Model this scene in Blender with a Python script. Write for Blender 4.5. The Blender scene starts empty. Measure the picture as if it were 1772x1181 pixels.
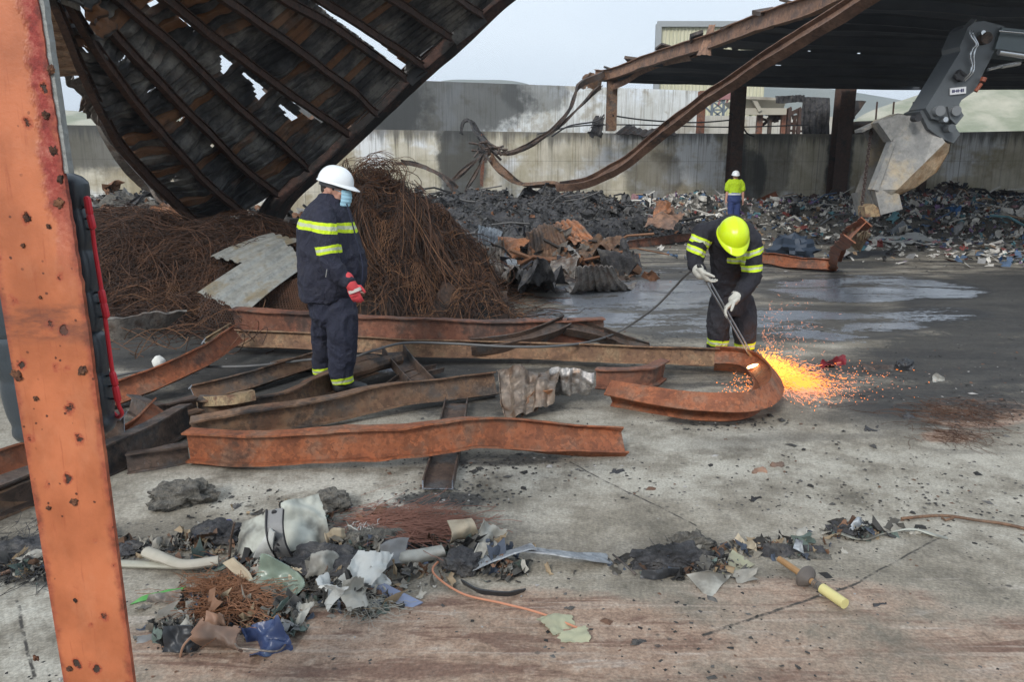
import bpy, math, random
from mathutils import Vector, Matrix, noise, Euler
from math import sin, cos, pi, radians, sqrt, atan2, tan, exp

# ---------------------------------------------------------------- camera
SC = bpy.context.scene
COL = SC.collection
CAMH, PITCH, FPX = 1.75, radians(12.8), 1280.0
cd = bpy.data.cameras.new("camera")
cam = bpy.data.objects.new("camera", cd); COL.objects.link(cam)
cd.sensor_width = 36.0; cd.lens = 36.0 * FPX / 1772.0
cd.clip_start = 0.05; cd.clip_end = 3000
cam.location = (0, 0, CAMH); cam.rotation_euler = (pi / 2 - PITCH, 0, 0)
SC.camera = cam
# ---------------------------------------------------------------- world
SUN_EL, SUN_AZ = radians(34), radians(206)      # azimuth clockwise from +Y
w = bpy.data.worlds.new("World"); SC.world = w; w.use_nodes = True
nt = w.node_tree; nt.nodes.clear()
sky = nt.nodes.new("ShaderNodeTexSky"); sky.sky_type = 'NISHITA'; sky.sun_disc = False
sky.sun_elevation = SUN_EL; sky.sun_rotation = SUN_AZ; sky.air_density = 1.0; sky.dust_density = 5.0; sky.ozone_density = 2.0
tc = nt.nodes.new("ShaderNodeTexCoord")
nz = nt.nodes.new("ShaderNodeTexNoise"); nz.inputs['Scale'].default_value = 1.6; nz.inputs['Detail'].default_value = 5
mp = nt.nodes.new("ShaderNodeMapping"); mp.inputs['Scale'].default_value = (1, 1, 2.5)
nt.links.new(tc.outputs['Generated'], mp.inputs[0]); nt.links.new(mp.outputs[0], nz.inputs['Vector'])
rp = nt.nodes.new("ShaderNodeValToRGB")
rp.color_ramp.elements[0].position = 0.3; rp.color_ramp.elements[0].color = (5.6, 6.5, 7.5, 1)
rp.color_ramp.elements[1].position = 0.72; rp.color_ramp.elements[1].color = (6.9, 7.7, 8.5, 1)
nt.links.new(nz.outputs['Fac'], rp.inputs[0])
mx = nt.nodes.new("ShaderNodeMix"); mx.data_type = 'RGBA'; mx.inputs[0].default_value = 0.86
nt.links.new(sky.outputs[0], mx.inputs[6]); nt.links.new(rp.outputs[0], mx.inputs[7])
bg = nt.nodes.new("ShaderNodeBackground"); bg.inputs[1].default_value = 0.10
ow = nt.nodes.new("ShaderNodeOutputWorld")
nt.links.new(mx.outputs[2], bg.inputs[0]); nt.links.new(bg.outputs[0], ow.inputs[0])
# ---------------------------------------------------------------- sun (overcast)
sl = bpy.data.lights.new("sun", 'SUN'); sl.energy = 1.6; sl.angle = radians(14); sl.color = (1.0, 0.97, 0.92)
so = bpy.data.objects.new("sun", sl); COL.objects.link(so)
sdir = Vector((sin(SUN_AZ) * cos(SUN_EL), cos(SUN_AZ) * cos(SUN_EL), sin(SUN_EL)))
so.rotation_euler = (-sdir).to_track_quat('-Z', 'Y').to_euler()
SC.view_settings.view_transform = 'Standard'; SC.view_settings.look = 'None'
SC.view_settings.exposure = 0.5; SC.view_settings.gamma = 1.0; SC.view_settings.use_curve_mapping = False

# ---------------------------------------------------------------- projection helpers (photo pixels 1772x1181)
CF = Vector((0, cos(PITCH), -sin(PITCH))); CU = Vector((0, sin(PITCH), cos(PITCH))); C0 = Vector((0, 0, CAMH))
def ray(px, py): return CF * FPX + Vector((px - 886.0, 0, 0)) + CU * (590.5 - py)
def W(px, py, z=0.0):
    d = ray(px, py); return C0 + d * ((z - CAMH) / d.z)
def D(px, py, y):
    d = ray(px, py); return C0 + d * (y / d.y)
def proj(p):
    q = Vector(p) - C0; z = q.dot(CF)
    if z < 0.01: return (-9999, -9999)
    return (886 + FPX * q.x / z, 590.5 - FPX * q.dot(CU) / z)
def fbm(p, o=4): return noise.fractal(Vector(p), 1.0, 2.0, o)
def sstep(a, b, x):
    t = max(0.0, min(1.0, (x - a) / (b - a))); return t * t * (3 - 2 * t)
def inpoly(x, y, P):
    c = False; j = len(P) - 1
    for i in range(len(P)):
        xi, yi = P[i]; xj, yj = P[j]
        if (yi > y) != (yj > y) and x < (xj - xi) * (y - yi) / (yj - yi) + xi: c = not c
        j = i
    return c
def cr(pts, n):
    """Catmull-Rom resample of a list of tuples/Vectors (any dimension) to n+1 points."""
    P = [list(p) for p in pts]; k = len(P) - 1; out = []
    for i in range(n + 1):
        t = i / n * k; s = min(int(t), k - 1); f = t - s
        p0 = P[max(s - 1, 0)]; p1 = P[s]; p2 = P[s + 1]; p3 = P[min(s + 2, k)]
        out.append([0.5 * (2 * b + (c - a) * f + (2 * a - 5 * b + 4 * c - d) * f * f + (3 * b - a - 3 * c + d) * f ** 3)
                    for a, b, c, d in zip(p0, p1, p2, p3)])
    return out

# ---------------------------------------------------------------- mesh builder
class MB:
    def __init__(s): s.v = []; s.f = []; s.m = []; s.c = []; s.uv = None
    def add(s, vs, fs, mi=0, col=None):
        o = len(s.v); s.v += [Vector(p) for p in vs]
        for f in fs: s.f.append([o + i for i in f]); s.m.append(mi)
        s.c += [col or (1, 1, 1)] * len(vs)
        return o
    def box(s, c, size, R=None, mi=0, col=None, taper=1.0):
        hx, hy, hz = [a / 2 for a in size]; R = R or Matrix.Identity(3); c = Vector(c); vs = []
        for z in (-1, 1):
            k = taper if z > 0 else 1
            for x, y in ((-1, -1), (1, -1), (1, 1), (-1, 1)): vs.append(c + R @ Vector((x * hx * k, y * hy * k, z * hz)))
        s.add(vs, [(3, 2, 1, 0), (4, 5, 6, 7), (0, 1, 5, 4), (1, 2, 6, 5), (2, 3, 7, 6), (3, 0, 4, 7)], mi, col)
    def bar(s, a, b, wx, wz=None, mi=0, col=None):
        a = Vector(a); b = Vector(b); wz = wz or wx; d = b - a
        q = d.to_track_quat('Y', 'Z').to_matrix()
        s.box((a + b) / 2, (wx, d.length, wz), q, mi, col)
    def loft(s, rings, cap=True, mi=0, col=None, closed=True):
        n = len(rings[0]); vs = [p for r in rings for p in r]; fs = []
        for i in range(len(rings) - 1):
            for j in range(n if closed else n - 1):
                k = (j + 1) % n; fs.append((i * n + j, i * n + k, (i + 1) * n + k, (i + 1) * n + j))
        if cap: fs.append(tuple(range(n - 1, -1, -1))); fs.append(tuple((len(rings) - 1) * n + j for j in range(n)))
        s.add(vs, fs, mi, col)
    def tube(s, path, r, seg=8, mi=0, col=None, flat=1.0, up=(0, 0, 1), round_=False):
        path = [Vector(p) for p in path]; n = len(path); up = Vector(up); rings = []
        rr = r if isinstance(r, (list, tuple)) else [r] * n
        if round_:
            a = (path[0] - path[1]).normalized(); b = (path[-1] - path[-2]).normalized()
            r0, r1 = rr[0], rr[-1]; rr = list(rr)
            path = [path[0] + a * r0, path[0] + a * r0 * .8, path[0] + a * r0 * .4] + path + [path[-1] + b * r1 * .4, path[-1] + b * r1 * .8, path[-1] + b * r1]
            rr = [r0 * .05, r0 * .6, r0 * .92] + rr + [r1 * .92, r1 * .6, r1 * .05]; n = len(path)
        ps = None
        for i in range(n):
            t = (path[min(i + 1, n - 1)] - path[max(i - 1, 0)]).normalized()
            if ps is None: sd = t.cross(up); sd = sd.normalized() if sd.length > 1e-3 else t.orthogonal().normalized()
            else: sd = (ps - t * ps.dot(t)).normalized()
            ps = sd; u = sd.cross(t)
            rings.append([path[i] + sd * cos(2 * pi * j / seg) * rr[i] + u * sin(2 * pi * j / seg) * rr[i] * flat for j in range(seg)])
        s.loft(rings, True, mi, col)
    def ell(s, c, r, seg=16, rings=10, R=None, mi=0, col=None, nz=0.0, ns=3.0, sd=0.0, zmin=-1.0):
        c = Vector(c); R = R or Matrix.Identity(3); rs = []
        if isinstance(r, (int, float)): r = (r, r, r)
        th0 = math.asin(max(-1, zmin)) if zmin > -1 else -pi / 2 + 0.01
        for i in range(rings + 1):
            th = th0 + (pi / 2 - 0.01 - th0) * i / rings; rg = []
            for j in range(seg):
                a = 2 * pi * j / seg; q = Vector((cos(a) * cos(th), sin(a) * cos(th), sin(th)))
                k = 1 + (nz * fbm(q * ns + Vector((sd, sd * 1.7, 0))) if nz else 0)
                rg.append(c + R @ Vector((q.x * r[0] * k, q.y * r[1] * k, q.z * r[2] * k)))
            rs.append(rg)
        s.loft(rs, True, mi, col)
    def grid(s, fn, nu, nv, mi=0, col=None, keep=None, thick=0.0):
        P = [[Vector(fn(i / nu, j / nv)) for i in range(nu + 1)] for j in range(nv + 1)]
        vs = [p for r in P for p in r]; fs = []
        for j in range(nv):
            for i in range(nu):
                a = j * (nu + 1) + i
                if keep and not keep((i + .5) / nu, (j + .5) / nv, (vs[a] + vs[a + nu + 2]) / 2): continue
                fs.append((a, a + 1, a + nu + 2, a + nu + 1))
        if thick:
            N = [Vector((0, 0, 0)) for _ in vs]
            for f in fs:
                n_ = (vs[f[1]] - vs[f[0]]).cross(vs[f[3]] - vs[f[0]])
                for k in f: N[k] += n_
            o = len(vs); vs = vs + [vs[k] - (N[k].normalized() * thick if N[k].length > 0 else Vector()) for k in range(o)]
            ed = {}
            for f in fs:
                for k in range(4):
                    a, b = f[k], f[(k + 1) % 4]; ed[(a, b)] = 1
            fs2 = [tuple(o + k for k in reversed(f)) for f in fs]
            for (a, b) in ed:
                if (b, a) not in ed: fs2.append((b, a, o + a, o + b))
            fs = fs + fs2
        s.add(vs, fs, mi, col)
    def build(s, name, mats, parent=None, label=None, cat=None, group=None, kind=None, smooth=35, origin=None):
        if not isinstance(mats, (list, tuple)): mats = [mats]
        if parent is not None: org = Vector(parent.location) if not parent.parent else Vector(parent['worg'])
        elif origin is not None: org = Vector(origin)
        elif kind == 'structure': org = Vector((0, 0, 0))
        else:
            xs = [p.x for p in s.v]; ys = [p.y for p in s.v]; zs = [p.z for p in s.v]
            org = Vector(((min(xs) + max(xs)) / 2, (min(ys) + max(ys)) / 2, min(zs)))
        me = bpy.data.meshes.new(name)
        me.from_pydata([p - org for p in s.v], [], s.f)
        me.polygons.foreach_set('material_index', s.m)
        for m in mats: me.materials.append(m)
        if any(c != (1, 1, 1) for c in s.c):
            at = me.color_attributes.new('Col', 'FLOAT_COLOR', 'POINT')
            buf = []
            for c in s.c: buf += [c[0], c[1], c[2], 1.0]
            at.data.foreach_set('color', buf)
        me.validate(); me.update()
        if smooth:
            me.polygons.foreach_set('use_smooth', [True] * len(me.polygons))
            if smooth < 180: me.set_sharp_from_angle(angle=radians(smooth))
        o = bpy.data.objects.new(name, me); COL.objects.link(o)
        if parent is None: o.location = org
        else: o.parent = parent; o['worg'] = list(org)
        tag(o, label, cat, group, kind)
        return o
def tag(o, label=None, cat=None, group=None, kind=None):
    if label: o['label'] = label
    if cat: o['category'] = cat
    if group: o['group'] = group
    if kind: o['kind'] = kind
    return o
def thing(name, loc, label, cat, group=None):
    o = bpy.data.objects.new(name, None); COL.objects.link(o); o.location = Vector(loc)
    o.empty_display_size = 0.1
    return tag(o, label, cat, group)

def iprof(h, w, tf=0.012, tw=0.008):
    a = w / 2; b = h / 2; c = tw / 2; d = b - tf
    return [(-a, -b), (a, -b), (a, -d), (c, -d), (c, d), (a, d), (a, b), (-a, b), (-a, d), (-c, d), (-c, -d), (-a, -d)]
def cprof(h, w, t=0.006):
    b = h / 2
    return [(0, -b), (w, -b), (w, -b + t), (t, -b + t), (t, b - t), (w, b - t), (w, b), (0, b)]
def rprof(h, w): return [(-w / 2, -h / 2), (w / 2, -h / 2), (w / 2, h / 2), (-w / 2, h / 2)]
def sweep(mb, prof, pts, n=40, twist=0.0, up=(0, 0, 1), crum=0.0, cs=3.0, mi=0, capmi=None, sd=0.0):
    """pts world points (3) ; twist deg or list of deg along the path"""
    P = [Vector(p) for p in cr(pts, n)]; upv = Vector(up)
    tw = [t[0] for t in cr([(x,) for x in twist], n)] if isinstance(twist, (list, tuple)) else [twist] * (n + 1)
    rings = []
    for i, p in enumerate(P):
        t = (P[min(i + 1, n)] - P[max(i - 1, 0)]).normalized(); sdv = t.cross(upv).normalized(); u = sdv.cross(t)
        a = radians(tw[i]); s2 = sdv * cos(a) + u * sin(a); u2 = -sdv * sin(a) + u * cos(a); rg = []
        for (x, y) in prof:
            q = p + s2 * x + u2 * y
            if crum: q = q + noise.noise_vector((q + Vector((sd, sd, sd))) * cs) * crum + noise.noise_vector((q + Vector((sd, 0, sd))) * cs * 3.1) * crum * .35
            rg.append(q)
        rings.append(rg)
    m = len(prof); vs = [q for r in rings for q in r]; fs = []
    for i in range(n):
        for j in range(m):
            k = (j + 1) % m; fs.append((i * m + j, i * m + k, (i + 1) * m + k, (i + 1) * m + j))
    mb.add(vs, fs, mi)
    o = len(mb.v) - len(vs)
    for e, base in ((0, o), (1, o + n * m)):
        ids = [base + j for j in range(m)]
        if m == 12: qs = [(0, 1, 2, 11), (11, 2, 3, 10), (10, 3, 4, 9), (9, 4, 5, 8), (8, 5, 6, 7)]
        elif m == 8: qs = [(0, 1, 2, 3), (0, 3, 4, 7), (7, 4, 5, 6)]
        else: qs = [tuple(range(m))]
        for q in qs:
            f = [ids[k] for k in q]
            mb.f.append(f if e else f[::-1]); mb.m.append(mi if capmi is None else capmi)

def quad(mb, c, nu=40, nv=20, ribs=0, amp=0.02, nz=0.0, ns=3.0, sd=0.0, bend=0.0, ragged=0.0, mi=0, thick=0.0, fold=0.0, keep=None, col=None, trap=True):
    """bent / corrugated sheet through 4 world corners c=[p00,p10,p11,p01]; ribs run along v"""
    c = [Vector(p) for p in c]
    nrm = (c[1] - c[0]).cross(c[3] - c[0]).normalized()
    def fn(u, v):
        p = (c[0] * (1 - u) + c[1] * u) * (1 - v) + (c[3] * (1 - u) + c[2] * u) * v
        h = bend * 4 * v * (1 - v)
        if ribs:
            q = sin(2 * pi * ribs * u); h += amp * (max(-.6, min(.6, q * 1.4)) if trap else q)
        if nz: h += nz * fbm(p * ns + Vector((sd, sd * 2, sd * 3)), 3)
        if fold: h += fold * abs(noise.noise(p * ns * .8 + Vector((sd * 5, 0, 0))))
        p = p + nrm * h
        if nz: p = p + noise.noise_vector(p * ns * .7 + Vector((sd, 7, 1))) * nz * .6
        return p
    def kp(u, v, p):
        if keep and not keep(u, v, p): return False
        if ragged:
            e = min(u, 1 - u, v, 1 - v)
            return e > ragged * (0.5 + 1.1 * noise.noise(Vector((u * 7 + sd, v * 7, sd * 3))))
        return True
    mb.grid(fn, nu, nv, mi, col, kp if (ragged or keep) else None, thick)
# ---------------------------------------------------------------- materials
class NG:
    def __init__(s, name, rough=0.8, metal=0.0):
        s.mat = bpy.data.materials.new(name); s.mat.use_nodes = True; s.t = s.mat.node_tree; s.N = s.t.nodes
        s.b = s.N['Principled BSDF']; s.b.inputs['Roughness'].default_value = rough; s.b.inputs['Metallic'].default_value = metal
        g = s.N.new('ShaderNodeNewGeometry'); s.pos = g.outputs['Position']; s.geo = g
    def L(s, a, b): s.t.links.new(a, b)
    def setv(s, sock, v):
        if hasattr(v, 'is_linked') or hasattr(v, 'links'): s.L(v, sock)
        else:
            if isinstance(v, tuple) and len(v) == 3 and sock.type == 'RGBA': v = v + (1,)
            sock.default_value = v
    def map(s, scale=(1, 1, 1), loc=(0, 0, 0), rot=(0, 0, 0), vec=None):
        n = s.N.new('ShaderNodeMapping'); n.inputs['Scale'].default_value = scale; n.inputs['Location'].default_value = loc; n.inputs['Rotation'].default_value = rot
        s.L(vec or s.pos, n.inputs[0]); return n.outputs[0]
    def noise(s, scale, detail=4, rough=0.55, vec=None, dist=0.0):
        n = s.N.new('ShaderNodeTexNoise'); n.inputs['Scale'].default_value = scale; n.inputs['Detail'].default_value = detail
        n.inputs['Roughness'].default_value = rough; n.inputs['Distortion'].default_value = dist
        s.L(vec or s.pos, n.inputs['Vector']); return n.outputs['Fac']
    def vor(s, scale, vec=None, feature='F1', out='Distance'):
        n = s.N.new('ShaderNodeTexVoronoi'); n.feature = feature; n.inputs['Scale'].default_value = scale
        s.L(vec or s.pos, n.inputs['Vector']); return n.outputs[out]
    def m(s, op, a, b=0.5, c=None, clamp=False):
        n = s.N.new('ShaderNodeMath'); n.operation = op; n.use_clamp = clamp
        s.setv(n.inputs[0], a); s.setv(n.inputs[1], b)
        if c is not None: s.setv(n.inputs[2], c)
        return n.outputs[0]
    def step(s, v, a, b):
        n = s.N.new('ShaderNodeMapRange'); n.interpolation_type = 'SMOOTHSTEP'
        s.setv(n.inputs['Value'], v); n.inputs['From Min'].default_value = a; n.inputs['From Max'].default_value = b
        return n.outputs['Result']
    def mix(s, f, a, b, mode='MIX'):
        n = s.N.new('ShaderNodeMix'); n.data_type = 'RGBA'; n.blend_type = mode
        s.setv(n.inputs[0], f); s.setv(n.inputs[6], a); s.setv(n.inputs[7], b); return n.outputs[2]
    def ramp(s, f, els):
        n = s.N.new('ShaderNodeValToRGB'); r = n.color_ramp
        while len(r.elements) < len(els): r.elements.new(0.5)
        for e, (p, c) in zip(r.elements, els): e.position = p; e.color = tuple(c) + (1,)
        s.L(f, n.inputs[0]); return n.outputs[0]
    def attr(s, name, out='Color'):
        n = s.N.new('ShaderNodeAttribute'); n.attribute_name = name; return n.outputs[out]
    def sep(s, v):
        n = s.N.new('ShaderNodeSeparateXYZ'); s.L(v, n.inputs[0]); return n.outputs
    def obj(s):
        n = s.N.new('ShaderNodeTexCoord'); return n.outputs['Object']
    def col(s, c): s.setv(s.b.inputs['Base Color'], c)
    def rough(s, c): s.setv(s.b.inputs['Roughness'], c)
    def bump(s, h, strength=0.4, dist=0.02):
        n = s.N.new('ShaderNodeBump'); n.inputs['Strength'].default_value = strength; n.inputs['Distance'].default_value = dist
        s.L(h, n.inputs['Height']); s.L(n.outputs[0], s.b.inputs['Normal'])
    def ball(s, c, r):
        """0 at centre .. 1 at radius r (ellipsoid)"""
        n = s.N.new('ShaderNodeMapping'); n.vector_type = 'TEXTURE'; n.inputs['Location'].default_value = c; n.inputs['Scale'].default_value = r
        s.L(s.pos, n.inputs[0]); l = s.N.new('ShaderNodeVectorMath'); l.operation = 'LENGTH'; s.L(n.outputs[0], l.inputs[0]); return l.outputs['Value']

def steel(name, c1, c2, c3, scale=6, rough=0.75, soot=(0.02, 0.018, 0.017), sootamt=0.5, metal=0.0, bs=0.35, streak=(1, 1, 1), flk=.5):
    g = NG(name, rough, metal); v = g.map(streak)
    a = g.noise(scale, 6, .62, v); b = g.noise(scale * 5.3, 5, .65, v); d = g.noise(scale * .45, 5, .6, g.map(streak, (3, 5, 1)))
    c = g.ramp(a, [(.34, c1), (.5, c2), (.64, c3)])
    c = g.mix(g.m('MULTIPLY', g.step(b, .45, .75), .55), c, tuple(x * .42 for x in c2))
    c = g.mix(g.m('MULTIPLY', g.step(b, .34, .26), .5), c, tuple(min(.8, x * 1.5 + .03) for x in c3))
    fl = g.N.new('ShaderNodeTexVoronoi'); fl.inputs['Scale'].default_value = scale * 3.2; g.L(g.map((1, 1, 1), vec=v), fl.inputs['Vector'])
    wv = g.N.new('ShaderNodeVectorMath'); wv.operation = 'ADD'; sc_ = g.N.new('ShaderNodeVectorMath'); sc_.operation = 'SCALE'; nzc = g.N.new('ShaderNodeTexNoise'); nzc.inputs['Scale'].default_value = scale * 4; nzc.inputs['Detail'].default_value = 3
    g.L(v, nzc.inputs['Vector']); g.L(nzc.outputs['Color'], sc_.inputs[0]); sc_.inputs['Scale'].default_value = .45 / scale * 3; g.L(v, wv.inputs[0]); g.L(sc_.outputs[0], wv.inputs[1]); g.L(wv.outputs[0], fl.inputs['Vector'])
    flv = g.sep(fl.outputs['Color'])[0]
    c = g.mix(flk, c, g.ramp(flv, [(.0, (.42, .40, .40)), (.5, (.95, .95, .95)), (1, (1.6, 1.5, 1.4))]), 'MULTIPLY')
    c = g.mix(g.step(g.m('ADD', d, g.m('MULTIPLY', g.m('SUBTRACT', b, .5), .25)), 1 - sootamt - .10, 1 - sootamt + .06), c, soot)
    g.col(c); g.rough(g.m('ADD', rough - .15, g.m('MULTIPLY', b, .3)))
    g.bump(g.m('ADD', g.m('MULTIPLY', a, 1.5), b), bs, .012); return g.mat
M = {}
M['rust_orange'] = steel('rust_orange', (.19, .060, .026), (.27, .088, .036), (.20, .105, .065), 5, .7, sootamt=.33, soot=(.07, .034, .022))
M['rust_red'] = steel('rust_red', (.16, .060, .036), (.21, .09, .055), (.11, .075, .06), 4, .7, sootamt=.4, soot=(.06, .035, .028))
M['rust_brown'] = steel('rust_brown', (.12, .06, .035), (.17, .10, .06), (.09, .075, .065), 4, .75, sootamt=.38, soot=(.03, .024, .022))
M['rust_dark'] = steel('rust_dark', (.055, .036, .028), (.09, .06, .045), (.075, .072, .072), 5, .7, sootamt=.4, soot=(.015, .014, .015))
M['rust_tan'] = steel('rust_tan', (.20, .13, .075), (.32, .24, .14), (.16, .08, .05), 7, .75, sootamt=.3, soot=(.06, .04, .03))
M['cut'] = steel('cut_edge_steel', (.30, .33, .38), (.42, .46, .52), (.2, .22, .26), 12, .45, metal=.3, sootamt=.3, soot=(.05, .05, .06))
M['purlin'] = steel('burnt_purlin', (.045, .024, .018), (.075, .038, .026), (.05, .035, .03), 5, .7, sootamt=.35, soot=(.012, .01, .01))
M['fascia'] = steel('rusted_fascia', (.20, .115, .075), (.27, .155, .10), (.15, .10, .08), 2.5, .7, sootamt=.22, soot=(.06, .045, .04))
M['galv'] = steel('dull_galvanised', (.26, .26, .24), (.38, .38, .35), (.30, .25, .17), 3, .5, metal=.35, flk=.12, sootamt=.25, soot=(.1, .09, .07))
M['galvdark'] = steel('sooty_galvanised', (.14, .13, .12), (.22, .20, .18), (.12, .08, .06), 5, .55, metal=.25, sootamt=.35, soot=(.03, .027, .025))
M['galvblue'] = steel('blue_grey_galvanised', (.26, .29, .32), (.34, .37, .40), (.16, .17, .19), 5, .5, metal=.3, sootamt=.25, soot=(.07, .07, .08))
M['rustsheet'] = steel('rusty_sheet', (.30, .12, .05), (.26, .13, .07), (.17, .12, .09), 3, .7, sootamt=.3, soot=(.08, .05, .035))
M['orangesheet'] = steel('orange_rusty_sheet', (.42, .17, .07), (.36, .16, .08), (.2, .13, .09), 4, .7, sootamt=.15, soot=(.1, .06, .04))
M['char'] = steel('charred_matter', (.03, .03, .033), (.055, .055, .06), (.09, .085, .08), 9, .85, sootamt=.4, soot=(.012, .012, .013), bs=.8)
M['ash'] = steel('grey_ash_clump', (.10, .095, .085), (.16, .15, .13), (.07, .066, .06), 16, .95, sootamt=.35, soot=(.03, .03, .028), bs=1.0)
M['wire'] = steel('rusty_wire', (.060, .028, .016), (.11, .05, .026), (.035, .02, .014), 1.6, .8, sootamt=.35, soot=(.04, .024, .018), bs=.1)
M['wiredark'] = steel('dark_rusty_wire', (.06, .028, .018), (.09, .042, .024), (.04, .025, .02), 2, .8, sootamt=.4, soot=(.018, .012, .01), bs=.1)

def plain(name, c, rough=.6, var=.25, scale=12, metal=0., bump=.2, dirt=None, da=.4):
    g = NG(name, rough, metal); a = g.noise(scale, 5, .6); b = g.noise(scale * .3, 4)
    k = g.mix(a, tuple(x * (1 - var) for x in c), tuple(min(1, x * (1 + var)) for x in c))
    if dirt: k = g.mix(g.step(b, 1 - da - .08, 1 - da + .1), k, dirt)
    g.col(k); g.bump(a, bump, .01); return g.mat
M['white_bag'] = plain('dirty_white_plastic', (.50, .51, .49), .5, .18, 10, dirt=(.20, .18, .14), da=.46)
M['pale_panel'] = plain('pale_scorched_board', (.42, .43, .38), .7, .25, 14, dirt=(.13, .12, .10), da=.5)
M['beige'] = plain('scorched_beige', (.42, .35, .25), .7, .25, 14, dirt=(.20, .15, .10), da=.4)
M['hide'] = plain('brown_scorched_hide', (.30, .17, .11), .6, .3, 10, dirt=(.12, .08, .06), da=.45)
M['grey_plastic'] = plain('grey_scorched_plastic', (.20, .20, .20), .55, .3, 12, dirt=(.08, .08, .08))
M['grey_light'] = plain('light_grey_film', (.36, .35, .31), .6, .3, 18, dirt=(.14, .13, .11), da=.45)
M['black_plastic'] = plain('black_scorched_plastic', (.03, .032, .036), .45, .3, 12)
M['blue_film'] = plain('blue_printed_film', (.035, .055, .13), .35, .5, 14, dirt=(.16, .24, .34), da=.4)
M['blue_pale'] = plain('pale_blue_strip', (.20, .24, .36), .5, .25, 10, dirt=(.3, .26, .22), da=.3)
M['green_strip'] = plain('bright_green_strip', (.06, .26, .05), .5, .15, 10)
M['green_film'] = plain('green_grey_bottle_film', (.20, .25, .20), .3, .4, 16, dirt=(.42, .40, .33), da=.45)
M['leaf'] = plain('yellow_green_scrap', (.34, .34, .23), .7, .2, 12, dirt=(.20, .18, .13), da=.45)
M['copper'] = plain('orange_copper_cable', (.50, .22, .13), .5, .2, 20)
M['yellow_handle'] = plain('pale_yellow_handle', (.62, .55, .24), .45, .1, 20)
M['brass'] = plain('worn_bronze_rod', (.38, .22, .10), .5, .3, 40, .3)
M['red_rag'] = plain('dark_red_rag', (.20, .012, .02), .6, .4, 15, dirt=(.03, .01, .012), da=.4)
M['hose'] = plain('grey_rubber_hose', (.10, .10, .10), .45, .15, 20)
M['white_chalk'] = plain('white_lump', (.66, .66, .62), .9, .12, 20)
M['rubber'] = plain('black_rubber', (.025, .025, .028), .55, .2, 30)
M['red_plastic'] = plain('red_plastic_pipe', (.55, .02, .035), .35, .12, 12)
M['case'] = plain('blue_black_blow_moulded_plastic', (.034, .045, .056), .34, .25, 26, dirt=(.07, .08, .09), da=.3)
M['exc_grey'] = plain('dark_grey_machine_paint', (.10, .112, .122), .36, .15, 5, dirt=(.15, .145, .13), da=.3)
M['exc_light'] = plain('mid_grey_machine_paint', (.17, .18, .19), .35, .1, 4)
M['chrome'] = plain('bright_steel', (.55, .56, .57), .22, .05, 10, .9, 0.02)
M['exc_boom'] = plain('green_grey_machine_paint', (.10, .13, .14), .3, .1, 5)
M['chain'] = plain('rusty_black_chain', (.05, .03, .025), .6, .4, 20)
M['helmet_white'] = plain('white_helmet_shell', (.80, .83, .85), .3, .03, 5, 0, .02)
M['helmet_yellow'] = plain('fluorescent_yellow_helmet_shell', (.62, .80, .01), .3, .05, 5, 0, .02)
M['mask'] = plain('pale_blue_surgical_mask', (.38, .64, .78), .8, .06, 30)
M['hair'] = plain('short_dark_hair', (.03, .024, .02), .8, .3, 60)
M['glove_red'] = plain('red_work_glove', (.60, .06, .07), .75, .2, 30)
M['glove_red_palm'] = plain('pale_glove_trim', (.55, .50, .46), .8, .1, 30)
M['glove_grey'] = plain('off_white_leather_glove', (.50, .49, .44), .8, .18, 30, dirt=(.3, .28, .24), da=.3)
M['liner'] = plain('grey_jacket_liner', (.13, .13, .17), .85, .15, 20)
M['boot'] = plain('dusty_black_boot', (.05, .052, .055), .6, .3, 20, dirt=(.16, .155, .14), da=.4)
M['navy_trousers'] = plain('navy_trousers', (.022, .026, .052), .85, .25, 18, bump=.4)
M['blue_trousers'] = plain('blue_work_trousers', (.03, .05, .16), .85, .2, 8)
def skinmat():
    g = NG('skin', .5); a = g.noise(14, 4); g.col(g.mix(a, (.48, .24, .17), (.60, .34, .26)))
    g.b.inputs['Subsurface Weight'].default_value = .08; return g.mat
M['skin'] = skinmat()
def glow(name, c, s):
    g = NG(name); g.b.inputs['Emission Color'].default_value = c + (1,); g.b.inputs['Emission Strength'].default_value = s; g.col((.1, .04, .02)); return g.mat
M['spark'] = glow('spark_orange', (1.0, .25, .03), 2.1); M['spark2'] = glow('spark_yellow', (1.0, .38, .045), 2.5)
M['spark3'] = glow('spark_dim', (.9, .35, .2), 1.0); M['hot'] = glow('hot_metal', (1, .6, .28), 9)

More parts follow.
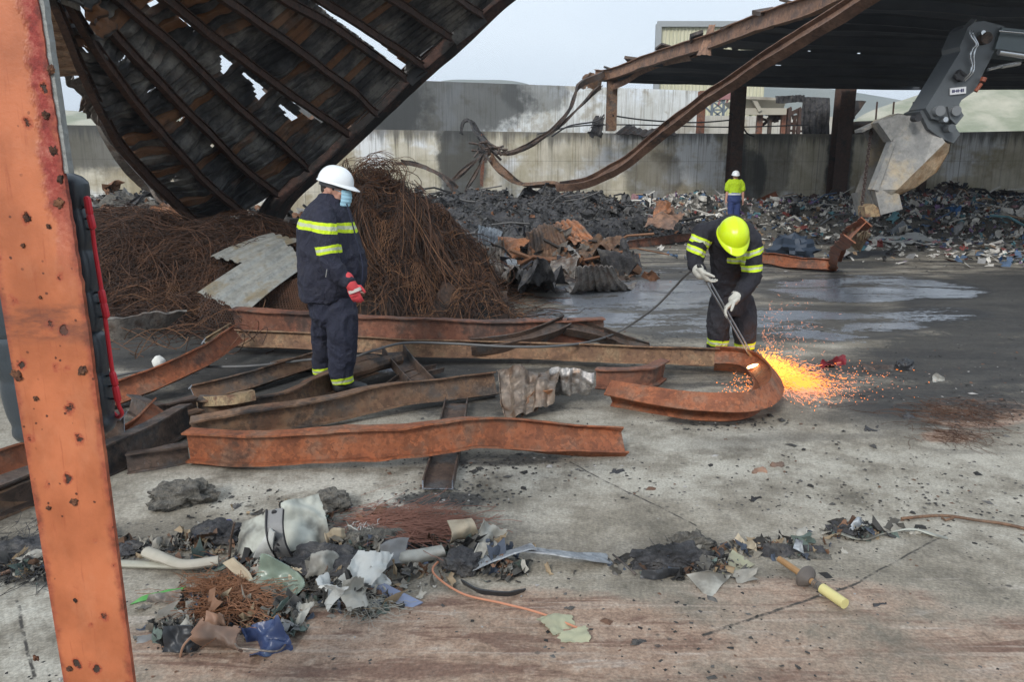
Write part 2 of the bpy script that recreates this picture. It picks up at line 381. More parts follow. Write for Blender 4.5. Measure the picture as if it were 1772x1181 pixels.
def bands(name, base, planes, rough=.85, sleeve=None, reach_soft=True):
    """fabric with reflective yellow-silver-yellow bands: planes=[(point, normal, halfwidth, reach)] in object space"""
    g = NG(name, rough); P = g.obj()
    a = g.noise(16, 5); c = g.mix(a, tuple(x * .65 for x in base), tuple(x * 1.1 for x in base))
    h = g.noise(9, 3); tot = None; wob = g.m('MULTIPLY', g.m('SUBTRACT', g.noise(7, 2), .5), .03)
    em = None
    for (p, n, hw, reach) in planes:
        n = Vector(n).normalized()
        s1 = g.N.new('ShaderNodeVectorMath'); s1.operation = 'SUBTRACT'; g.L(P, s1.inputs[0]); s1.inputs[1].default_value = p
        dt = g.N.new('ShaderNodeVectorMath'); dt.operation = 'DOT_PRODUCT'; g.L(s1.outputs[0], dt.inputs[0]); dt.inputs[1].default_value = n
        ln = g.N.new('ShaderNodeVectorMath'); ln.operation = 'LENGTH'; g.L(s1.outputs[0], ln.inputs[0])
        ad = g.m('ABSOLUTE', g.m('ADD', dt.outputs['Value'], wob), 0)
        ok = g.m('MULTIPLY', g.m('LESS_THAN', ad, hw), g.m('LESS_THAN', ln.outputs['Value'], reach))
        inn = g.m('LESS_THAN', ad, hw * .36)
        c = g.mix(ok, c, g.mix(inn, (.60, .80, .02), (.55, .60, .40)))
    c = g.mix(g.m('MULTIPLY', g.step(g.noise(6, 5, .7), .5, .75), .22), c, (.08, .072, .06))
    g.col(c); g.bump(g.m('ADD', g.m('MULTIPLY', g.noise(11, 4, .55, g.map((1, 1, .7), vec=P), .8), 2.2), g.m('MULTIPLY', g.noise(120, 2), .15)), .8, .022); return g.mat

# --- orange tapered column paint
def colpaint():
    g = NG('orange_flaking_paint', .42); z = g.map((1, 1, .8))
    a = g.noise(7, 5, .6, z); c = g.mix(g.step(a, .3, .7), (.38, .112, .045), (.56, .175, .075)); c = g.mix(g.m('MULTIPLY', g.step(g.noise(4, 6, .7, g.map((1.5, 1, .8), (2, 2, 2))), .5, .7), .22), c, (.66, .30, .17))
    # local u across the flange is stored in the colour attribute (r=u, g=v)
    A = g.sep(g.attr('Col')); u = A[0]; v = A[1]
    edge = g.step(g.m('ADD', g.m('MULTIPLY', g.m('SUBTRACT', 1.0, u), 1.0), g.m('MULTIPLY', g.m('SUBTRACT', g.noise(9, 5, .7, g.map((1, 1, .6))), .5), .5)), .27, .16)
    flake = g.m('MULTIPLY', edge, g.step(v, .46, .24))
    c = g.mix(flake, c, g.ramp(g.noise(22, 6, .75), [(.3, (.10, .012, .010)), (.48, (.30, .04, .03)), (.6, (.42, .12, .085)), (.72, (.52, .26, .2))]))
    drip = g.noise(5, 5, .7, g.map((14, 14, .9))); c = g.mix(g.m('MULTIPLY', g.step(drip, .56, .7), .42), c, (.30, .055, .024))
    e2 = g.step(g.m('ADD', g.m('MINIMUM', u, g.m('SUBTRACT', 1.0, u)), g.m('MULTIPLY', g.noise(11, 5, .7), .30)), .25, .15)
    c = g.mix(g.m('MULTIPLY', e2, .8), c, g.ramp(g.noise(26, 5, .7), [(.35, (.09, .02, .014)), (.5, (.28, .06, .035)), (.65, (.40, .12, .06))]))
    n2 = g.noise(30, 4, .7); sp = g.m('ADD', g.vor(17, g.map((1, 1, .8))), g.m('MULTIPLY', g.m('SUBTRACT', g.noise(55, 4, .7), .5), .45))
    rsel = g.noise(4.0, 3, .5, g.map((1, 1, 1), (9, 2, 4)))
    spot = g.m('MULTIPLY', g.step(g.m('ADD', sp, g.m('MULTIPLY', n2, .22)), .27, .2), g.step(rsel, .40, .48))
    ring = g.m('MULTIPLY', g.step(g.m('ADD', sp, g.m('MULTIPLY', n2, .22)), .38, .27), g.step(rsel, .40, .48))
    c = g.mix(g.m('MULTIPLY', ring, .8), c, (.36, .07, .03)); c = g.mix(spot, c, (.045, .026, .018))
    s3 = g.m('ADD', g.vor(38), g.m('MULTIPLY', g.m('SUBTRACT', g.noise(90, 3, .7), .5), .3)); c = g.mix(g.m('MULTIPLY', g.step(s3, .14, .09), g.step(g.noise(6, 2), .5, .6)), c, (.10, .028, .016))
    sm = g.m('MULTIPLY', g.step(g.m('ABSOLUTE', g.m('SUBTRACT', v, .474), 0), .042, .012), g.step(g.noise(9, 6, .7, g.map((1, 1, 3), rot=(0, .15, 0))), .38, .62))
    c = g.mix(g.m('MULTIPLY', sm, .75), c, (.13, .05, .035))
    g.col(c); g.bump(g.m('ADD', g.m('MULTIPLY', spot, -1.2), g.m('ADD', g.m('MULTIPLY', n2, .25), g.m('MULTIPLY', flake, g.noise(34, 6, .7)))), .9, .006)
    g.rough(g.m('ADD', .38, g.m('MULTIPLY', g.m('MAXIMUM', ring, flake), .35))); return g.mat
M['column'] = colpaint()

# --- walls
def wallmat(name, base, alt, soots, streaky=1.0, jx=1.25, jz=.0, top=None, topdark=.9, white=None):
    g = NG(name, .85); a = g.noise(.7, 6, .65); c = g.mix(g.step(a, .38, .62), base, alt)
    v = g.noise(1.0, 6, .7, g.map((5.5, 1, .22))); v2 = g.noise(1.0, 5, .7, g.map((16, 1, .5), (3, 0, 1)))
    if white: c = g.mix(g.m('MULTIPLY', g.step(g.noise(.45, 5, .6, g.map((1, 1, 1.4), (4, 2, 8))), .5, .62), .8), c, white)
    c = g.mix(g.m('MULTIPLY', g.step(v, .5, .68), .55 * streaky), c, tuple(x * .32 for x in base))
    c = g.mix(g.m('MULTIPLY', g.step(v2, .5, .68), .5 * streaky), c, (.17, .11, .06)); c = g.mix(g.m('MULTIPLY', g.step(g.noise(.8, 5, .65, g.map((1, 1, 1), (9, 9, 2))), .5, .64), .55), c, (.26, .20, .11))
    P = g.sep(g.pos)
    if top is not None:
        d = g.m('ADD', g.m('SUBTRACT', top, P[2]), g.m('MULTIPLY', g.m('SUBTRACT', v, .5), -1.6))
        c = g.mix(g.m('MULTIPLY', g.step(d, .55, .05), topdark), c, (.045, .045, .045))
    for (cc, rr, ss) in soots:
        d = g.m('ADD', g.ball(cc, rr), g.m('MULTIPLY', g.m('SUBTRACT', g.noise(1.5, 6, .65), .5), .8))
        c = g.mix(g.m('MULTIPLY', g.step(d, 1.15, .85), ss), c, (.05, .053, .053))
    fx = g.m('ABSOLUTE', g.m('SUBTRACT', g.m('FRACT', g.m('DIVIDE', P[0], jx), 0), .5), 0)
    c = g.mix(g.m('MULTIPLY', g.step(fx, .492, .498), .5), c, (.06, .055, .05))
    if jz:
        fz = g.m('ABSOLUTE', g.m('SUBTRACT', g.m('FRACT', g.m('DIVIDE', P[2], jz), 0), .5), 0)
        c = g.mix(g.m('MULTIPLY', g.step(fz, .488, .497), .4), c, (.06, .055, .05))
    g.col(c); g.bump(g.noise(8, 5), .2, .02); return g.mat
def simplecor(name, c1, c2, sc=(1, 1, 1), s=3, rough=.7):
    g = NG(name, rough); a = g.noise(s, 6, .65, g.map(sc)); g.col(g.mix(g.step(a, .35, .65), c1, c2)); g.bump(a, .2, .02); return g.mat
def scrapmat(name, rough=.8):
    g = NG(name, rough); a = g.noise(30, 3); b = g.noise(4, 4)
    g.col(g.mix(g.m('MULTIPLY', g.step(b, .5, .75), .35), g.mix(1.0, g.attr('Col'), g.ramp(a, [(.3, (.7, .7, .7)), (.7, (1, 1, 1))]), 'MULTIPLY'), (.03, .028, .026)))
    return g.mat
M['scrap'] = scrapmat('mixed_scraps')
M['rust_mix'] = steel('rust_brown_tan', (.14, .075, .045), (.22, .125, .07), (.25, .17, .10), 5, .75, sootamt=.38, soot=(.05, .033, .026))
M['wirecol'] = scrapmat('rusty_wires', .85)
def roofsheet():
    g = NG('burnt_roof_sheet', .6); A = g.attr('Col')
    s = g.sep(A)   # r = along purlin (rib phase), g = along rafter, b = strip id
    n1 = g.noise(1.0, 6, .65, g.map((1.4, 1.4, 1.4))); fine = g.noise(9, 6, .7); n2 = g.noise(1.8, 5, .6, g.map((1, 1, 1), (7, 3, 1)))
    c = g.ramp(n1, [(.38, (.016, .017, .020)), (.5, (.075, .073, .072)), (.62, (.21, .20, .18))])
    pan = g.N.new('ShaderNodeTexWhiteNoise'); pan.noise_dimensions = '2D'
    cmb = g.N.new('ShaderNodeCombineXYZ'); g.L(g.m('FLOOR', g.m('MULTIPLY', s[0], 38.0), 0), cmb.inputs[0]); g.L(g.m('FLOOR', g.m('MULTIPLY', s[2], 10.0), 0), cmb.inputs[1]); g.L(cmb.outputs[0], pan.inputs['Vector'])
    c = g.mix(g.m('MULTIPLY', g.step(g.m('ADD', pan.outputs['Value'], g.m('MULTIPLY', n2, .5)), 1.0, 1.15), .75), c, g.mix(fine, (.16, .055, .018), (.30, .14, .05)))
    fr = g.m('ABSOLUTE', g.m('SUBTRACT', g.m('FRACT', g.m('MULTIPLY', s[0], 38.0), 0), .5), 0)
    c = g.mix(g.m('MULTIPLY', g.step(fr, .36, .47), .85), c, (.008, .008, .009))  # dark line along every rib, rib shading put into the colour
    g.setv(g.b.inputs['Base Color'], g.mix(g.m('MULTIPLY', g.step(fine, .5, .7), .6), c, (.012, .012, .014)))
    g.bump(fine, .4, .02); return g.mat
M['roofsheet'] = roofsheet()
# --- ground
def groundmat():
    g = NG('scorched_concrete', .85)
    A = g.sep(g.attr('Col')); soot, wet, rust = A[0], A[1], A[2]
    B = g.sep(g.attr('Col2')); pale = B[0]; mid = B[1]
    big = g.noise(.55, 6, .6); med = g.noise(2.2, 7, .68); fine = g.noise(14, 7, .72); grit = g.noise(70, 4, .7)
    c = g.ramp(med, [(.32, (.135, .12, .095)), (.46, (.24, .212, .168)), (.62, (.385, .352, .292))])
    c = g.mix(g.m('MULTIPLY', g.step(fine, .5, .72), .5), c, (.15, .138, .12))
    c = g.mix(g.m('MULTIPLY', pale, g.step(med, .35, .6)), c, (.47, .45, .39))
    # dark far field
    st = g.noise(1.0, 6, .68, g.map((.7, 2.6, 1), (3, 1, 0), (0, 0, .12)), .4)
    c = g.mix(g.m('MULTIPLY', mid, g.step(g.m('ADD', st, g.m('MULTIPLY', g.m('SUBTRACT', fine, .5), .5)), .60, .40)), c, (.055, .050, .046))
    # rust dust
    rm = g.step(g.m('ADD', rust, g.m('MULTIPLY', g.m('SUBTRACT', med, .5), 1.3)), .35, .8)
    rc = g.ramp(fine, [(.3, (.17, .10, .07)), (.5, (.31, .20, .14)), (.7, (.44, .345, .27))])
    c = g.mix(g.m('MULTIPLY', rm, .82), c, rc)
    sw = g.noise(1.5, 6, .7, g.map((1.0, 6.0, 1), (2, 2, 0), (0, 0, .35)), .6)
    c = g.mix(g.m('MULTIPLY', g.m('MULTIPLY', rm, g.step(sw, .5, .6)), .75), c, (.13, .07, .052)); tr = g.noise(1.0, 4, .6, g.map((.5, 15, 1), (0, 0, 0), (0, 0, .24)))
    c = g.mix(g.m('MULTIPLY', g.m('MULTIPLY', g.step(rust, .25, .6), g.step(tr, .56, .66)), .6), c, (.40, .33, .27))
    c = g.mix(g.m('MULTIPLY', g.m('MULTIPLY', g.step(sw, .44, .3), .5), g.step(rust, .0, .3)), c, (.47, .42, .37))
    # soot
    sm = g.step(g.m('ADD', g.m('ADD', soot, g.m('MULTIPLY', g.m('SUBTRACT', med, .5), 1.2)), g.m('MULTIPLY', g.m('SUBTRACT', fine, .5), 1.0)), .35, .75)
    c = g.mix(g.m('MULTIPLY', sm, .9), c, g.mix(fine, (.012, .012, .014), (.06, .058, .055)))
    # specks of soot everywhere
    sp = g.vor(9, g.map((1, 1.2, 1))); sel = g.noise(1.3, 3, .6, g.map((1, 1, 1), (5, 1, 0)))
    k = g.m('MULTIPLY', g.step(g.m('ADD', sp, g.m('MULTIPLY', fine, .25)), .27, .2), g.step(sel, .48, .6))
    c = g.mix(g.m('MULTIPLY', k, .8), c, (.045, .042, .04))
    # grit
    c = g.mix(.35, c, g.ramp(grit, [(.34, (.1, .1, .1)), (.5, (.5, .5, .5)), (.66, (.95, .95, .95))]), 'OVERLAY')
    f3 = g.noise(34, 6, .75, g.map((1, 1.6, 1))); c = g.mix(g.m('MULTIPLY', g.step(f3, .57, .68), .28), c, (.075, .068, .058))
    # joints in the slab
    for (pa, pb, wd) in [((985, 800), (1205, 912), .006), ((1215, 1100), (1480, 1012), .007), ((1480, 1012), (1640, 925), .005), ((60, 1181), (30, 1040), .006)]:
        a = W(*pa); b = W(*pb); n = Vector((-(b - a).y, (b - a).x, 0)).normalized(); t = (b - a).normalized(); L_ = (b - a).length
        s1 = g.N.new('ShaderNodeVectorMath'); s1.operation = 'SUBTRACT'; g.L(g.pos, s1.inputs[0]); s1.inputs[1].default_value = a
        d1 = g.N.new('ShaderNodeVectorMath'); d1.operation = 'DOT_PRODUCT'; g.L(s1.outputs[0], d1.inputs[0]); d1.inputs[1].default_value = n
        d2 = g.N.new('ShaderNodeVectorMath'); d2.operation = 'DOT_PRODUCT'; g.L(s1.outputs[0], d2.inputs[0]); d2.inputs[1].default_value = t
        dd = g.m('ABSOLUTE', g.m('ADD', d1.outputs['Value'], g.m('MULTIPLY', g.m('SUBTRACT', med, .5), .05)), 0)
        inside = g.m('LESS_THAN', g.m('ABSOLUTE', g.m('SUBTRACT', d2.outputs['Value'], L_ / 2), 0), L_ / 2)
        c = g.mix(g.m('MULTIPLY', g.m('MULTIPLY', g.step(dd, wd * 1.6, wd * .4), inside), g.step(fine, .62, .45)), c, (.05, .045, .04))
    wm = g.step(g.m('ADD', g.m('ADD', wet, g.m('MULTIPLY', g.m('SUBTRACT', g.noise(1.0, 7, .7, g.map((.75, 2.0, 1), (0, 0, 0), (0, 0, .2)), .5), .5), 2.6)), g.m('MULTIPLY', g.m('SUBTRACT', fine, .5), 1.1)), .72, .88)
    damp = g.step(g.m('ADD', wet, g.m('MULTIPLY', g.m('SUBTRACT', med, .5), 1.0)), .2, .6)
    c = g.mix(g.m('MULTIPLY', damp, .7), c, (.04, .04, .041)); c = g.mix(g.m('MULTIPLY', wm, .85), c, g.mix(fine, (.18, .20, .23), (.36, .39, .44)))  # pale blue-grey on the wet patches paints the sky's reflection into the colour
    g.col(c); g.rough(g.m('SUBTRACT', g.m('SUBTRACT', .88, g.m('MULTIPLY', damp, .25)), g.m('MULTIPLY', wm, .50)))
    g.setv(g.b.inputs['Specular IOR Level'], g.m('ADD', .4, g.m('MULTIPLY', wm, .6)))
    h = g.m('ADD', g.m('MULTIPLY', med, 1.2), g.m('ADD', g.m('MULTIPLY', fine, .7), g.m('MULTIPLY', grit, .2)))
    g.bump(g.m('MULTIPLY', h, g.m('SUBTRACT', 1.0, g.m('MULTIPLY', wm, .75))), .42, .025); return g.mat
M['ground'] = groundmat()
# ================================================================ GROUND
def ell2(px, py, L):
    s = 0.0
    for (cx, cy, rx, ry, k) in L:
        d = ((px - cx) / rx) ** 2 + ((py - cy) / ry) ** 2
        if d < 4: s = max(s, k * (1 - sstep(.35, 1.6, d)))
    return s
SOOT = [(1690, 620, 240, 55, .75), (1720, 530, 170, 60, 1.0), (1640, 690, 200, 45, .7), (1480, 640, 130, 30, .5), (60, 970, 130, 50, .75), (250, 930, 120, 35, .5), (560, 645, 330, 60, .9), (820, 690, 200, 40, .6), (350, 740, 160, 30, .7),
        (1560, 640, 150, 14, .8), (860, 795, 150, 14, .62), (770, 865, 90, 16, .8), (1230, 728, 90, 10, .85), (300, 720, 200, 60, .6), (960, 690, 120, 25, .45),
        (1180, 655, 160, 20, .5), (1060, 610, 200, 18, .6), (450, 800, 220, 18, .35), (620, 930, 330, 60, .45), (1260, 960, 190, 30, .4), (340, 1090, 120, 40, .35),
        (1500, 925, 110, 14, .4), (300, 600, 260, 45, .8), (1000, 500, 60, 20, .6), (1100, 585, 260, 12, .5), (1500, 585, 150, 12, .4), (860, 470, 150, 50, .5),
        (1480, 458, 90, 8, .7), (740, 600, 500, 25, .5), (900, 560, 60, 12, .5), (1400, 740, 250, 10, .3), (1300, 400, 500, 30, .45), (860, 830, 200, 12, .25)]
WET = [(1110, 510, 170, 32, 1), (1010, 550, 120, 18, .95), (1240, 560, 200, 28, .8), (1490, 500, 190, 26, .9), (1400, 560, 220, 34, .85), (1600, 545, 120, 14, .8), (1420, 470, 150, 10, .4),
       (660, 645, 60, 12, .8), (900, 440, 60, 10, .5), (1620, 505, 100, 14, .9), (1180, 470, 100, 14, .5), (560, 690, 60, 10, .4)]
RUST = [(1690, 715, 110, 28, .95), (1645, 755, 60, 14, .8), (1020, 870, 120, 14, .25), (1330, 900, 160, 14, .3), (560, 1120, 380, 75, .9), (900, 1110, 420, 95, .8), (1380, 1060, 330, 70, .6), (1560, 1010, 200, 40, .3), (230, 1060, 60, 60, .35)]
PALE = [(1550, 830, 330, 60, .35), (1180, 800, 240, 60, .5), (500, 850, 260, 40, .75), (760, 830, 260, 30, .55), (60, 1080, 120, 100, .8), (1650, 900, 200, 60, .3), (1000, 760, 160, 24, .5), (640, 650, 90, 14, .5)]
MIDL = [(620, 655, 480, 70, .95), (1150, 650, 260, 45, .85), (1610, 670, 260, 80, .95), (90, 960, 180, 70, .7), (1500, 770, 300, 30, .45), (860, 800, 260, 30, .4), (600, 960, 420, 70, .55), (1260, 965, 260, 40, .45)]
def build_ground():
    mb = MB(); xs = []; ys = []
    nx, ny = 300, 330
    for i in range(nx + 1):
        t = (i / nx * 2 - 1); xs.append(9.0 * t + 22 * t ** 3 + 700 * t ** 31)
    for j in range(ny + 1):
        t = j / ny; ys.append(1.2 + 9 * t + 25 * t ** 3 + 650 * t ** 60)
    ys = [-300, -60, -8, -1, 0.4] + ys
    vs = []; c1 = []; c2 = []
    for y in ys:
        for x in xs:
            z = 0.012 * fbm((x * .8, y * .8, 0), 3) if 0 < y < 30 and abs(x) < 25 else 0
            p = (x, y, z); vs.append(p); px, py = proj(p)
            if px < -900 or y < .5: px, py = (0, 1300)
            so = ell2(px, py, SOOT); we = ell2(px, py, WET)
            ru = max(ell2(px, py, RUST), .62 * sstep(930, 1120, py)) * (1 - .5 * (1 - sstep(80, 260, px)))
            pa = ell2(px, py, PALE); mid = max((1 - sstep(450, 660, py)) * .95, ell2(px, py, MIDL))
            if px > 1500: mid = max(mid, .8 * (1 - sstep(560, 720, py)))
            so = max(so, .8 * (1 - sstep(375, 450, py))) if px < 1350 else max(so, .35 * (1 - sstep(400, 470, py)))
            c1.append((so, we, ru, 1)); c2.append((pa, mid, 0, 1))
    n = len(xs); fs = [(j * n + i, j * n + i + 1, (j + 1) * n + i + 1, (j + 1) * n + i) for j in range(len(ys) - 1) for i in range(n - 1)]
    me = bpy.data.meshes.new('ground'); me.from_pydata(vs, [], fs)
    for nm, cc in (('Col', c1), ('Col2', c2)):
        at = me.color_attributes.new(nm, 'FLOAT_COLOR', 'POINT'); at.data.foreach_set('color', [k for q in cc for k in q])
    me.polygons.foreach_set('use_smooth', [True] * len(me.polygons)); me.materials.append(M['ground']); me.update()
    o = bpy.data.objects.new('ground', me); COL.objects.link(o); o['kind'] = 'structure'
build_ground()

# soot crumbs and small stones lying on the slab
def crumbs():
    rnd = random.Random(5); mb = MB()
    spots = [(870, 800, 200, 25), (770, 860, 110, 25), (1230, 730, 120, 14), (1690, 650, 200, 70), (1600, 860, 200, 60), (1240, 850, 300, 70), (400, 850, 220, 60), (100, 960, 150, 40), (620, 950, 350, 90),
             (1500, 1000, 260, 90), (1100, 600, 300, 40), (600, 660, 250, 40), (1560, 640, 160, 25), (1500, 460, 280, 40), (1690, 715, 110, 35), (1000, 470, 200, 60)]
    for i in range(5200):
        if rnd.random() < .75: cx, cy, rx, ry = rnd.choice(spots); px = rnd.gauss(cx, rx * .6); py = rnd.gauss(cy, ry * .6)
        else: px = rnd.uniform(0, 1772); py = rnd.uniform(430, 1181)
        if py < 400 or py > 1300: continue
        p = W(px, py, 0); s = rnd.uniform(.0015, .0055) * (1 + p.y * .12) * (1 if rnd.random() < .96 else 2.6)
        g = rnd.choice([.02, .03, .045, .07, .12]) if rnd.random() < .95 else .4
        c = (g, g * .95, g * .9) if rnd.random() < .93 else (.15, .08, .05)
        R = Euler((0, 0, rnd.uniform(0, 6.3))).to_matrix()
        vs = [p + R @ Vector((a * s * rnd.uniform(.5, 2), b * s * rnd.uniform(.5, 1.5), z * s * rnd.uniform(.2, .8))) for a, b, z in ((-1, -1, 0), (1, -1, 0), (1, 1, 0), (-1, 1, 0), (0, 0, 1.3))]
        mb.add(vs, [(0, 1, 4), (1, 2, 4), (2, 3, 4), (3, 0, 4)], 0, c)
    mb.build('soot_crumbs', M['scrap'], label='black soot crumbs and grit strewn over the concrete slab', cat='grit', kind='stuff', smooth=0)
crumbs()

# ================================================================ HILLS
def hill(pts, depth, name, mat, base=-2):
    mb = MB(); P = cr(pts, 90); rows = []
    for k in range(14):
        v = k / 13; row = []
        for (px, py) in P:
            top = D(px, py, depth); x = top.x * (1 + v * .0); y = depth - (1 - v) * depth * .3
            z = base + (top.z - base) * (v ** .8) + fbm((x * .06, y * .06, 3)) * 1.6 * v * (1 - v) * 4 * depth / 120
            row.append(Vector((x * (y / depth) ** .0, y, z)))
        rows.append(row)
    back = [p + Vector((0, depth * .3, base - p.z)) for p in rows[-1]]; rows.append(back)
    mb.loft(rows, False, closed=False); mb.build(name, mat, kind='structure', smooth=180)
def haze():
    mb = MB(); mb.box((0, 180, 30), (1500, 1020, 66)); g = NG('haze_air'); g.N.remove(g.b)
    pv = g.N.new('ShaderNodeVolumePrincipled'); pv.inputs['Color'].default_value = (.88, .93, 1, 1); pv.inputs['Density'].default_value = .0008; pv.inputs['Anisotropy'].default_value = .2
    g.L(pv.outputs[0], g.N['Material Output'].inputs['Volume']); o = mb.build('haze', g.mat, label='thin pale haze in the air over the yard', cat='haze', kind='stuff', smooth=0)
haze()
hm = simplecor('hazy_hillside_scrub', (.22, .24, .16), (.44, .42, .33), (1, .6, 1.6), .16)
hill([(1380, 260), (1450, 232), (1500, 195), (1600, 160), (1700, 120), (1900, 90), (2300, 60)], 130, 'hill', hm)
hill([(-500, 120), (-200, 160), (60, 186), (130, 192), (220, 200), (420, 215), (600, 260)], 150, 'hill', hm)
hill([(520, 240), (700, 170), (760, 141), (830, 138), (900, 142), (1000, 170), (1150, 160), (1400, 150), (1700, 200)], 420, 'hill', simplecor('distant_misty_ridge', (.13, .15, .13), (.19, .20, .17), (1, 1, 1), .02))

# ================================================================ WALLS
def wallrun(name, pts, z1, mat, label, cat, thick=.25, z0=0.0, lip=0.0):
    """pts = world (x,y) polyline of the front face; one closed prism per run, mitred"""
    n = len(pts); mb = MB(); fr = []; bk = []
    for i, (x, y) in enumerate(pts):
        a = Vector(pts[max(i - 1, 0)]); b = Vector(pts[min(i + 1, n - 1)]); t = (b - a).normalized(); nn = Vector((-t.y, t.x))
        fr.append((x, y)); bk.append((x + nn.x * thick, y + nn.y * thick))
    rings = [[Vector((*fr[i], z0)), Vector((*fr[i], z1)), Vector((*bk[i], z1)), Vector((*bk[i], z0))] for i in range(n)]
    mb.loft(rings, True); return mb.build(name, mat, label=label, cat=cat, smooth=0)
ZT = 3.27
def wx(px, d): return ((px - 886) / 1280 * d / .9752 * .9752, d)
# world x for pixel column at depth d, height z
def XY(px, d, z=2.5):
    q = D(px, 300, d); zc = (Vector((0, d, z)) - C0).dot(CF); return ((px - 886) / FPX * zc, d)
lw = [XY(-350, 23), XY(60, 24.6), XY(1060, 29.9), XY(1500, 30.6), XY(1990, 26.6)]
def at(px, d, z): x, y = XY(px, d, z); return (x, y, z)
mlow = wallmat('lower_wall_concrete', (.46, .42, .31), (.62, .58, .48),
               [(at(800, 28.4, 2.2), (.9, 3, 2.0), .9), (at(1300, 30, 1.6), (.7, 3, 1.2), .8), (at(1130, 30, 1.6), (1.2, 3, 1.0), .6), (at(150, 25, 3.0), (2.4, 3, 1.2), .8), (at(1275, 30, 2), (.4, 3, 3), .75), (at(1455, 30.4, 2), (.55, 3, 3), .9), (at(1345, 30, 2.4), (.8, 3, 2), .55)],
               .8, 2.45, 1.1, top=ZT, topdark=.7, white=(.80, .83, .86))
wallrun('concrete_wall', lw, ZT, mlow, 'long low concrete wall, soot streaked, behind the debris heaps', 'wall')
uw = [XY(520, 33.6), XY(1206, 39.4)]
mup = wallmat('upper_wall_concrete', (.60, .61, .58), (.72, .74, .73), [(at(760, 35, 5.0), (4.6, 4, 1.75), .85), (at(600, 34, 4.5), (3.6, 4, 2.6), .88), (at(930, 36, 5.4), (1.6, 4, .9), .6)], .9, 2.2, top=None, white=(.80, .85, .90))
wallrun('panel_wall', uw, 5.83, mup, 'taller pale concrete wall with a wide black soot stain, behind the low wall', 'wall')
wallrun('boundary_wall', [XY(1200, 41), XY(1300, 41.5), XY(1440, 42)], 4.75, wallmat('boundary_wall_concrete', (.5, .48, .42), (.56, .54, .49), [], .5, 1.6), 'short pale wall with brown stain beyond the columns', 'wall')

# ================================================================ BEIGE BUILDING
T = thing('corrugated_building', D(1215, 300, 60) * 1, 'pale yellow corrugated factory block behind the rusted roof edge', 'building'); T.location.z = 0
mb = MB(); x0 = D(1141, 60, 60).x; x1 = D(1330, 60, 60).x; zt = D(1141, 50, 60).z; zt2 = D(1265, 42, 60).z
n = 120; rings = []
for i in range(n + 1):
    u = i / n; x = x0 + (x1 - x0) * u; z = zt2; yy = 60 + (.07 if (i % 4) < 2 else 0)
    rings.append([Vector((x, yy, 0)), Vector((x, yy, z)), Vector((x, 61, z)), Vector((x, 61, 0))])
mb.loft(rings); mb.build('wall', simplecor('yellowish_cladding', (.50, .49, .34), (.60, .58, .44), (3, 1, .3), 1.2), T, smooth=0)
mb = MB(); mb.box(((x0 + x1) / 2, 59.9, zt2), (x1 - x0 + .4, .35, .4)); mb.box((x0 - .1, 59.9, zt2 / 2), (.4, .4, zt2)); mb.box(((x0 + x1) / 2, 59.85, zt - 3.2), (x1 - x0, .12, .12))
mb.build('trim', plain('grey_trim', (.30, .32, .33)), T, smooth=0)

# ================================================================ RIGHT WAREHOUSE (roof, edge beam, columns)
T = thing('burnt_warehouse', (9, 26, 0), 'open burnt warehouse with sagging black roof and rusted edge beam', 'warehouse')
edge = [D(1030, 130, 28.6), D(1056, 129, 28), D(1136, 100, 24.5), D(1237, 68, 20.5), D(1330, 34, 17.3), D(1400, 10, 15.6), D(1490, -30, 13.8), D(1640, -110, 11.4)]
E = [Vector(p) for p in cr(edge, 60)]
holes = [[(1250, 84), (1266, 82), (1264, 94), (1253, 95)], [(1278, 86), (1312, 87), (1300, 99), (1281, 98)], [(1338, 112), (1350, 113), (1346, 117)], [(1362, 88), (1378, 86), (1376, 98), (1366, 96)], [(1392, 86), (1402, 86), (1400, 90)], [(1484, 91), (1489, 91), (1488, 95), (1484, 95)], [(1580, 138), (1592, 139), (1590, 144), (1581, 143)]]
mb = MB()
def rf(u, v):
    k = v * 60; i = min(int(k), 59); a = E[i].lerp(E[i + 1], k - i) + Vector((0, 0, .02))
    b = D(2500, 150, 31 - v * 18); b.z = 5.0 - .05 * v
    p = a.lerp(b, u ** 1.3); p.z += .05 * sin(v * 120) + .12 * fbm((p.x * .35, p.y * .35, 1)) * min(1, u * 8) - .25 * sin(pi * min(1, u * 1.5)) * (1 - v) * .6
    return p
def kh(u, v, p):
    x, y = proj(p); return not any(inpoly(x, y, h) for h in holes)
mb.grid(rf, 260, 240, keep=kh)
g = NG('black_sooty_roof_underside', .75); a = g.noise(.8, 6, .65, g.map((.5, 2.2, 1))); g.col(g.ramp(a, [(.35, (.045, .053, .068)), (.55, (.072, .083, .10)), (.75, (.10, .093, .087))])); M['rooft'] = g.mat
mb.build('roof_sheet', M['rooft'], T, smooth=180)
for k in range(9):
    v = .06 + k * .105; a = rf(0.004, v); pts = [rf(u, v) + Vector((0, 0, -.16)) for u in (.01, .1, .2, .35, .5, .75, 1)]
    mb = MB(); sweep(mb, cprof(.2, .07), pts, 24, 0, crum=.02); mb.build('purlin', M['rooft'], T)
mb = MB(); sweep(mb, iprof(.36, .22, .02, .02), [p + Vector((0, 0, 0)) for p in edge], 60, 0, crum=.035, cs=.9); mb.build('edge_beam', M['fascia'], T)
mb = MB(); sweep(mb, iprof(.22, .16, .02, .02), [D(1060, 150, 27.9), D(1085, 140, 27.4), D(1110, 124, 26.6), D(1150, 108, 25), D(1200, 97, 22.6)], 20, 60); mb.build('haunch', M['fascia'], T)
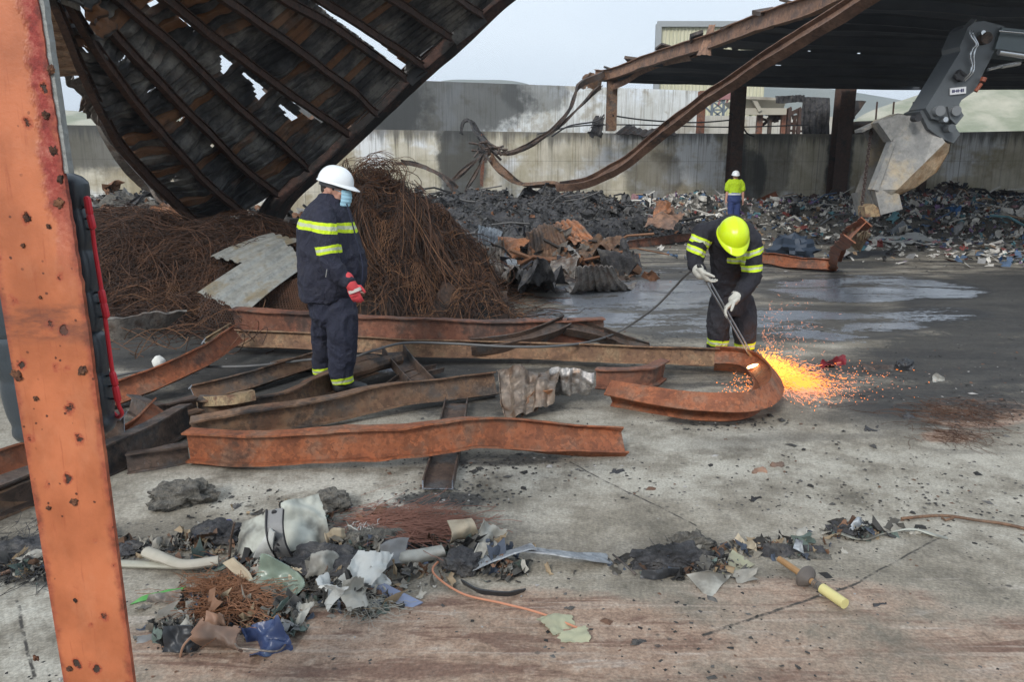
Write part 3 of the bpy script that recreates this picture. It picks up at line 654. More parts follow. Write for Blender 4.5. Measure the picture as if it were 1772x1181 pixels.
for k in range(10):
    mb = MB(); p = E[8 + k * 5] + Vector((0, 0, .2)); mb.box(p + Vector((.05 * (k % 3), 0, .03)), (.35, .5, .06 + .03 * (k % 2)), Euler((.2, .3, k)).to_matrix()); mb.build('roof_edge_scrap', M['rust_dark'], T)
def column(px0, px1, d, z0, z1, mat, T=T, name='column'):
    a = D((px0 + px1) / 2, 300, d); w_ = (px1 - px0) / 1280 * d; mb = MB()
    sweep(mb, iprof(w_ * 1.1, w_, .02, .02), [(a.x, a.y, z0), (a.x, a.y + .01, (z0 + z1) / 2), (a.x, a.y, z1)], 6, 0, up=(0, 1, 0)); mb.build(name, mat, T)
column(1047, 1063, 28.2, ZT, 5.25, M['rust_brown']); column(1259, 1279, 29.2, 0, 5.0, M['purlin']); column(1202, 1213, 31.5, 0, 5, M['rust_red']); column(1438, 1462, 29.9, 0, 5, M['purlin']); column(1591, 1602, 29.4, 0, 5, M['purlin'])
mb = MB(); quad(mb, [D(1205, 95, 21), D(1230, 96, 20.6), D(1238, 42, 20.8), D(1228, 44, 21.2)], 8, 8, 3, .03, .05, 3, 4, thick=.01); mb.build('torn_flashing', M['fascia'], T)
mb = MB(); quad(mb, [D(1000, 152, 28.4), D(1040, 158, 28.2), D(1050, 115, 28.1), D(1015, 128, 28.6)], 14, 12, 2, .05, .25, 2, 9, ragged=.06, thick=.01); mb.build('crumpled_gutter', M['rust_brown'], T)
# soot curtain / burnt boards hanging at the back
mb = MB()
for (a, b, c, d_) in [(1390, 1438, 168, 238), (1462, 1478, 178, 205), (1340, 1392, 165, 178)]:
    quad(mb, [D(a, d_, 30.9), D(b, d_, 30.9), D(b, c, 30.9), D(a, c, 30.9)], 16, 16, 5, .05, .2, 1, a, ragged=.03, thick=.02)
mb.build('hanging_sheet', M['char'], T)
mb = MB(); quad(mb, [D(1470, 238, 30.8), D(1520, 238, 30.8), D(1560, 200, 30.8), D(1462, 214, 30.8)], 12, 8, 0, 0, .3, 1, 3, ragged=.04, thick=.03); quad(mb, [D(1462, 210, 30.7), D(1476, 205, 30.7), D(1500, 176, 30.7), D(1462, 172, 30.7)], 8, 8, 0, 0, .2, 1, 3, thick=.02); mb.build('hanging_sheet', M['rust_dark'], T)
for x in (1518, 1547, 1581): mb = MB(); mb.bar(D(x, 176, 31), D(x - 3, 212, 31), .05); mb.build('mullion', M['purlin'], T)

# fallen diagonal beam
mb = MB(); sweep(mb, iprof(.27, .19, .02, .015), [D(1620, -75, 10.5), D(1490, -2, 12), D(1330, 100, 14), D(1215, 178, 16), D(1150, 226, 17), D(1100, 268, 17.8), D(1050, 300, 18.4), D(1010, 318, 18.8), D(965, 324, 19.2)], 80, [-28, -28, -28, -28, -28, -30, -40, -60, -75], crum=.03, cs=1.2)
mb.build('fallen_beam', [steel('fallen_beam_rust', (.10, .055, .038), (.16, .09, .06), (.20, .12, .085), 3, .7, sootamt=.35, soot=(.03, .022, .02))], label='long rusted roof beam fallen diagonally from the roof onto the rubble', cat='steel beam')

# twisted hanging strips by the wall
G = 'twisted steel strips hanging by the wall'
def strip(pts, w_, lab, mat='char', tw=(0, 60, 120, 60), n=40, G=G, prof=None):
    mb = MB(); sweep(mb, prof or cprof(w_, w_ * .4, .012), [D(*p) for p in pts], n, list(tw), crum=.04, cs=1.5, sd=pts[0][0])
    return mb.build('steel_strip', M[mat], label=lab, cat='steel strip', group=G)
strip([(1046, 128, 28), (1003, 150, 27.5), (988, 190, 27), (955, 228, 26.5), (900, 262, 26), (862, 266, 26), (838, 246, 26)], .22, 'long twisted strip sagging from the roof corner to the knot of strips', 'rust_dark')
strip([(1040, 150, 28), (1010, 180, 27.3), (975, 215, 26.8), (925, 247, 26.3), (878, 268, 26)], .16, 'thinner strip hanging just under the long sagging one', 'rust_dark')
strip([(848, 262, 26), (818, 285, 25.6), (775, 322, 25.2)], .2, 'grey strip dropping left from the knot of strips', 'rust_dark')
strip([(848, 270, 26), (872, 300, 25.6), (905, 322, 25.3), (960, 322, 24.8), (985, 326, 24.5)], .26, 'curved brown strip running right from the knot down to the rubble', 'rust_brown')
strip([(845, 262, 26), (825, 300, 25.5), (806, 332, 25.2)], .14, 'short dark strip falling straight under the knot', 'rust_dark')
strip([(690, 284, 22), (725, 290, 21.6), (762, 305, 21.2), (788, 330, 21)], .24, 'arched strip rising out of the wire heap in front of the wall', 'rust_dark', (60, 90, 100, 60))
strip([(800, 232, 27.5), (803, 214, 27.4), (815, 213, 27.3), (828, 235, 27), (850, 258, 26.4)], .24, 'black strip looped over the top of the low wall', 'char', (0, 90, 90, 40))
strip([(835, 232, 27), (834, 280, 27), (834, 322, 27)], .12, 'straight upright strip below the knot', 'rust_red', (0, 0, 0, 0))
mb = MB()
rnd = random.Random(8)
for k in range(14):
    c = D(846 + rnd.uniform(-18, 22), 260 + rnd.uniform(-12, 14), 26 + rnd.uniform(-.3, .3)); a = rnd.uniform(0, 6)
    mb.tube([c + Vector((cos(a) * .3, 0, sin(a) * .2)), c + Vector((0, .05, .1)), c - Vector((cos(a + 1) * .35, 0, sin(a) * .2))], .045, 6)
mb.build('strip_knot', M['rust_dark'], label='tangled knot where the hanging strips cross in front of the wall', cat='scrap metal')
for (p, r, lab) in [([(1060, 200, 28), (1120, 208, 29), (1200, 212, 30), (1262, 208, 29.5)], .03, 'upper black cable slung between the warehouse columns'), ([(930, 232, 28), (1000, 218, 28), (1100, 216, 29), (1260, 220, 29.5), (1400, 216, 30)], .025, 'lower black cable slung between the warehouse columns'), ([(955, 236, 27.5), (985, 218, 28), (1030, 210, 28), (1046, 198, 28)], .03, 'kinked black cable hooked over the wall by the roof corner'), ([(1262, 195, 29), (1280, 210, 29), (1292, 230, 29), (1305, 236, 29)], .03, 'loose black cable drooping beside the dark column')]:
    mb = MB(); mb.tube([Vector(q) for q in cr([D(*q) for q in p], 24)], r, 6); mb.build('hanging_cable', M['rubber'], label=lab, cat='cable')
mb = MB(); quad(mb, [D(1012, 236, 28.5), D(1046, 236, 28.5), D(1048, 205, 28.3), D(1030, 208, 28.3)], 14, 12, 0, 0, .35, 2, 3, ragged=.08, thick=.02); mb.build('charred_cloth', M['char'], label='charred rag caught on the wall beside the corner post', cat='rag')
mb = MB(); quad(mb, [D(1063, 232, 29.6), D(1170, 235, 29.9), D(1165, 226, 30.3), D(1085, 218, 30.2)], 26, 8, 8, .04, .12, 1, 3, thick=.02); mb.build('metal_sheet', M['rust_dark'], label='dark rusted sheet lying along the top of the wall', cat='metal sheet')

# ---- industrial plant behind the wall
T = thing('hopper_plant', D(1350, 300, 37), 'beige steel hopper on legs beyond the wall under the roof', 'hopper'); T.location.z = 0
mb = MB(); a = D(1283, 192, 36.5); b = D(1355, 172, 36.5)
hm2 = plain('beige_hopper_steel', (.40, .37, .30), .6, .2, 2, dirt=(.14, .11, .09), da=.4)
rings = [[Vector((a.x + .3, 36.5, a.z)), Vector((b.x, 36.5, a.z - .05)), Vector((b.x, 38.5, a.z)), Vector((a.x + .3, 38.5, a.z))], [Vector((a.x - .25, 36.2, b.z)), Vector((b.x + .1, 36.2, b.z)), Vector((b.x + .1, 38.8, b.z)), Vector((a.x - .25, 38.8, b.z))]]
mb.loft(rings); mb.build('hopper', hm2, T, smooth=0)
mb = MB(); mb.bar(D(1278, 193, 36.2), D(1360, 193, 36.2), .18, .3); mb.bar(D(1304, 172, 36.1), D(1315, 192, 36.1), .18); mb.bar(D(1270, 168, 36), D(1358, 172, 36), .12); mb.build('frame', hm2, T, smooth=0)
for x, w_, m_ in [(1312, 9, 'rust_red'), (1353, 7, 'rust_red'), (1330, 5, 'rust_dark'), (1362, 6, 'purlin'), (1380, 5, 'purlin'), (1283, 5, 'purlin'), (1395, 4, 'purlin')]:
    a = D(x, 240, 36.6); mb = MB(); mb.box((a.x, a.y, 2.35), (w_ / 1280 * 36.6, .2, 4.7)); mb.build('leg', M[m_], T, smooth=0)
mb = MB(); rnd = random.Random(3)
for k in range(34):
    c = D(rnd.uniform(1325, 1400), rnd.uniform(190, 214), 36.8 + rnd.random()); e = c + Vector((rnd.uniform(-.7, .7), 0, rnd.uniform(-.25, .25))); mb.bar(c, e, rnd.uniform(.05, .16), rnd.uniform(.05, .2))
mb.bar(D(1360, 214, 36.9), D(1402, 216, 36.9), .15); mb.bar(D(1366, 226, 36.9), D(1402, 228, 36.9), .1); mb.bar(D(1376, 200, 36.9), D(1372, 240, 36.9), .12)
mb.build('wreckage', M['purlin'], T, smooth=0)
T = thing('lattice_tower', D(1240, 300, 45), 'dark lattice frame seen past the fallen beam, left of the column', 'tower'); T.location.z = 0
mb = MB(); a = D(1231, 205, 45); b = D(1251, 205, 45); zb = a.z; zt_ = D(1231, 160, 45).z
for p in (a, b): mb.bar((p.x, 45, 0), (p.x, 45, zt_), .13)
for k in range(3):
    z0_ = zb + (zt_ - zb) * k / 3; z1_ = zb + (zt_ - zb) * (k + 1) / 3
    mb.bar((a.x, 45, z0_), (b.x, 45, z1_), .08); mb.bar((b.x, 45, z0_), (a.x, 45, z1_), .08); mb.bar((a.x, 45, z0_), (b.x, 45, z0_), .08)
mb.bar((a.x, 45, zb + .3), (a.x - .8, 45, zb + 1), .09); mb.bar((b.x, 45, zb + .3), (b.x + .7, 45, zb + 1.2), .09)
mb.build('frame', plain('blue_grey_paint', (.12, .15, .18)), T, smooth=0)
mb = MB(); mb.bar((a.x - 1.2, 45, zt_ - .25), (b.x + 1.2, 45, zt_ - .25), .3); [mb.bar((a.x - 1 + k * .45, 45, zt_ - .7), (a.x - .8 + k * .45, 45, zt_), .1) for k in range(7)]; mb.build('red_deck', plain('faded_red_paint', (.30, .14, .14)), T, smooth=0)
def tree(px, d, h, lab, seed):
    a = D(px, 300, d); T = thing('tree', (a.x, a.y, 0), lab, 'tree'); rnd = random.Random(seed)
    mb = MB(); mb.tube([(a.x, a.y, 0), (a.x + .1, a.y, h * .5), (a.x, a.y, h * .8)], [.16, .1, .04], 7)
    for k in range(5): mb.tube([(a.x, a.y, h * .4), (a.x + cos(k * 1.3) * .8, a.y + sin(k * 1.3) * .8, h * .75)], [.06, .02], 5)
    mb.build('trunk', M['rust_dark'], T); mb = MB()
    for k in range(1500):
        q = Vector((rnd.gauss(0, 1), rnd.gauss(0, 1), rnd.gauss(0, 1))); q = q.normalized() * rnd.random() ** .4
        if fbm(q * 2.2 + Vector((seed, 0, 0))) < -.12: continue
        c = Vector((a.x, a.y, h * .68)) + Vector((q.x * h * .33, q.y * h * .33, q.z * h * .36)); s = rnd.uniform(.06, .14); R = Euler((rnd.uniform(0, 6), rnd.uniform(0, 6), 0)).to_matrix(); gk = rnd.uniform(.6, 1.3)
        mb.add([c + R @ Vector(v) * s for v in ((-1, 0, 0), (0, -.5, .1), (1, 0, 0), (0, .5, .1))], [(0, 1, 2, 3)], 0, (.10 * gk, .15 * gk, .055 * gk))
    mb.build('crown', M['scrap'], T, smooth=0)
tree(1298, 52, 5.4, 'small green tree seen between the hopper legs, left one', 1); tree(1332, 50, 4.9, 'low green tree seen between the hopper legs, right one', 2); tree(1355, 55, 4.6, 'small bushy tree behind the right hopper legs', 3)

# ================================================================ HANGING ROOF (left)
PUR = [  # image polylines of the purlins (far -> near the frame top) with end depths
    ([(355, 400), (257, 305), (190, 217), (135, 100), (95, 0), (70, -70)], 12.6, 7.0),
    ([(427, 376), (366, 325), (305, 257), (237, 183), (170, 91), (120, 0), (90, -65)], 13.0, 7.2),
    ([(480, 337), (420, 288), (366, 234), (288, 156), (217, 78), (150, 0), (100, -60)], 13.3, 7.5),
    ([(534, 293), (474, 237), (423, 196), (359, 135), (281, 64), (212, 0), (150, -55)], 13.5, 7.9),
    ([(604, 233), (542, 190), (457, 129), (372, 68), (290, 0), (225, -52)], 13.7, 8.3),
    ([(652, 196), (639, 186), (600, 149), (500, 75), (390, 0), (320, -48)], 13.8, 8.7),
    ([(704, 138), (696, 132), (602, 61), (498, 0), (420, -46)], 13.9, 9.4),
    ([(732, 114), (723, 108), (640, 55), (554, 0), (480, -46)], 14.0, 10.0),
    ([(782, 66), (774, 61), (680, 0), (610, -45)], 14.0, 10.8),
    ([(836, 26), (760, -25), (720, -52)], 14.0, 11.4),
    ([(900, -30), (860, -60), (820, -90)], 14.0, 12.2)]
PL = []
for pts, dn, df in PUR:
    q = cr(pts, 60); L_ = [0]
    for i in range(60): L_.append(L_[-1] + sqrt((q[i + 1][0] - q[i][0]) ** 2 + (q[i + 1][1] - q[i][1]) ** 2))
    # depth falls along the line as 1/d varies linearly with image distance
    ln_ = [D(q[i][0], q[i][1], 1 / ((1 / dn) * (1 - L_[i] / L_[-1]) + (1 / df) * L_[i] / L_[-1])) for i in range(61)]
    SM = 7.6; s_ = [0.0]
    for i in range(60): s_.append(s_[-1] + (ln_[i + 1] - ln_[i]).length)
    out = []
    for k in range(61):
        t = SM * k / 60
        if t >= s_[-1]: dv = (ln_[60] - ln_[52]).normalized(); dv.z *= .3; out.append(ln_[60] + dv.normalized() * (t - s_[-1])); continue
        i = max(j for j in range(60) if s_[j] <= t); out.append(ln_[i].lerp(ln_[i + 1], (t - s_[i]) / max(1e-6, s_[i + 1] - s_[i])))
    PL.append(out)
T = thing('collapsed_roof', (-4.5, 13, 0), 'burnt corrugated roof bay hanging down at left above the wire heap', 'collapsed roof')
H = [[(379, 91), (401, 110), (384, 124)], [(408, 113), (437, 134), (459, 157), (444, 171), (437, 146)], [(477, 173), (515, 203), (505, 210), (488, 190)], [(220, 90), (223, 98), (205, 108)],
     [(261, 0), (271, 0), (262, 12), (255, 4)], [(146, 84), (150, 74), (147, 88)], [(541, 0), (572, 8), (640, 60), (703, 113), (700, 128), (639, 76), (568, 24)], [(722, 98), (768, 64), (771, 70), (727, 104)],
     [(644, 182), (686, 140), (690, 142), (648, 186)], [(597, 226), (634, 190), (637, 193), (600, 230)], [(290, 318), (305, 303), (300, 312)], [(253, 160), (270, 150), (262, 158)], [(362, 252), (372, 249), (366, 254)], [(167, 28), (172, 31), (169, 38)], [(305, 208), (322, 200), (312, 211)], [(330, 52), (337, 54), (332, 57)], [(778, 54), (786, 50), (783, 57)]]
def pt(i, u):
    k = u * 60; a = min(int(k), 59); return PL[i][a].lerp(PL[i][a + 1], k - a)
for i in range(10):
    mb = MB(); nu, nv = 456, 14
    crz = .08 if i < 3 else (.05 if i < 5 else .01)
    cols = []
    def fs_(u, v, i=i, crz=crz):
        a = pt(i, u); b = pt(i + 1, u); p = a.lerp(b, v)
        t = (pt(i, min(1, u + .02)) - pt(i, max(0, u - .02))).normalized(); nn = t.cross((b - a).normalized()).normalized()
        if nn.y < 0: nn = -nn
        ph = u * 38; r = abs((ph % 1) - .5) * 2; rib = sstep(.66, .8, r) * .07
        p = p + nn * (.07 + rib + crz * fbm(p * 1.3, 4) + (.05 * fbm((ph * .8, v * 2, i * 7), 2) if i < 5 else 0))
        return p
    def kp(u, v, p, i=i):
        x, y = proj(p)
        for h in H:
            if inpoly(x, y, h): return False
        if i == 3 and u < .62 and u > .1 and v > .86 + .2 * noise.noise(Vector((u * 9, 3, 0))): return False
        if i == 0 and v < .06 + .1 * noise.noise(Vector((u * 20, 1, 0))): return False
        return True
    mb.grid(fs_, nu, nv, keep=kp)
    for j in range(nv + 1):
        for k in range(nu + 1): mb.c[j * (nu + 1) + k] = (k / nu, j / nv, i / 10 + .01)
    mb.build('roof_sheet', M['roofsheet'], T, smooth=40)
for i in range(11):
    mb = MB(); pts = [PL[i][k] for k in range(0, 61, 3)]
    sweep(mb, iprof(.125 if i else .15, .07, .012, .012), pts, 60, 0, crum=.03, cs=.8, sd=i); mb.build('purlin', M['purlin'], T)
mb = MB(); sweep(mb, iprof(.36, .26, .02, .016), [D(462, 402, 13.2), D(466, 380, 13.3), D(492, 338, 13.5), D(530, 300, 13.7), D(612, 228, 13.95), D(672, 170, 14.1), D(728, 118, 14.15), D(790, 62, 14.2), D(852, 4, 14.2), D(912, -50, 14.2)], 60, [60, 60, 45, 35, 30, 28, 28, 28, 28, 28], crum=.03, cs=1)
mb.build('rafter', steel('dark_rusted_rafter', (.04, .02, .015), (.06, .03, .022), (.03, .022, .02), 4, .95, sootamt=.5, soot=(.012, .01, .009)), T)
# brown sheets and bent strips left of it
mb = MB(); quad(mb, [D(70, 132, 9.5), D(142, 127, 9.5), D(104, -60, 7.6), D(40, -60, 7.6)], 30, 40, 0, 0, .02, 3, 4); 
mb2 = MB(); quad(mb2, [D(60, 136, 9.5), D(60, -60, 7.6), D(102, -60, 7.6), D(142, 127, 9.5)], 90, 10, 11, .035, .03, 2, 4, thick=.008)
mb2.build('brown_roof_sheet', steel('brown_scorched_boards', (.22, .13, .08), (.30, .19, .12), (.14, .10, .07), 4, .75, sootamt=.25, soot=(.07, .05, .04), streak=(1, 1, 4)), label='brown ribbed roof sheet left hanging beside the orange column', cat='roof sheet')
mb = MB(); quad(mb, [D(148, 176, 10), D(190, 230, 10.3), D(160, 130, 9.7), D(118, 128, 9.6)], 20, 26, 3, .05, .15, 3, 4, ragged=.04, thick=.01); mb.build('metal_sheet', M['galvdark'], label='crumpled grey sheet hanging under the brown roof sheet', cat='metal sheet')
strip([(140, 150, 11), (168, 215, 11.5), (205, 275, 12), (250, 322, 12.5), (282, 350, 12.6)], .14, 'grey bent strip curving down at far left behind the column', 'galvdark', G='bent strips beside the hanging roof')
strip([(150, 130, 10.5), (180, 190, 11), (215, 250, 11.8), (262, 300, 12.4), (300, 335, 12.6)], .12, 'thin dark strip following the left edge of the hanging roof', 'rust_brown', G='bent strips beside the hanging roof')
strip([(205, 372, 13.6), (235, 352, 13.8), (262, 338, 14), (285, 350, 14)], .14, 'black strip poking out of the heap below the hanging roof', 'char', G='bent strips beside the hanging roof')

# ================================================================ HEAPS
def heap(name, label, cat, hf, X, Y, base_mat, scraps, seed, pal, smin, smax, nx=160, ny=60, rough_=.18, rs=2.2, kind='stuff', flatk=.5, bigs=0):
    mb = MB(); rnd = random.Random(seed)
    def Z(x, y): 
        h = hf(x, y)
        return h + (fbm((x * rs, y * rs, seed), 5) * rough_ * min(1, max(0, h + .02) * 4)) - .03
    mb.grid(lambda u, v: (X[0] + (X[1] - X[0]) * u, Y[0] + (Y[1] - Y[0]) * v, Z(X[0] + (X[1] - X[0]) * u, Y[0] + (Y[1] - Y[0]) * v)), nx, ny)
    k = 0
    while k < scraps:
        x = rnd.uniform(*X); y = rnd.uniform(*Y); z = Z(x, y); k += 1
        if z < .02 and rnd.random() < .93: continue
        pf = rnd.random(); s = smin + (smax - smin) * pf * pf; c = pal(x, y, rnd)
        if k < bigs: s = rnd.uniform(.13, .30)
        elif k < bigs * 2 and z > .1:
            a_ = rnd.uniform(0, 6.3); L2 = rnd.uniform(.3, 1.3); p0 = Vector((x, y, z + .05)); p1 = p0 + Vector((cos(a_) * L2, sin(a_) * L2 * .5, rnd.uniform(-.1, .35))); mb.tube([p0, p0.lerp(p1, .5) + Vector((0, 0, rnd.uniform(-.1, .15))), p1], rnd.uniform(.012, .04), 4, 1, c); continue
        R = Euler((rnd.gauss(0, .7), rnd.gauss(0, .7), rnd.uniform(0, 6.3))).to_matrix(); sx, sy = rnd.uniform(.5, 1.7), rnd.uniform(.4, 1.2)
        n = 4; P = []
        ox = rnd.random() * 50
        for j in range(n):
            for i in range(n):
                a, b = i / (n - 1) * 2 - 1, j / (n - 1) * 2 - 1
                ro = .75 + .5 * noise.noise(Vector((a * 2 + ox, b * 2, 1)))
                q = Vector((a * sx * ro, b * sy * ro, .75 * noise.noise(Vector((a * 1.3 + ox, b * 1.3, 5))) + .4 * noise.noise(Vector((a * 4 + ox, b * 4, 9)))))
                P.append(Vector((x, y, max(z, 0) + s * flatk)) + R @ q * s)
        mb.add(P, [(j * n + i, j * n + i + 1, (j + 1) * n + i + 1, (j + 1) * n + i) for j in range(n - 1) for i in range(n - 1)], 1, c)
    return mb.build(name, [base_mat, M['scrap']], label=label, cat=cat, kind=kind, smooth=0)
def sil(pts, d):
    """world (x, height) profile from an image silhouette at depth d"""
    Q = [D(a, b, d) for a, b in pts]; Q = [(q.x, q.z) for q in Q]
    def f(x):
        if x <= Q[0][0]: return Q[0][1] - (Q[0][0] - x) * 1.0
        for (x0, z0), (x1, z1) in zip(Q, Q[1:]):
            if x <= x1: return z0 + (z1 - z0) * sstep(x0, x1, x)
        return Q[-1][1] - (x - Q[-1][0]) * 1.0
    return f
def ridge(y, y0, ym, y1, p=1.0):
    if y <= y0 or y >= y1: return -.05
    return sstep(0, 1, ((y - y0) / (ym - y0)) ** p) if y < ym else 1 - sstep(ym, y1, y)
def pal_ash(x, y, r):
    g_ = r.choice([.015, .02, .03, .045, .07, .1]); k = r.random()
    if k < .05: return (.22, .10, .05)
    if k < .35: return (.13, .125, .12)
    if k < .11: return (.3, .28, .25)
    return (g_, g_, g_ * 1.02)
def pal_text(x, y, r):
    k = r.random()
    if k < .20: g_ = r.choice([.02, .03, .05, .08]); return (g_, g_, g_)
    if k < .28: g_ = r.uniform(.15, .32); return (g_, g_, g_)
    if k < .65: g_ = r.uniform(.5, .85); return (g_, g_ * .96, g_ * .88)
    if k < .70: return (.40, .28, .18)
    if k < .78: return (.10, .16, .26)
    if k < .81: return (.05, .16, .38)
    if k < .86: return (.14, .30, .34)
    if k < .91: return (.24, .06, .05)
    if k < .94: return (.42, .24, .26)
    if k < .96: return (.24, .15, .30)
    return (.22, .24, .26)
charbase = M['char']
f = sil([(560, 360), (700, 345), (760, 342), (830, 332), (900, 342), (935, 332), (1010, 335), (1060, 345), (1110, 362), (1180, 370), (1250, 380)], 24.5)
heap('ash_heap', 'long black heap of burnt ash and scrap below the low wall', 'ash heap', lambda x, y: max(-.2, f(x) * ridge(y, 19.6 + .7 * noise.noise(Vector((x * .5, 0, 0))), 24.3, 28, .9)), (-6.5, 8.5), (18.6, 28.2), charbase, 16000, 11, pal_ash, .015, .085, 200, 80, .26, 1.3, bigs=160)
f2 = sil([(1060, 372), (1110, 352), (1200, 340), (1260, 344), (1330, 350), (1420, 346), (1500, 343), (1580, 343), (1660, 343), (1800, 343), (2100, 346)], 24.5)
heap('textile_waste', 'wide heap of half burnt rags and mixed waste beneath the right wall', 'waste heap', lambda x, y: max(-.2, f2(x) * ridge(y, 21.6 - max(0, (x - 9)) * .52 + .8 * noise.noise(Vector((x * .45, 4, 0))), 25, 29.2, .75)), (3.4, 21), (14.5, 29.3), M['ash'], 17000, 12, pal_text, .025, .12, 220, 110, .12, 1.2, bigs=260)
f3 = sil([(1180, 355), (1300, 350), (1400, 344), (1500, 340), (1590, 337), (1640, 322), (1690, 332), (1780, 334), (2000, 336)], 28)
heap('dark_waste_bank', 'dark brown bank of burnt waste right at the foot of the wall', 'waste heap', lambda x, y: f3(x) * ridge(y, 25.6, 28, 30.4), (6, 25), (25.4, 29.6), M['rust_dark'], 2500, 13, lambda x, y, r: r.choice([(.02, .018, .018), (.05, .03, .025), (.09, .05, .04), (.03, .04, .06)]), .04, .18, 120, 40, .15, 1.6)
f4 = sil([(60, 350), (170, 352), (220, 335), (260, 345), (330, 365), (420, 372), (520, 375), (600, 380)], 15)
heap('rubble_heap', 'grey rubble heap under the lower end of the hanging roof', 'rubble heap', lambda x, y: f4(x) * ridge(y, 11.4, 14.6, 18), (-11.5, -3), (11.2, 18), M['ash'], 2600, 14, lambda x, y, r: r.choice([(.04, .04, .04), (.09, .085, .08), (.18, .17, .16), (.22, .11, .06), (.3, .29, .27)]), .04, .2, 140, 60, .22, 2.2)
f5 = sil([(825, 470), (850, 440), (900, 432), (960, 425), (1020, 430), (1075, 448), (1100, 470)], 13.6)
heap('scrap_heap', 'low heap of rusty torn scrap around the bent sheets in the middle distance', 'scrap heap', lambda x, y: f5(x) * ridge(y, 11.9 + .5 * noise.noise(Vector((x * 1.3, 4, 0))), 13.6, 16.2), (-1.1, 2.6), (11.6, 16.3), M['rust_dark'], 2600, 15, lambda x, y, r: r.choice([(.02, .018, .017), (.05, .04, .035), (.10, .07, .05), (.20, .09, .045), (.26, .13, .07), (.16, .14, .12), (.26, .25, .24), (.04, .04, .05)]), .02, .13, 90, 70, .2, 2.4, bigs=70)
# scattered far scraps on the slab right of the worker
def far_scraps():
    rnd = random.Random(77); mb = MB()
    for k in range(1500):
        px = rnd.uniform(1100, 1790); py = rnd.gauss(392 + max(0, px - 1380) * .12, 14)
        if py < 366 or py > 470: continue
        p = W(px, py); s = rnd.uniform(.02, .09); c = pal_text(0, 0, rnd)
        R = Euler((rnd.gauss(0, .4), rnd.gauss(0, .4), rnd.uniform(0, 6.3))).to_matrix()
        P = [p + Vector((0, 0, s * .4)) + R @ Vector((a * rnd.uniform(.5, 1.6), b * rnd.uniform(.5, 1.2), rnd.uniform(-.3, .3))) * s for a, b in ((-1, -1), (1, -1), (1, 1), (-1, 1))]
        mb.add(P, [(0, 1, 2, 3)], 0, c)
    mb.build('litter', M['scrap'], label='small scraps of litter scattered on the slab before the waste heap', cat='litter', kind='stuff', smooth=0)
far_scraps()

MBASE = steel('dark_gap_base', (.016, .010, .008), (.03, .016, .011), (.02, .014, .01), 6, .9, sootamt=.4, soot=(.006, .006, .006))  # near-black mound, shade in the gaps between wires given as colour
# ---- wire mesh heaps
WPAL = [(.035, .018, .012), (.055, .027, .016), (.08, .038, .022), (.12, .055, .028), (.17, .08, .04), (.20, .10, .05), (.03, .02, .016), (.02, .012, .01), (.04, .02, .013)]
def wires(name, label, Zf, X, Y, n, bundles, mat, basemat, seed, r0=.0045, wob=.35, lift=.10, L=(.5, 1.5), dirf=None, extra=None, nodecull=True):
    rnd = random.Random(seed); mb = MB(); WP = WPAL if seed == 21 else WPAL[:4]  # left heap drops the lighter tones, its shadow put into the wire colour
    mb.grid(lambda u, v: (X[0] + (X[1] - X[0]) * u, Y[0] + (Y[1] - Y[0]) * v, Zf(X[0] + (X[1] - X[0]) * u, Y[0] + (Y[1] - Y[0]) * v) - .03), 90, 60, 1)
    def wire(x, y, a, ln, off, amp, rr, bend):
        pts = []; st = ln / 11; ph = rnd.uniform(0, 6); fr = rnd.uniform(3, 9)
        for k in range(12):
            z = Zf(x, y)
            if z < -.02: z = 0.0
            pts.append(Vector((x, y, max(.005, z + off + amp * sin(ph + k / 11 * fr)))))
            a += bend * st + rnd.gauss(0, wob) * st * 2 + (rnd.uniform(-1.3, 1.3) if rnd.random() < .10 * wob else 0); x += cos(a) * st; y += sin(a) * st
        mb.tube(pts, rr, 3, 0, col=rnd.choice(WP))
    for k in range(n):
        x = rnd.uniform(*X); y = rnd.uniform(*Y)
        if Zf(x, y) < .01: continue
        a = ((dirf(x, y) if dirf else 0) + rnd.gauss(0, .9)) if rnd.random() < .45 else rnd.uniform(0, 6.3)
        wire(x, y, a, rnd.uniform(*L), rnd.uniform(0, lift), rnd.uniform(.0, .07), r0 * rnd.choice([.6, .8, 1, 1.2, 1.9]), rnd.gauss(0, 2.2))
    for b in range(bundles):
        x = rnd.uniform(*X); y = rnd.uniform(*Y)
        if Zf(x, y) < .03: continue
        a = (dirf(x, y) if dirf else 0) + rnd.gauss(0, .35); bd = rnd.gauss(0, .9); ln = rnd.uniform(.8, 2.0); am = rnd.uniform(.02, .1); st = rnd.getstate()
        for q in range(rnd.randint(14, 30)):
            rr = random.Random(b * 100 + q); ox, oy = rr.gauss(0, .07), rr.gauss(0, .07)
            wire(x + ox, y + oy, a + rr.gauss(0, .05), ln * rr.uniform(.8, 1.1), lift * .6 + rr.uniform(0, .1), am, r0, bd + rr.gauss(0, .1))
    if extra: extra(mb, rnd)
    return mb.build(name, [mat, basemat], label=label, cat='wire heap', smooth=0)
fm = sil([(575, 400), (600, 325), (625, 335), (655, 330), (690, 350), (720, 366), (765, 396), (800, 428), (828, 460), (838, 480), (850, 504), (876, 525), (884, 555)], 10.2)
def Zm(x, y):
    yy = ridge(y, 8.35 + .25 * noise.noise(Vector((x * 2, 1, 0))), 10.2, 12.4, .62)
    return fm(x) * yy + (.30 * noise.noise(Vector((x * 1.9, y * 1.9, 2))) - .30 * abs(noise.noise(Vector((x * 2.2, y * 1.4, 8)))) + .10) * (yy > 0) + .14 * noise.noise(Vector((x * 5, y * 5, 2))) * (yy > 0)
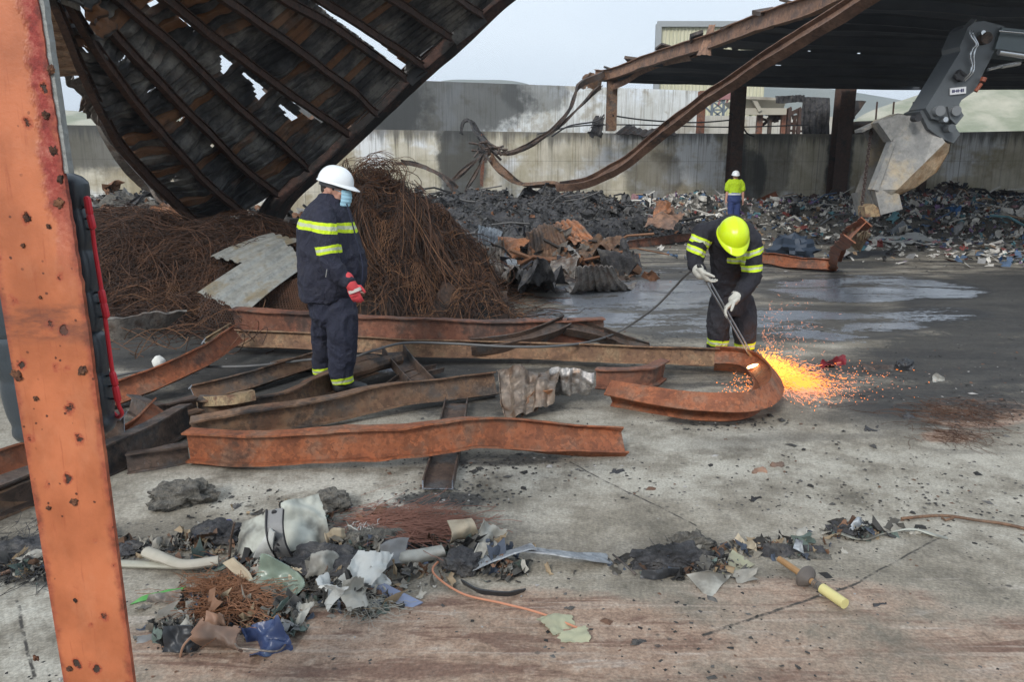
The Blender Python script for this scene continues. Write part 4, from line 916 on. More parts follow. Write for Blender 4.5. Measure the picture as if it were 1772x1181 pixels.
def ex(mb, rnd):
    for (cx, cy, a, b, n_, an, sd_) in [(-1.9, 9.3, 1.2, 1.0, 34, .4, 1), (-1.1, 9.1, 1.5, 1.0, 42, -.5, 2), (-.6, 9.4, 1.0, 1.1, 30, .9, 3), (-1.5, 9.7, 1.5, .8, 40, .1, 4), (-2.0, 8.8, 1.0, .6, 30, .2, 5)]: drape(mb, rnd, Zm, cx, cy, a, b, n_, an, .0034, sd_)
    # sheaves of wire that fan down from the crest
    for s in range(8):
        a = D(rnd.uniform(612, 760), rnd.uniform(305, 365), 9.6); b = D(rnd.uniform(600, 850), rnd.uniform(440, 540), rnd.uniform(8.7, 9.2)); sg = rnd.uniform(-.3, .3); n_ = rnd.randint(14, 34)
        for q in range(n_):
            o = Vector((rnd.gauss(0, .10), rnd.gauss(0, .07), rnd.gauss(0, .05))); o2 = o * rnd.uniform(.4, 2.2)
            m1 = a.lerp(b, .35) + Vector((sg, -.22, .12)) + o; m2 = a.lerp(b, .7) + Vector((sg * .6, -.25, -.02)) + o2
            mb.tube([Vector(p) for p in cr([a + o * .5, m1, m2, b + o2], 12)], .0032, 3, 0, col=rnd.choice(WPAL))
    for s in range(70):
        px_ = rnd.uniform(620, 860); c = D(px_, 330 + max(0, px_ - 690) * .85 + rnd.gauss(0, 14), 9.6 + rnd.gauss(0, .3)); r_ = rnd.uniform(.08, .32); t = rnd.uniform(0, 6); ti = rnd.uniform(-1, 1)
        mb.tube([c + Vector((cos(t + k * .42) * r_, sin(t + k * .42) * r_ * ti, sin(t + k * .42) * r_ * .6)) for k in range(rnd.randint(5, 12))], rnd.uniform(.003, .006), 3, 0, col=rnd.choice(WPAL))
    for s in range(150):
        c = D(rnd.gauss(655, 16), rnd.gauss(300, 9), 9.9 + rnd.gauss(0, .2)); r_ = rnd.uniform(.06, .24); t = rnd.uniform(0, 6); ti = rnd.uniform(-1, 1)
        mb.tube([c + Vector((cos(t + k * .42) * r_, sin(t + k * .42) * r_ * ti, sin(t + k * .42) * r_ * .8)) for k in range(rnd.randint(6, 15))], .0035, 3, 0, col=rnd.choice(WPAL[:5]))
def drape(mb, rnd, Zf, cx, cy, wx_, wy_, n, ang, r, seed, lift=.07):
    ca, sa = cos(ang), sin(ang)
    def pos(u, v):
        a, b = (u - .5) * wx_, (v - .5) * wy_; x = cx + a * ca - b * sa; y = cy + a * sa + b * ca
        q = Vector((x, y, max(0.01, Zf(x, y)) + lift + .10 * noise.noise(Vector((x * 3, y * 3, seed))) + .05 * sin(a * 14 + 3 * noise.noise(Vector((x, y, seed))))))
        return q + noise.noise_vector(q * 3 + Vector((seed, 0, 0))) * .10
    nu = n; nv = int(n * wy_ / wx_)
    for j in range(nv):
        for i in range(nu):
            if noise.noise(Vector((i * .09 + seed, j * .09, 1))) > .22: continue
            ou = .5 if j % 2 else 0; u = (i + ou) / nu; v = j / nv; du = 1 / nu; dv = 1 / nv
            A = pos(u, v); B = pos(u + du * .5, v + dv * .33); Cc = pos(u + du * .5, v + dv); E_ = pos(u + du, v)
            cc_ = WPAL[3 + (seed % 3)]; mb.tube([A, B, E_], r, 3, 0, col=cc_); mb.tube([B, Cc], r, 3, 0, col=cc_)
dirm = lambda x, y: 2.2 + 2.6 * noise.noise(Vector((x * .8, y * .8, 0)))
wires('rusty_wire_heap', 'big brown heap of tangled rusty wire mesh behind the man in the white helmet', Zm, (-2.75, .15), (8.2, 12.4), 4300, 30, M['wirecol'], MBASE, 21, dirf=dirm, extra=ex, r0=.003, L=(.25, 1.3), wob=1.0, lift=.14)
fl = sil([(60, 410), (150, 385), (200, 372), (260, 375), (330, 392), (420, 392), (500, 400), (560, 420), (600, 440)], 10.8)
def Zl(x, y):
    yy = ridge(y, 7.9 + .3 * noise.noise(Vector((x * 1.5, 1, 0))), 10.8, 12.6, 1.0)
    return fl(x) * yy + .12 * noise.noise(Vector((x * 1.5, y * 1.5, 7))) * (yy > 0)
def ex2(mb, rnd):
    for (cx, cy, a, b, n_, an, sd_) in [(-3.4, 8.9, 1.6, 1.2, 40, .3, 11), (-4.3, 9.2, 1.6, 1.2, 40, -.3, 12), (-2.9, 8.4, 1.0, .6, 28, .1, 13)]: drape(mb, rnd, Zl, cx, cy, a, b, n_, an, .0036, sd_, .06)
    for s in range(60):
        c = W(rnd.uniform(200, 420), rnd.uniform(470, 600), .25); r_ = rnd.uniform(.1, .5); t = rnd.uniform(0, 6)
        mb.tube([c + Vector((cos(t + k * .2) * r_, sin(t + k * .2) * r_ * .6, .12 * sin(k * .5))) for k in range(rnd.randint(8, 18))], .004, 3, 0, col=rnd.choice(WPAL))
wires('rusty_wire_heap', 'low dark heap of rusty wire mesh behind the orange column', Zl, (-6.4, -1.9), (7.7, 12.5), 3600, 70, M['wirecol'], steel('shadowed_heap_base', (.022, .012, .009), (.04, .02, .013), (.03, .018, .012), 6, .9, sootamt=.4, soot=(.008, .007, .007)), 22, dirf=lambda x, y: .3 + noise.noise(Vector((x, y, 0))) * 1.4, extra=ex2, r0=.0035)  # near-black base paints in the shadow over this heap
# honeycomb mesh panels
def honey(c, nu, nv, r, lab, mat, sd):
    c = [Vector(p) for p in c]; mb = MB()
    def pos(u, v):
        p = (c[0] * (1 - u) + c[1] * u) * (1 - v) + (c[3] * (1 - u) + c[2] * u) * v
        return p + noise.noise_vector(p * 2.5 + Vector((sd, 0, 0))) * .07
    for j in range(nv):
        for i in range(nu):
            ou = .5 if j % 2 else 0; u = (i + ou) / nu; v = j / nv; du = 1 / nu; dv = 1 / nv
            A = pos(u, v); B = pos(u + du * .5, v + dv * .33); Cc = pos(u + du * .5, v + dv); E_ = pos(u + du, v)
            mb.bar(A, B, r); mb.bar(B, E_, r); mb.bar(B, Cc, r)
    mb.build('mesh_panel', mat, label=lab, cat='wire mesh', smooth=0)
honey([W(425, 560, .1), W(535, 560, .1), D(535, 470, 8.6), D(470, 490, 8.6)], 20, 20, .009, 'honeycomb wire mesh panel leaning behind the man in navy', M['wire'], 3)
honey([W(338, 575, .05), W(408, 570, .05), D(400, 528, 8.0), D(345, 508, 8.2)], 13, 13, .009, 'black honeycomb mesh under the end of the pale sheet', M['wiredark'], 5)
# ================================================================ ORANGE COLUMN + BLACK CASE
def col_edges(py):
    L_ = [(-200, -117), (0, -84), (560, 8), (1181, 110), (1700, 195)]; R_ = [(-200, 38), (0, 66), (300, 110), (560, 151), (1181, 231), (1700, 297)]
    def ip(Q):
        for (a, b), (c, d) in zip(Q, Q[1:]):
            if py <= c: return b + (d - b) * (py - a) / (c - a)
        return Q[-1][1]
    return ip(L_), ip(R_)
CD = 1.6
T = thing('steel_column', (W(200, 1480).x, CD, 0), 'tapered orange painted steel column with flaking rusty edges at the left', 'column')
mb = MB(); nu, nv = 24, 120
def colpt(u, v, dd=0.0):
    py = -200 + v * 1690; l, r = col_edges(py); a = D(l, py, CD); b = D(r, py, CD); p = a.lerp(b, u)
    e = max(0, .14 - (1 - u)) / .14 * sstep(.75, .35, v)
    p = p + Vector((.004 * e * noise.noise(Vector((p.z * 40, 1, 1))), dd - .002 * abs(noise.noise(Vector((p.x * 60, 0, p.z * 60)))) * e, 0)); return p
rows = []
for j in range(nv + 1):
    v = j / nv; fr = [colpt(i / nu, v) for i in range(nu + 1)]; bk = [colpt(i / nu, v, .012) for i in (nu, 0)]; rows.append(fr + bk)
mb.loft(rows)
for j in range(nv + 1):
    v = (-200 + j / nv * 1690) / 1181
    for i in range(nu + 3): mb.c[j * (nu + 3) + i] = ((i / nu) if i <= nu else (1.0 if i == nu + 1 else 0.0), v, .5)
mb.build('flange', M['column'], T, smooth=50)
def slab(x0f, x1f, y0, y1):
    rings = []
    for v in (0, .5, 1):
        a = colpt(x0f, v); b = colpt(x1f, v); RV = Vector((a.x * .62, CD, 0)).normalized() if False else Vector((-.47, .88, 0))
        rings.append([a + RV * y0, b + RV * y0, b + RV * y1, a + RV * y1])
    return rings
mb = MB(); mb.loft(slab(.475, .525, .014, .15)); mb.build('web', M['rust_red'], T, smooth=0)
mb = MB(); mb.loft(slab(.06, .93, .15, .16)); mb.build('back_flange', M['rust_red'], T, smooth=0)
mb = MB(); ring = []
for py in range(-200, 306, 10):
    l, r = col_edges(py); w0 = 9 if py > -100 else 9
    a = D(r + 1, py, CD + .004); b = D(r + w0 + 1.2 * noise.noise(Vector((py * .05, 0, 0))), py, CD + .004)
    ring.append([a, b, b + Vector((0, .02, 0)), a + Vector((0, .02, 0))])
mb.loft(ring); mb.build('edge_strip', plain('worn_zinc_strip', (.26, .27, .26), .6, .4, 60, .3, .4), T, smooth=0)

rb_ = steel('rust_scab', (.05, .022, .014), (.10, .04, .022), (.2, .09, .045), 30, .9, sootamt=.4, soot=(.02, .012, .01))
rnd = random.Random(4)
for (x, y, r_) in [(48, 378, 9), (102, 352, 12), (84, 392, 7), (30, 650, 11), (142, 642, 10), (128, 870, 9), (84, 880, 7), (120, 1158, 9), (62, 1140, 7), (88, 120, 8), (80, 200, 10), (92, 260, 9), (104, 310, 8), (62, 690, 6), (40, 425, 5), (70, 515, 4), (130, 1040, 5)]:
    mb = MB(); c = D(x, y, CD - .001); s_ = r_ / 1280 * CD * .65; mb.ell(c, (s_, .0035, s_ * rnd.uniform(.7, 1.5)), 14, 8, Euler((0, rnd.uniform(0, 3), 0)).to_matrix(), nz=.9, ns=2.2, sd=x); mb.build('rust_blister', rb_, T)
T = thing('plastic_case', D(90, 760, 1.86), 'black ribbed plastic case strapped behind the orange column', 'plastic case')
mb = MB(); rings = []; N_ = 90
for k in range(N_ + 1):
    t = k / N_; pyr = 300 + t * 448; l = -95 + t * 128; r = 146 + t * 54
    rb = abs(sin((t * 6.3 + .15) * pi)) ** .35; ex_ = (min(t, 1 - t) / .035); cap = min(1, ex_) ** .5 if ex_ < 1 else 1
    pyl = 300 + t * 466
    a = D(l, pyl, 1.90); b = D(r, pyr, 1.80); c = (a + b) / 2; hw = (b - a).length / 2 * (.93 + .07 * rb) * (.86 + .14 * cap); hd = .045 * (.8 + .2 * rb) * (.4 + .6 * cap); ax = (b - a).normalized(); rg = []
    for j in range(28):
        q = 2 * pi * j / 28; cx_, sy_ = cos(q), sin(q); s_ = lambda x, e: math.copysign(abs(x) ** e, x)
        rg.append(c + ax * s_(cx_, .35) * hw + Vector((0, s_(sy_, .6) * hd, 0)))
    rings.append(rg)
mb.loft(rings); mb.build('shell', M['case'], T, smooth=60)
mb = MB(); pth = cr([D(151, 346, 1.78), D(157, 372, 1.78), D(164, 430, 1.78), D(176, 505, 1.78), D(187, 590, 1.78), D(197, 660, 1.78), D(205, 700, 1.78), D(211, 716, 1.79), D(205, 722, 1.81), D(197, 716, 1.83)], 60)
mb.tube([Vector(p) for p in pth], .0052, 8); mb.build('red_pipe', M['red_plastic'], T)
for (x0_, y0_, x1_, y1_) in [(151, 345, 155, 368), (156, 374, 160, 392), (176, 506, 179, 522), (180, 528, 184, 546), (195, 648, 199, 664), (200, 672, 204, 692)]:
    mb = MB(); mb.tube([D(x0_, y0_, 1.779), D(x1_, y1_, 1.779)], .0085, 8, round_=True); mb.build('coupling', M['red_plastic'], T)
for (x_, y_) in [(147, 358), (151, 378), (154, 396), (168, 506), (174, 524), (178, 548), (190, 650), (194, 668), (198, 690)]:
    mb = MB(); mb.tube([D(x_ - 6, y_ + 1, 1.80), D(x_ + 5, y_, 1.775)], .0028, 6); mb.build('tie', M['rubber'], T)

# ================================================================ STEEL BEAMS ON THE GROUND
G = 'cut steel beams piled on the slab'
def beam(pts, h, w_, mat, lab, tw=0, n=80, crum=.018, prof=None, cut=True, G=G, cs=2.2, name='steel_beam', tf=.012):
    mb = MB(); P = [W(*p) if len(p) == 3 else D(p[0], p[1], p[2]) for p in pts]
    sweep(mb, prof or iprof(h, w_, tf, .01), P, n, tw, crum=crum, cs=cs, capmi=1, sd=P[0].x * 3)
    return mb.build(name, [M[mat] if isinstance(mat, str) else mat, M['cut'] if cut else M[mat]], label=lab, cat='steel beam', group=G)
beam([(327, 773, .12), (450, 779, .14), (600, 768, .17), (720, 758, .19), (850, 752, .18), (960, 760, .13), (1078, 768, .06)], .20, .10, 'rust_orange', 'bright rust orange beam lying in front, across the dark channel', tw=[-6, 0, 2, 6, 14, 34, 48], crum=.024, n=90)
beam([(790, 700, .02), (775, 775, .018), (757, 848, .015)], .175, .13, 'rust_dark', 'short dark channel poking out under the front orange beam', tw=90, prof=cprof(.175, .055, .008), crum=.004)
beam([(335, 748, .09), (450, 728, .12), (570, 708, .13), (700, 682, .14), (858, 664, .10)], .18, .10, 'rust_brown', 'brown beam rising left to right just behind the front orange beam', tw=[-8, -5, 0, 14, 25], crum=.015)
beam([(342, 707, .09), (420, 709, .09), (490, 698, .09), (545, 673, .085), (600, 646, .085), (650, 630, .085)], .17, .10, 'rust_brown', 'bowed dark brown beam ending beside the standing man feet', tw=[-5, 8, 10, 4, -12], crum=.016)
beam([(352, 696, .10), (395, 692, .19), (440, 684, .20)], .09, .09, 'rust_tan', 'small tan offcut resting on the bowed brown beam', prof=rprof(.07, .12), crum=.004, tw=10)
beam([(335, 684, .08), (400, 668, .09), (470, 648, .10), (545, 622, .12)], .14, .09, 'rust_brown', 'narrow brown beam behind the bowed one left of the man', tw=[30, 30, 28, 25], crum=.012)
beam([(180, 690, .09), (260, 660, .16), (335, 625, .24), (385, 597, .28), (412, 580, .30)], .17, .13, 'rust_orange', 'curved orange brown beam sloping down to the column', tw=[20, 24, 28, 30, 34], crum=.015)
beam([(360, 598, .22), (380, 585, .26), (400, 573, .28)], .12, .1, 'rust_tan', 'short bracket lying on the upper end of the curved orange brown beam', tw=40, crum=.01)
beam([(405, 551, .26), (520, 558, .27), (640, 566, .28), (760, 571, .27), (860, 574, .26), (960, 574, .25), (1045, 570, .25)], .22, .12, 'rust_red', 'long orange red beam farthest back in the pile, before the wire heap', tw=[-6, -4, 0, 3, 0, 0, -2], crum=.016, cs=3)
beam([(400, 586, .14), (560, 592, .14), (720, 603, .14), (900, 606, .14), (1060, 613, .14), (1180, 617, .14), (1244, 619, .14)], .165, .12, 'rust_mix', 'longest scorched brown beam running behind the man to the bent beam', tw=[18, 16, 15, 12, 12, 14, 16], n=90, crum=.012)
beam([(1236, 620, .14), (1275, 623, .14), (1305, 632, .14), (1324, 650, .15), (1330, 672, .14), (1316, 692, .13), (1280, 704, .12), (1220, 705, .11), (1150, 698, .10), (1056, 684, .09)], .17, .15, 'rust_orange', 'beam bent into a hook that the worker is cutting', tw=[40, 42, 46, 50, 52, 52, 50, 46, 40, 32], n=90, crum=.006)
beam([(1030, 652, .10), (1080, 656, .10), (1125, 652, .10), (1150, 640, .09)], .17, .09, 'rust_red', 'short sooty beam stub between the crumpled sheet and the hook', tw=[0, 0, -4, -8])
beam([(815, 601, .17), (880, 594, .20), (930, 582, .26), (978, 560, .33)], .12, .12, 'rust_dark', 'dark bent bracket crossing between the two long back beams', tw=[60, 60, 55, 50])
beam([(978, 566, .30), (1030, 578, .22), (1085, 596, .08), (1120, 606, .04)], .14, .10, 'rust_dark', 'dark bracket sloping right down behind the long tan beam', tw=[50, 50, 50, 40])
beam([(680, 612, .16), (700, 640, .10), (735, 676, .04)], .2, .1, 'rust_dark', 'curved black channel between the man and the crumpled sheet', prof=cprof(.2, .08, .01), tw=90, crum=.01)
beam([(130, 784, .10), (200, 768, .12), (245, 745, .14), (275, 708, .17)], .13, .11, 'rust_orange', 'curled orange beam end just right of the column foot', tw=[70, 66, 60, 45])
beam([(-60, 885, .09), (60, 840, .10), (180, 796, .10), (260, 758, .11), (325, 722, .11)], .19, .10, 'rust_dark', 'long dark beam passing behind the orange column', tw=[-10, -8, 0, 4, 6], crum=.014)
beam([(-80, 830, .20), (40, 790, .20), (150, 768, .18)], .15, .10, 'rust_orange', 'orange beam lying on the dark one left of the column', tw=[20, 20, 16])
beam([(-80, 900, .07), (20, 862, .07), (110, 828, .07)], .15, .10, 'rust_brown', 'lowest brown beam at the left edge below the others', tw=[0, 0, 0])
beam([(218, 803, .055), (270, 795, .06), (326, 784, .06)], .13, .10, 'rust_dark', 'short grey offcut at the left end of the front orange beam', tw=[10, 6, 0])
beam([(228, 700, .10), (280, 716, .11), (340, 702, .12)], .14, .10, 'rust_dark', 'dark beam stub between the column and the brown beams', tw=[20, 10, 0])
beam([(150, 580, .30), (210, 571, .34), (262, 556, .37), (312, 548, .37)], .20, .05, 'galvdark', 'flattened grey steel strip with a torn end behind the column', prof=rprof(.22, .02), tw=[-16, -20, -24, -60], crum=.05, cs=4)
beam([(590, 650, .13), (640, 636, .15), (690, 622, .16)], .09, .09, 'rust_brown', 'short pipe stub behind the standing man boots', prof=[(cos(k * pi / 5) * .06, sin(k * pi / 5) * .06) for k in range(10)])
beam([(1318, 447, .13), (1380, 455, .13), (1430, 458, .13), (1446, 456, .16), (1450, 432, .62), (1462, 414, 0.95), (1484, 400, 1.18)], .22, .14, 'rust_orange', 'bent rusty beam being dragged up by the excavator chain', tw=[20, 20, 20, 20, 30, 30, 40], crum=.03, cut=False)
beam([(1322, 436, .12), (1352, 440, .12)], .16, .1, 'rust_dark', 'short dark beam end behind the dragged beam', tw=10, n=10)
beam([(1085, 424, .08), (1150, 416, .1), (1215, 408, .12)], .20, .12, 'rust_red', 'thin rusty beam lying behind the cutting worker', tw=15)
beam([(1285, 362, .5), (1320, 346, .8), (1345, 336, 1.0)], .2, .14, 'rust_orange', 'short rusty beam sticking out of the waste beside the yellow vest man', tw=30)
mb = MB(); quad(mb, [W(1462, 418, .85), W(1494, 430, .75), W(1500, 404, 1.05), W(1476, 398, 1.15)], 14, 12, 0, 0, .12, 3, 3, thick=.04); mb.build('steel_bracket', M['rust_tan'], label='tan torn bracket hooked on the end of the dragged beam', cat='bracket')
mb = MB(); mb.ell(W(1372, 432, .25), (.42, .3, .25), 22, 12, nz=.6, ns=2.5, sd=3); mb.build('rag', plain('navy_rag', (.03, .045, .07)), label='dark blue rag lump behind the dragged beam', cat='rag')
mb = MB(); quad(mb, [W(1335, 445, .1), W(1395, 442, .1), W(1400, 432, .15), W(1340, 428, .25)], 20, 12, 0, 0, .2, 4, 3, ragged=.05, thick=.01); mb.build('metal_sheet', M['rust_brown'], label='small brown torn sheet lying behind the dragged beam', cat='metal sheet')
mb = MB(); quad(mb, [W(1500, 414, .04), W(1585, 424, .04), W(1650, 416, .05), W(1570, 404, .12)], 30, 14, 0, 0, .10, 1.5, 3, ragged=.05, thick=.02); mb.build('white_board', plain('dirty_white_board', (.5, .5, .48), .6, .15, 8, dirt=(.3, .29, .27)), label='large flat white board lying before the waste heap', cat='board')
mb = MB(); quad(mb, [W(1375, 460, .0), W(1550, 441, .0), W(1545, 433, .02), W(1480, 435, .05)], 40, 8, 0, 0, .03, 2, 7, ragged=.04, thick=.006); mb.build('flat_black_strip', M['rubber'], label='long flat black strip lying right of the dragged beam', cat='rubber strip')  # thin sheet flat on the slab, rubber material used only for its black

beam([(232, 752, .06), (290, 738, .07), (345, 722, .07)], .12, .09, 'rust_brown', 'brown beam stub wedged left of the brown beam ends', tw=[10, 4, 0])
beam([(60, 748, .22), (130, 735, .26), (215, 738, .24)], .14, .10, 'rust_dark', 'dark beam passing just behind the case at the left', tw=[10, 0, -6])
beam([(640, 700, .03), (700, 660, .05), (760, 640, .06)], .10, .08, 'rust_dark', 'thin dark channel lying behind the brown beam right of the man', tw=80, prof=cprof(.10, .045, .006))
beam([(470, 640, .06), (540, 628, .08), (590, 640, .08)], .12, .09, 'rust_brown', 'short brown beam piece between the standing man and the long brown beam', tw=[30, 20, 10])
# ================================================================ BENT SHEETS
G2 = 'crumpled corrugated sheets in the middle distance'
def sheet(c, mat, lab, G=G2, name='metal_sheet', cat='metal sheet', **k):
    P = [W(*p[:3]) if len(p) == 3 else D(p[0], p[1], p[2]) for p in c]; mb = MB()
    kk = dict(nu=50, nv=30, thick=.006); kk.update(k); quad(mb, P, **kk)
    return mb.build(name, M[mat] if isinstance(mat, str) else mat, label=lab, cat=cat, group=G)
def d4(px, py, d, _=0): return (px, py, d, 0)
GP = 'pale sheets leaning on the wire heap'
sheet([d4(341, 507, 8.2), d4(424, 543, 7.9), d4(538, 454, 8.9), d4(487, 416, 9.3)], 'galv', 'large pale galvanised sheet with ribs leaning left of the man', GP, ribs=3.5, amp=.028, nz=.006, ns=1.5, bend=.02, thick=.006, nu=70, fold=.015)
sheet([d4(364, 444, 9.3), d4(430, 458, 8.9), d4(520, 415, 9.6), d4(470, 405, 10.2)], 'galv', 'smaller pale ribbed sheet behind the large pale one', GP, ribs=4, amp=.022, nz=.012, ns=2, bend=.03, thick=.008)
sheet([d4(828, 424, 13.6), d4(862, 430, 13.3), d4(870, 398, 13.6), d4(824, 388, 14)], 'galvblue', 'pale blue grey corrugated sheet standing beside the wire heap', ribs=6, amp=.03, nz=.12, ns=2.4, ragged=.03)
sheet([d4(862, 425, 13.2), d4(878, 462, 12.4), d4(898, 456, 12.4), d4(884, 420, 13.4)], 'galvblue', 'narrow pale blue sheet strip below the corrugated one', ribs=3, amp=.03, nz=.1)
sheet([d4(828, 462, 12.6), d4(872, 470, 12.2), d4(868, 424, 13), d4(846, 432, 13.4)], 'galvdark', 'brown grey crumpled sheet at the right foot of the wire heap', ribs=4, amp=.04, nz=.2, sd=4)
sheet([d4(866, 448, 13), d4(905, 458, 12.7), d4(916, 412, 13.2), d4(866, 406, 13.5)], 'orangesheet', 'domed orange sheet left of the brown corrugated one', nz=.22, ns=1.8, bend=.2, ragged=.02, sd=2)
sheet([d4(916, 440, 13), d4(985, 446, 12.8), d4(972, 388, 14), d4(912, 400, 13.6)], 'rust_brown', 'big brown corrugated sheet in the middle of the scrap group', ribs=6, amp=.03, nz=.18, ns=1.6, bend=.15, sd=7)
sheet([d4(958, 388, 14.3), d4(994, 378, 14.5), d4(1040, 424, 13.4), d4(992, 428, 13.1)], 'orangesheet', 'bright orange ribbed sheet sloping down to the right', ribs=4, amp=.035, nz=.10, ns=2, thick=.01)
sheet([d4(952, 444, 12.6), d4(1003, 440, 12.5), d4(982, 482, 11.8), d4(948, 478, 12)], 'galvdark', 'grey bent flap in front of the brown corrugated sheet', nz=.15, bend=.2, ribs=2, amp=.02)
sheet([d4(1000, 448, 12.9), d4(1048, 455, 12.4), d4(1092, 416, 13.2), d4(1002, 428, 13.5)], 'rust_brown', 'brown folded sheet at the right end of the scrap group', nz=.25, fold=.2, sd=5)
sheet([d4(1040, 462, 12.4), d4(1098, 458, 12.2), d4(1090, 420, 12.9), d4(1050, 432, 12.8)], 'char', 'black burnt flap under the brown folded sheet', nz=.3, sd=9)
sheet([(974, 500, .02), (1102, 492, .02), (1062, 465, .42), (996, 462, .48)], 'galvdark', 'grey corrugated sheet lying curved in front on the wet slab', ribs=7, amp=.022, nz=.07, ns=2, bend=.16, ragged=.012, thick=.01)
sheet([(892, 488, .0), (975, 488, .0), (960, 462, .5), (900, 462, .6)], 'char', 'black crumpled sheet between the silver lump and the grey sheet', nz=.35, ns=2.2, sd=11, fold=.3)
sheet([(862, 488, .0), (900, 484, .0), (896, 468, .4), (868, 470, .45)], 'galvdark', 'silver grey crumpled lump beside the wire heap foot', nz=.3, ns=3.5, sd=13, fold=.2)
sheet([d4(1112, 396, 18), d4(1170, 396, 17.6), d4(1190, 358, 19), d4(1150, 356, 19.5)], 'fascia', 'flat brown sheet leaning on the ash heap left of the worker', nz=.25, ns=1.4, ragged=.05)
sheet([d4(1128, 372, 18.6), d4(1150, 368, 18.4), d4(1160, 350, 19.4), d4(1130, 350, 19.6)], 'orangesheet', 'small orange sheet behind the flat brown one', nz=.2, ragged=.05)
sheet([d4(240, 392, 12), d4(300, 384, 12), d4(330, 372, 12.5), d4(290, 360, 13)], 'rustsheet', 'rusty folded sheet under the left end of the hanging roof', nz=.2, fold=.2)
sheet([d4(290, 392, 12.2), d4(355, 398, 12), d4(350, 375, 12.5), d4(290, 350, 13)], 'fascia', 'pinkish brown sheet under the hanging roof', nz=.12, fold=.2, sd=3)
sheet([d4(390, 402, 12), d4(450, 388, 12), d4(452, 376, 12.3), d4(410, 380, 12.6)], 'orangesheet', 'orange brown sheet lying at the rafter foot', nz=.06)
sheet([d4(335, 360, 12.9), d4(362, 352, 12.8), d4(368, 338, 13), d4(345, 340, 13.2)], 'orangesheet', 'small bright orange sheet showing beneath the hanging roof', nz=.05)
G3 = 'crumpled sheet pieces beside the hook shaped beam'
sheet([(858, 634, .30), (972, 634, .30), (962, 696, .10), (878, 728, .01)], steel('silver_brown_sheet', (.12, .085, .065), (.20, .165, .135), (.13, .075, .045), 4, .5, metal=.2, sootamt=.25, soot=(.07, .05, .035)), 'large silver brown crumpled sheet hanging over the slab below the long beam', G3, ribs=2.5, amp=.035, nz=.11, ns=3.6, fold=.08, nu=90, nv=60, ragged=.012, sd=3, bend=-.05)
sheet([(945, 640, .28), (1028, 642, .28), (1022, 688, .08), (962, 686, .05)], steel('silver_sheet2', (.22, .2, .19), (.34, .33, .32), (.14, .09, .06), 6, .4, metal=.45, sootamt=.2, soot=(.06, .04, .03)), 'smaller silver crumpled sheet beside the beam stub', G3, ribs=2, amp=.02, nz=.05, ns=5, fold=.06, nu=80, nv=50, sd=6, bend=-.05)
sheet([(905, 722, .02), (930, 712, .04), (955, 668, .22), (925, 672, .2)], 'rustsheet', 'curled rusty edge piece between the two crumpled silver sheets', G3, nz=.08, ns=5, bend=-.06, sd=9)
mb = MB(); mb.ell(W(275, 628, .10), (.055, .055, .065), 20, 12, nz=.12, ns=2, sd=1); mb.tube([W(276, 636, .05), W(276, 642, .0)], [.045, .035], 12); mb.build('paint_pot', M['white_chalk'], label='white burnt lump lying beyond the curved orange beam', cat='lump')

# ================================================================ FOREGROUND DEBRIS
GF = 'loose debris piled on the slab in the foreground'
def fs(c, mat, lab, name, cat, **k): return sheet(c, mat, lab, GF, name, cat, **k)
def lump(px, py, r, mat, lab, name, cat, nz=.45, ns=2.5, sd=0, z=None, rot=0):
    mb = MB(); c = W(px, py, 0); c.z = r[2] * .6 if z is None else z
    mb.ell(c, r, 60, 40, Euler((0, 0, rot)).to_matrix(), nz=nz, ns=ns, sd=sd)
    for i, p in enumerate(mb.v):
        q = noise.noise_vector(p * 22 + Vector((sd, 0, 0))) * .012 + noise.noise_vector(p * 50) * .006; mb.v[i] = p + q
        if mb.v[i].z < .001: mb.v[i].z = .001
    return mb.build(name, M[mat], label=lab, cat=cat, group=GF, smooth=50)
lump(318, 872, (.17, .10, .075), 'ash', 'grey crumbly ash clump alone on the slab behind the debris pile', 'ash_clump', 'ash clump', nz=.5, ns=1.6, sd=5, rot=.2)
lump(575, 880, (.10, .08, .06), 'ash', 'grey ash clump behind the pale board', 'ash_clump', 'ash clump', nz=.35, ns=1.6, sd=8)
lump(372, 935, (.12, .09, .05), 'char', 'dark sooty clump left of the upright rod', 'ash_clump', 'ash clump', nz=.4, ns=1.7, sd=9)
lump(560, 990, (.2, .12, .06), 'char', 'black matted clump in the middle of the debris pile', 'ash_clump', 'ash clump', nz=.4, ns=1.7, sd=19)
lump(650, 945, (.16, .09, .05), 'ash', 'grey clump between the wire mat and the white bag', 'ash_clump', 'ash clump', nz=.4, ns=1.7, sd=29)
lump(800, 985, (.09, .08, .05), 'char', 'black clump beside the copper cable', 'ash_clump', 'ash clump', nz=.4, ns=1.7, sd=39)
fs([(404, 972, .0), (472, 968, .02), (470, 882, .2), (414, 905, .14)], 'pale_panel', 'pale scorched board leaning against the grey strap from the left', 'board', 'board', nz=.03, ns=6, ragged=.02, sd=3, thick=.004)
fs([(488, 955, .02), (570, 945, .02), (556, 852, .2), (486, 872, .2)], 'pale_panel', 'pale folded board right of the grey strap', 'board', 'board', nz=.04, ns=7, fold=.06, ragged=.02, sd=6, thick=.004)
fs([(440, 965, .05), (476, 968, .02), (474, 920, .22), (468, 912, .2)], 'white_bag', 'white plastic piece tucked behind the grey strap', 'plastic_piece', 'plastic', nz=.02, ns=7, sd=8)
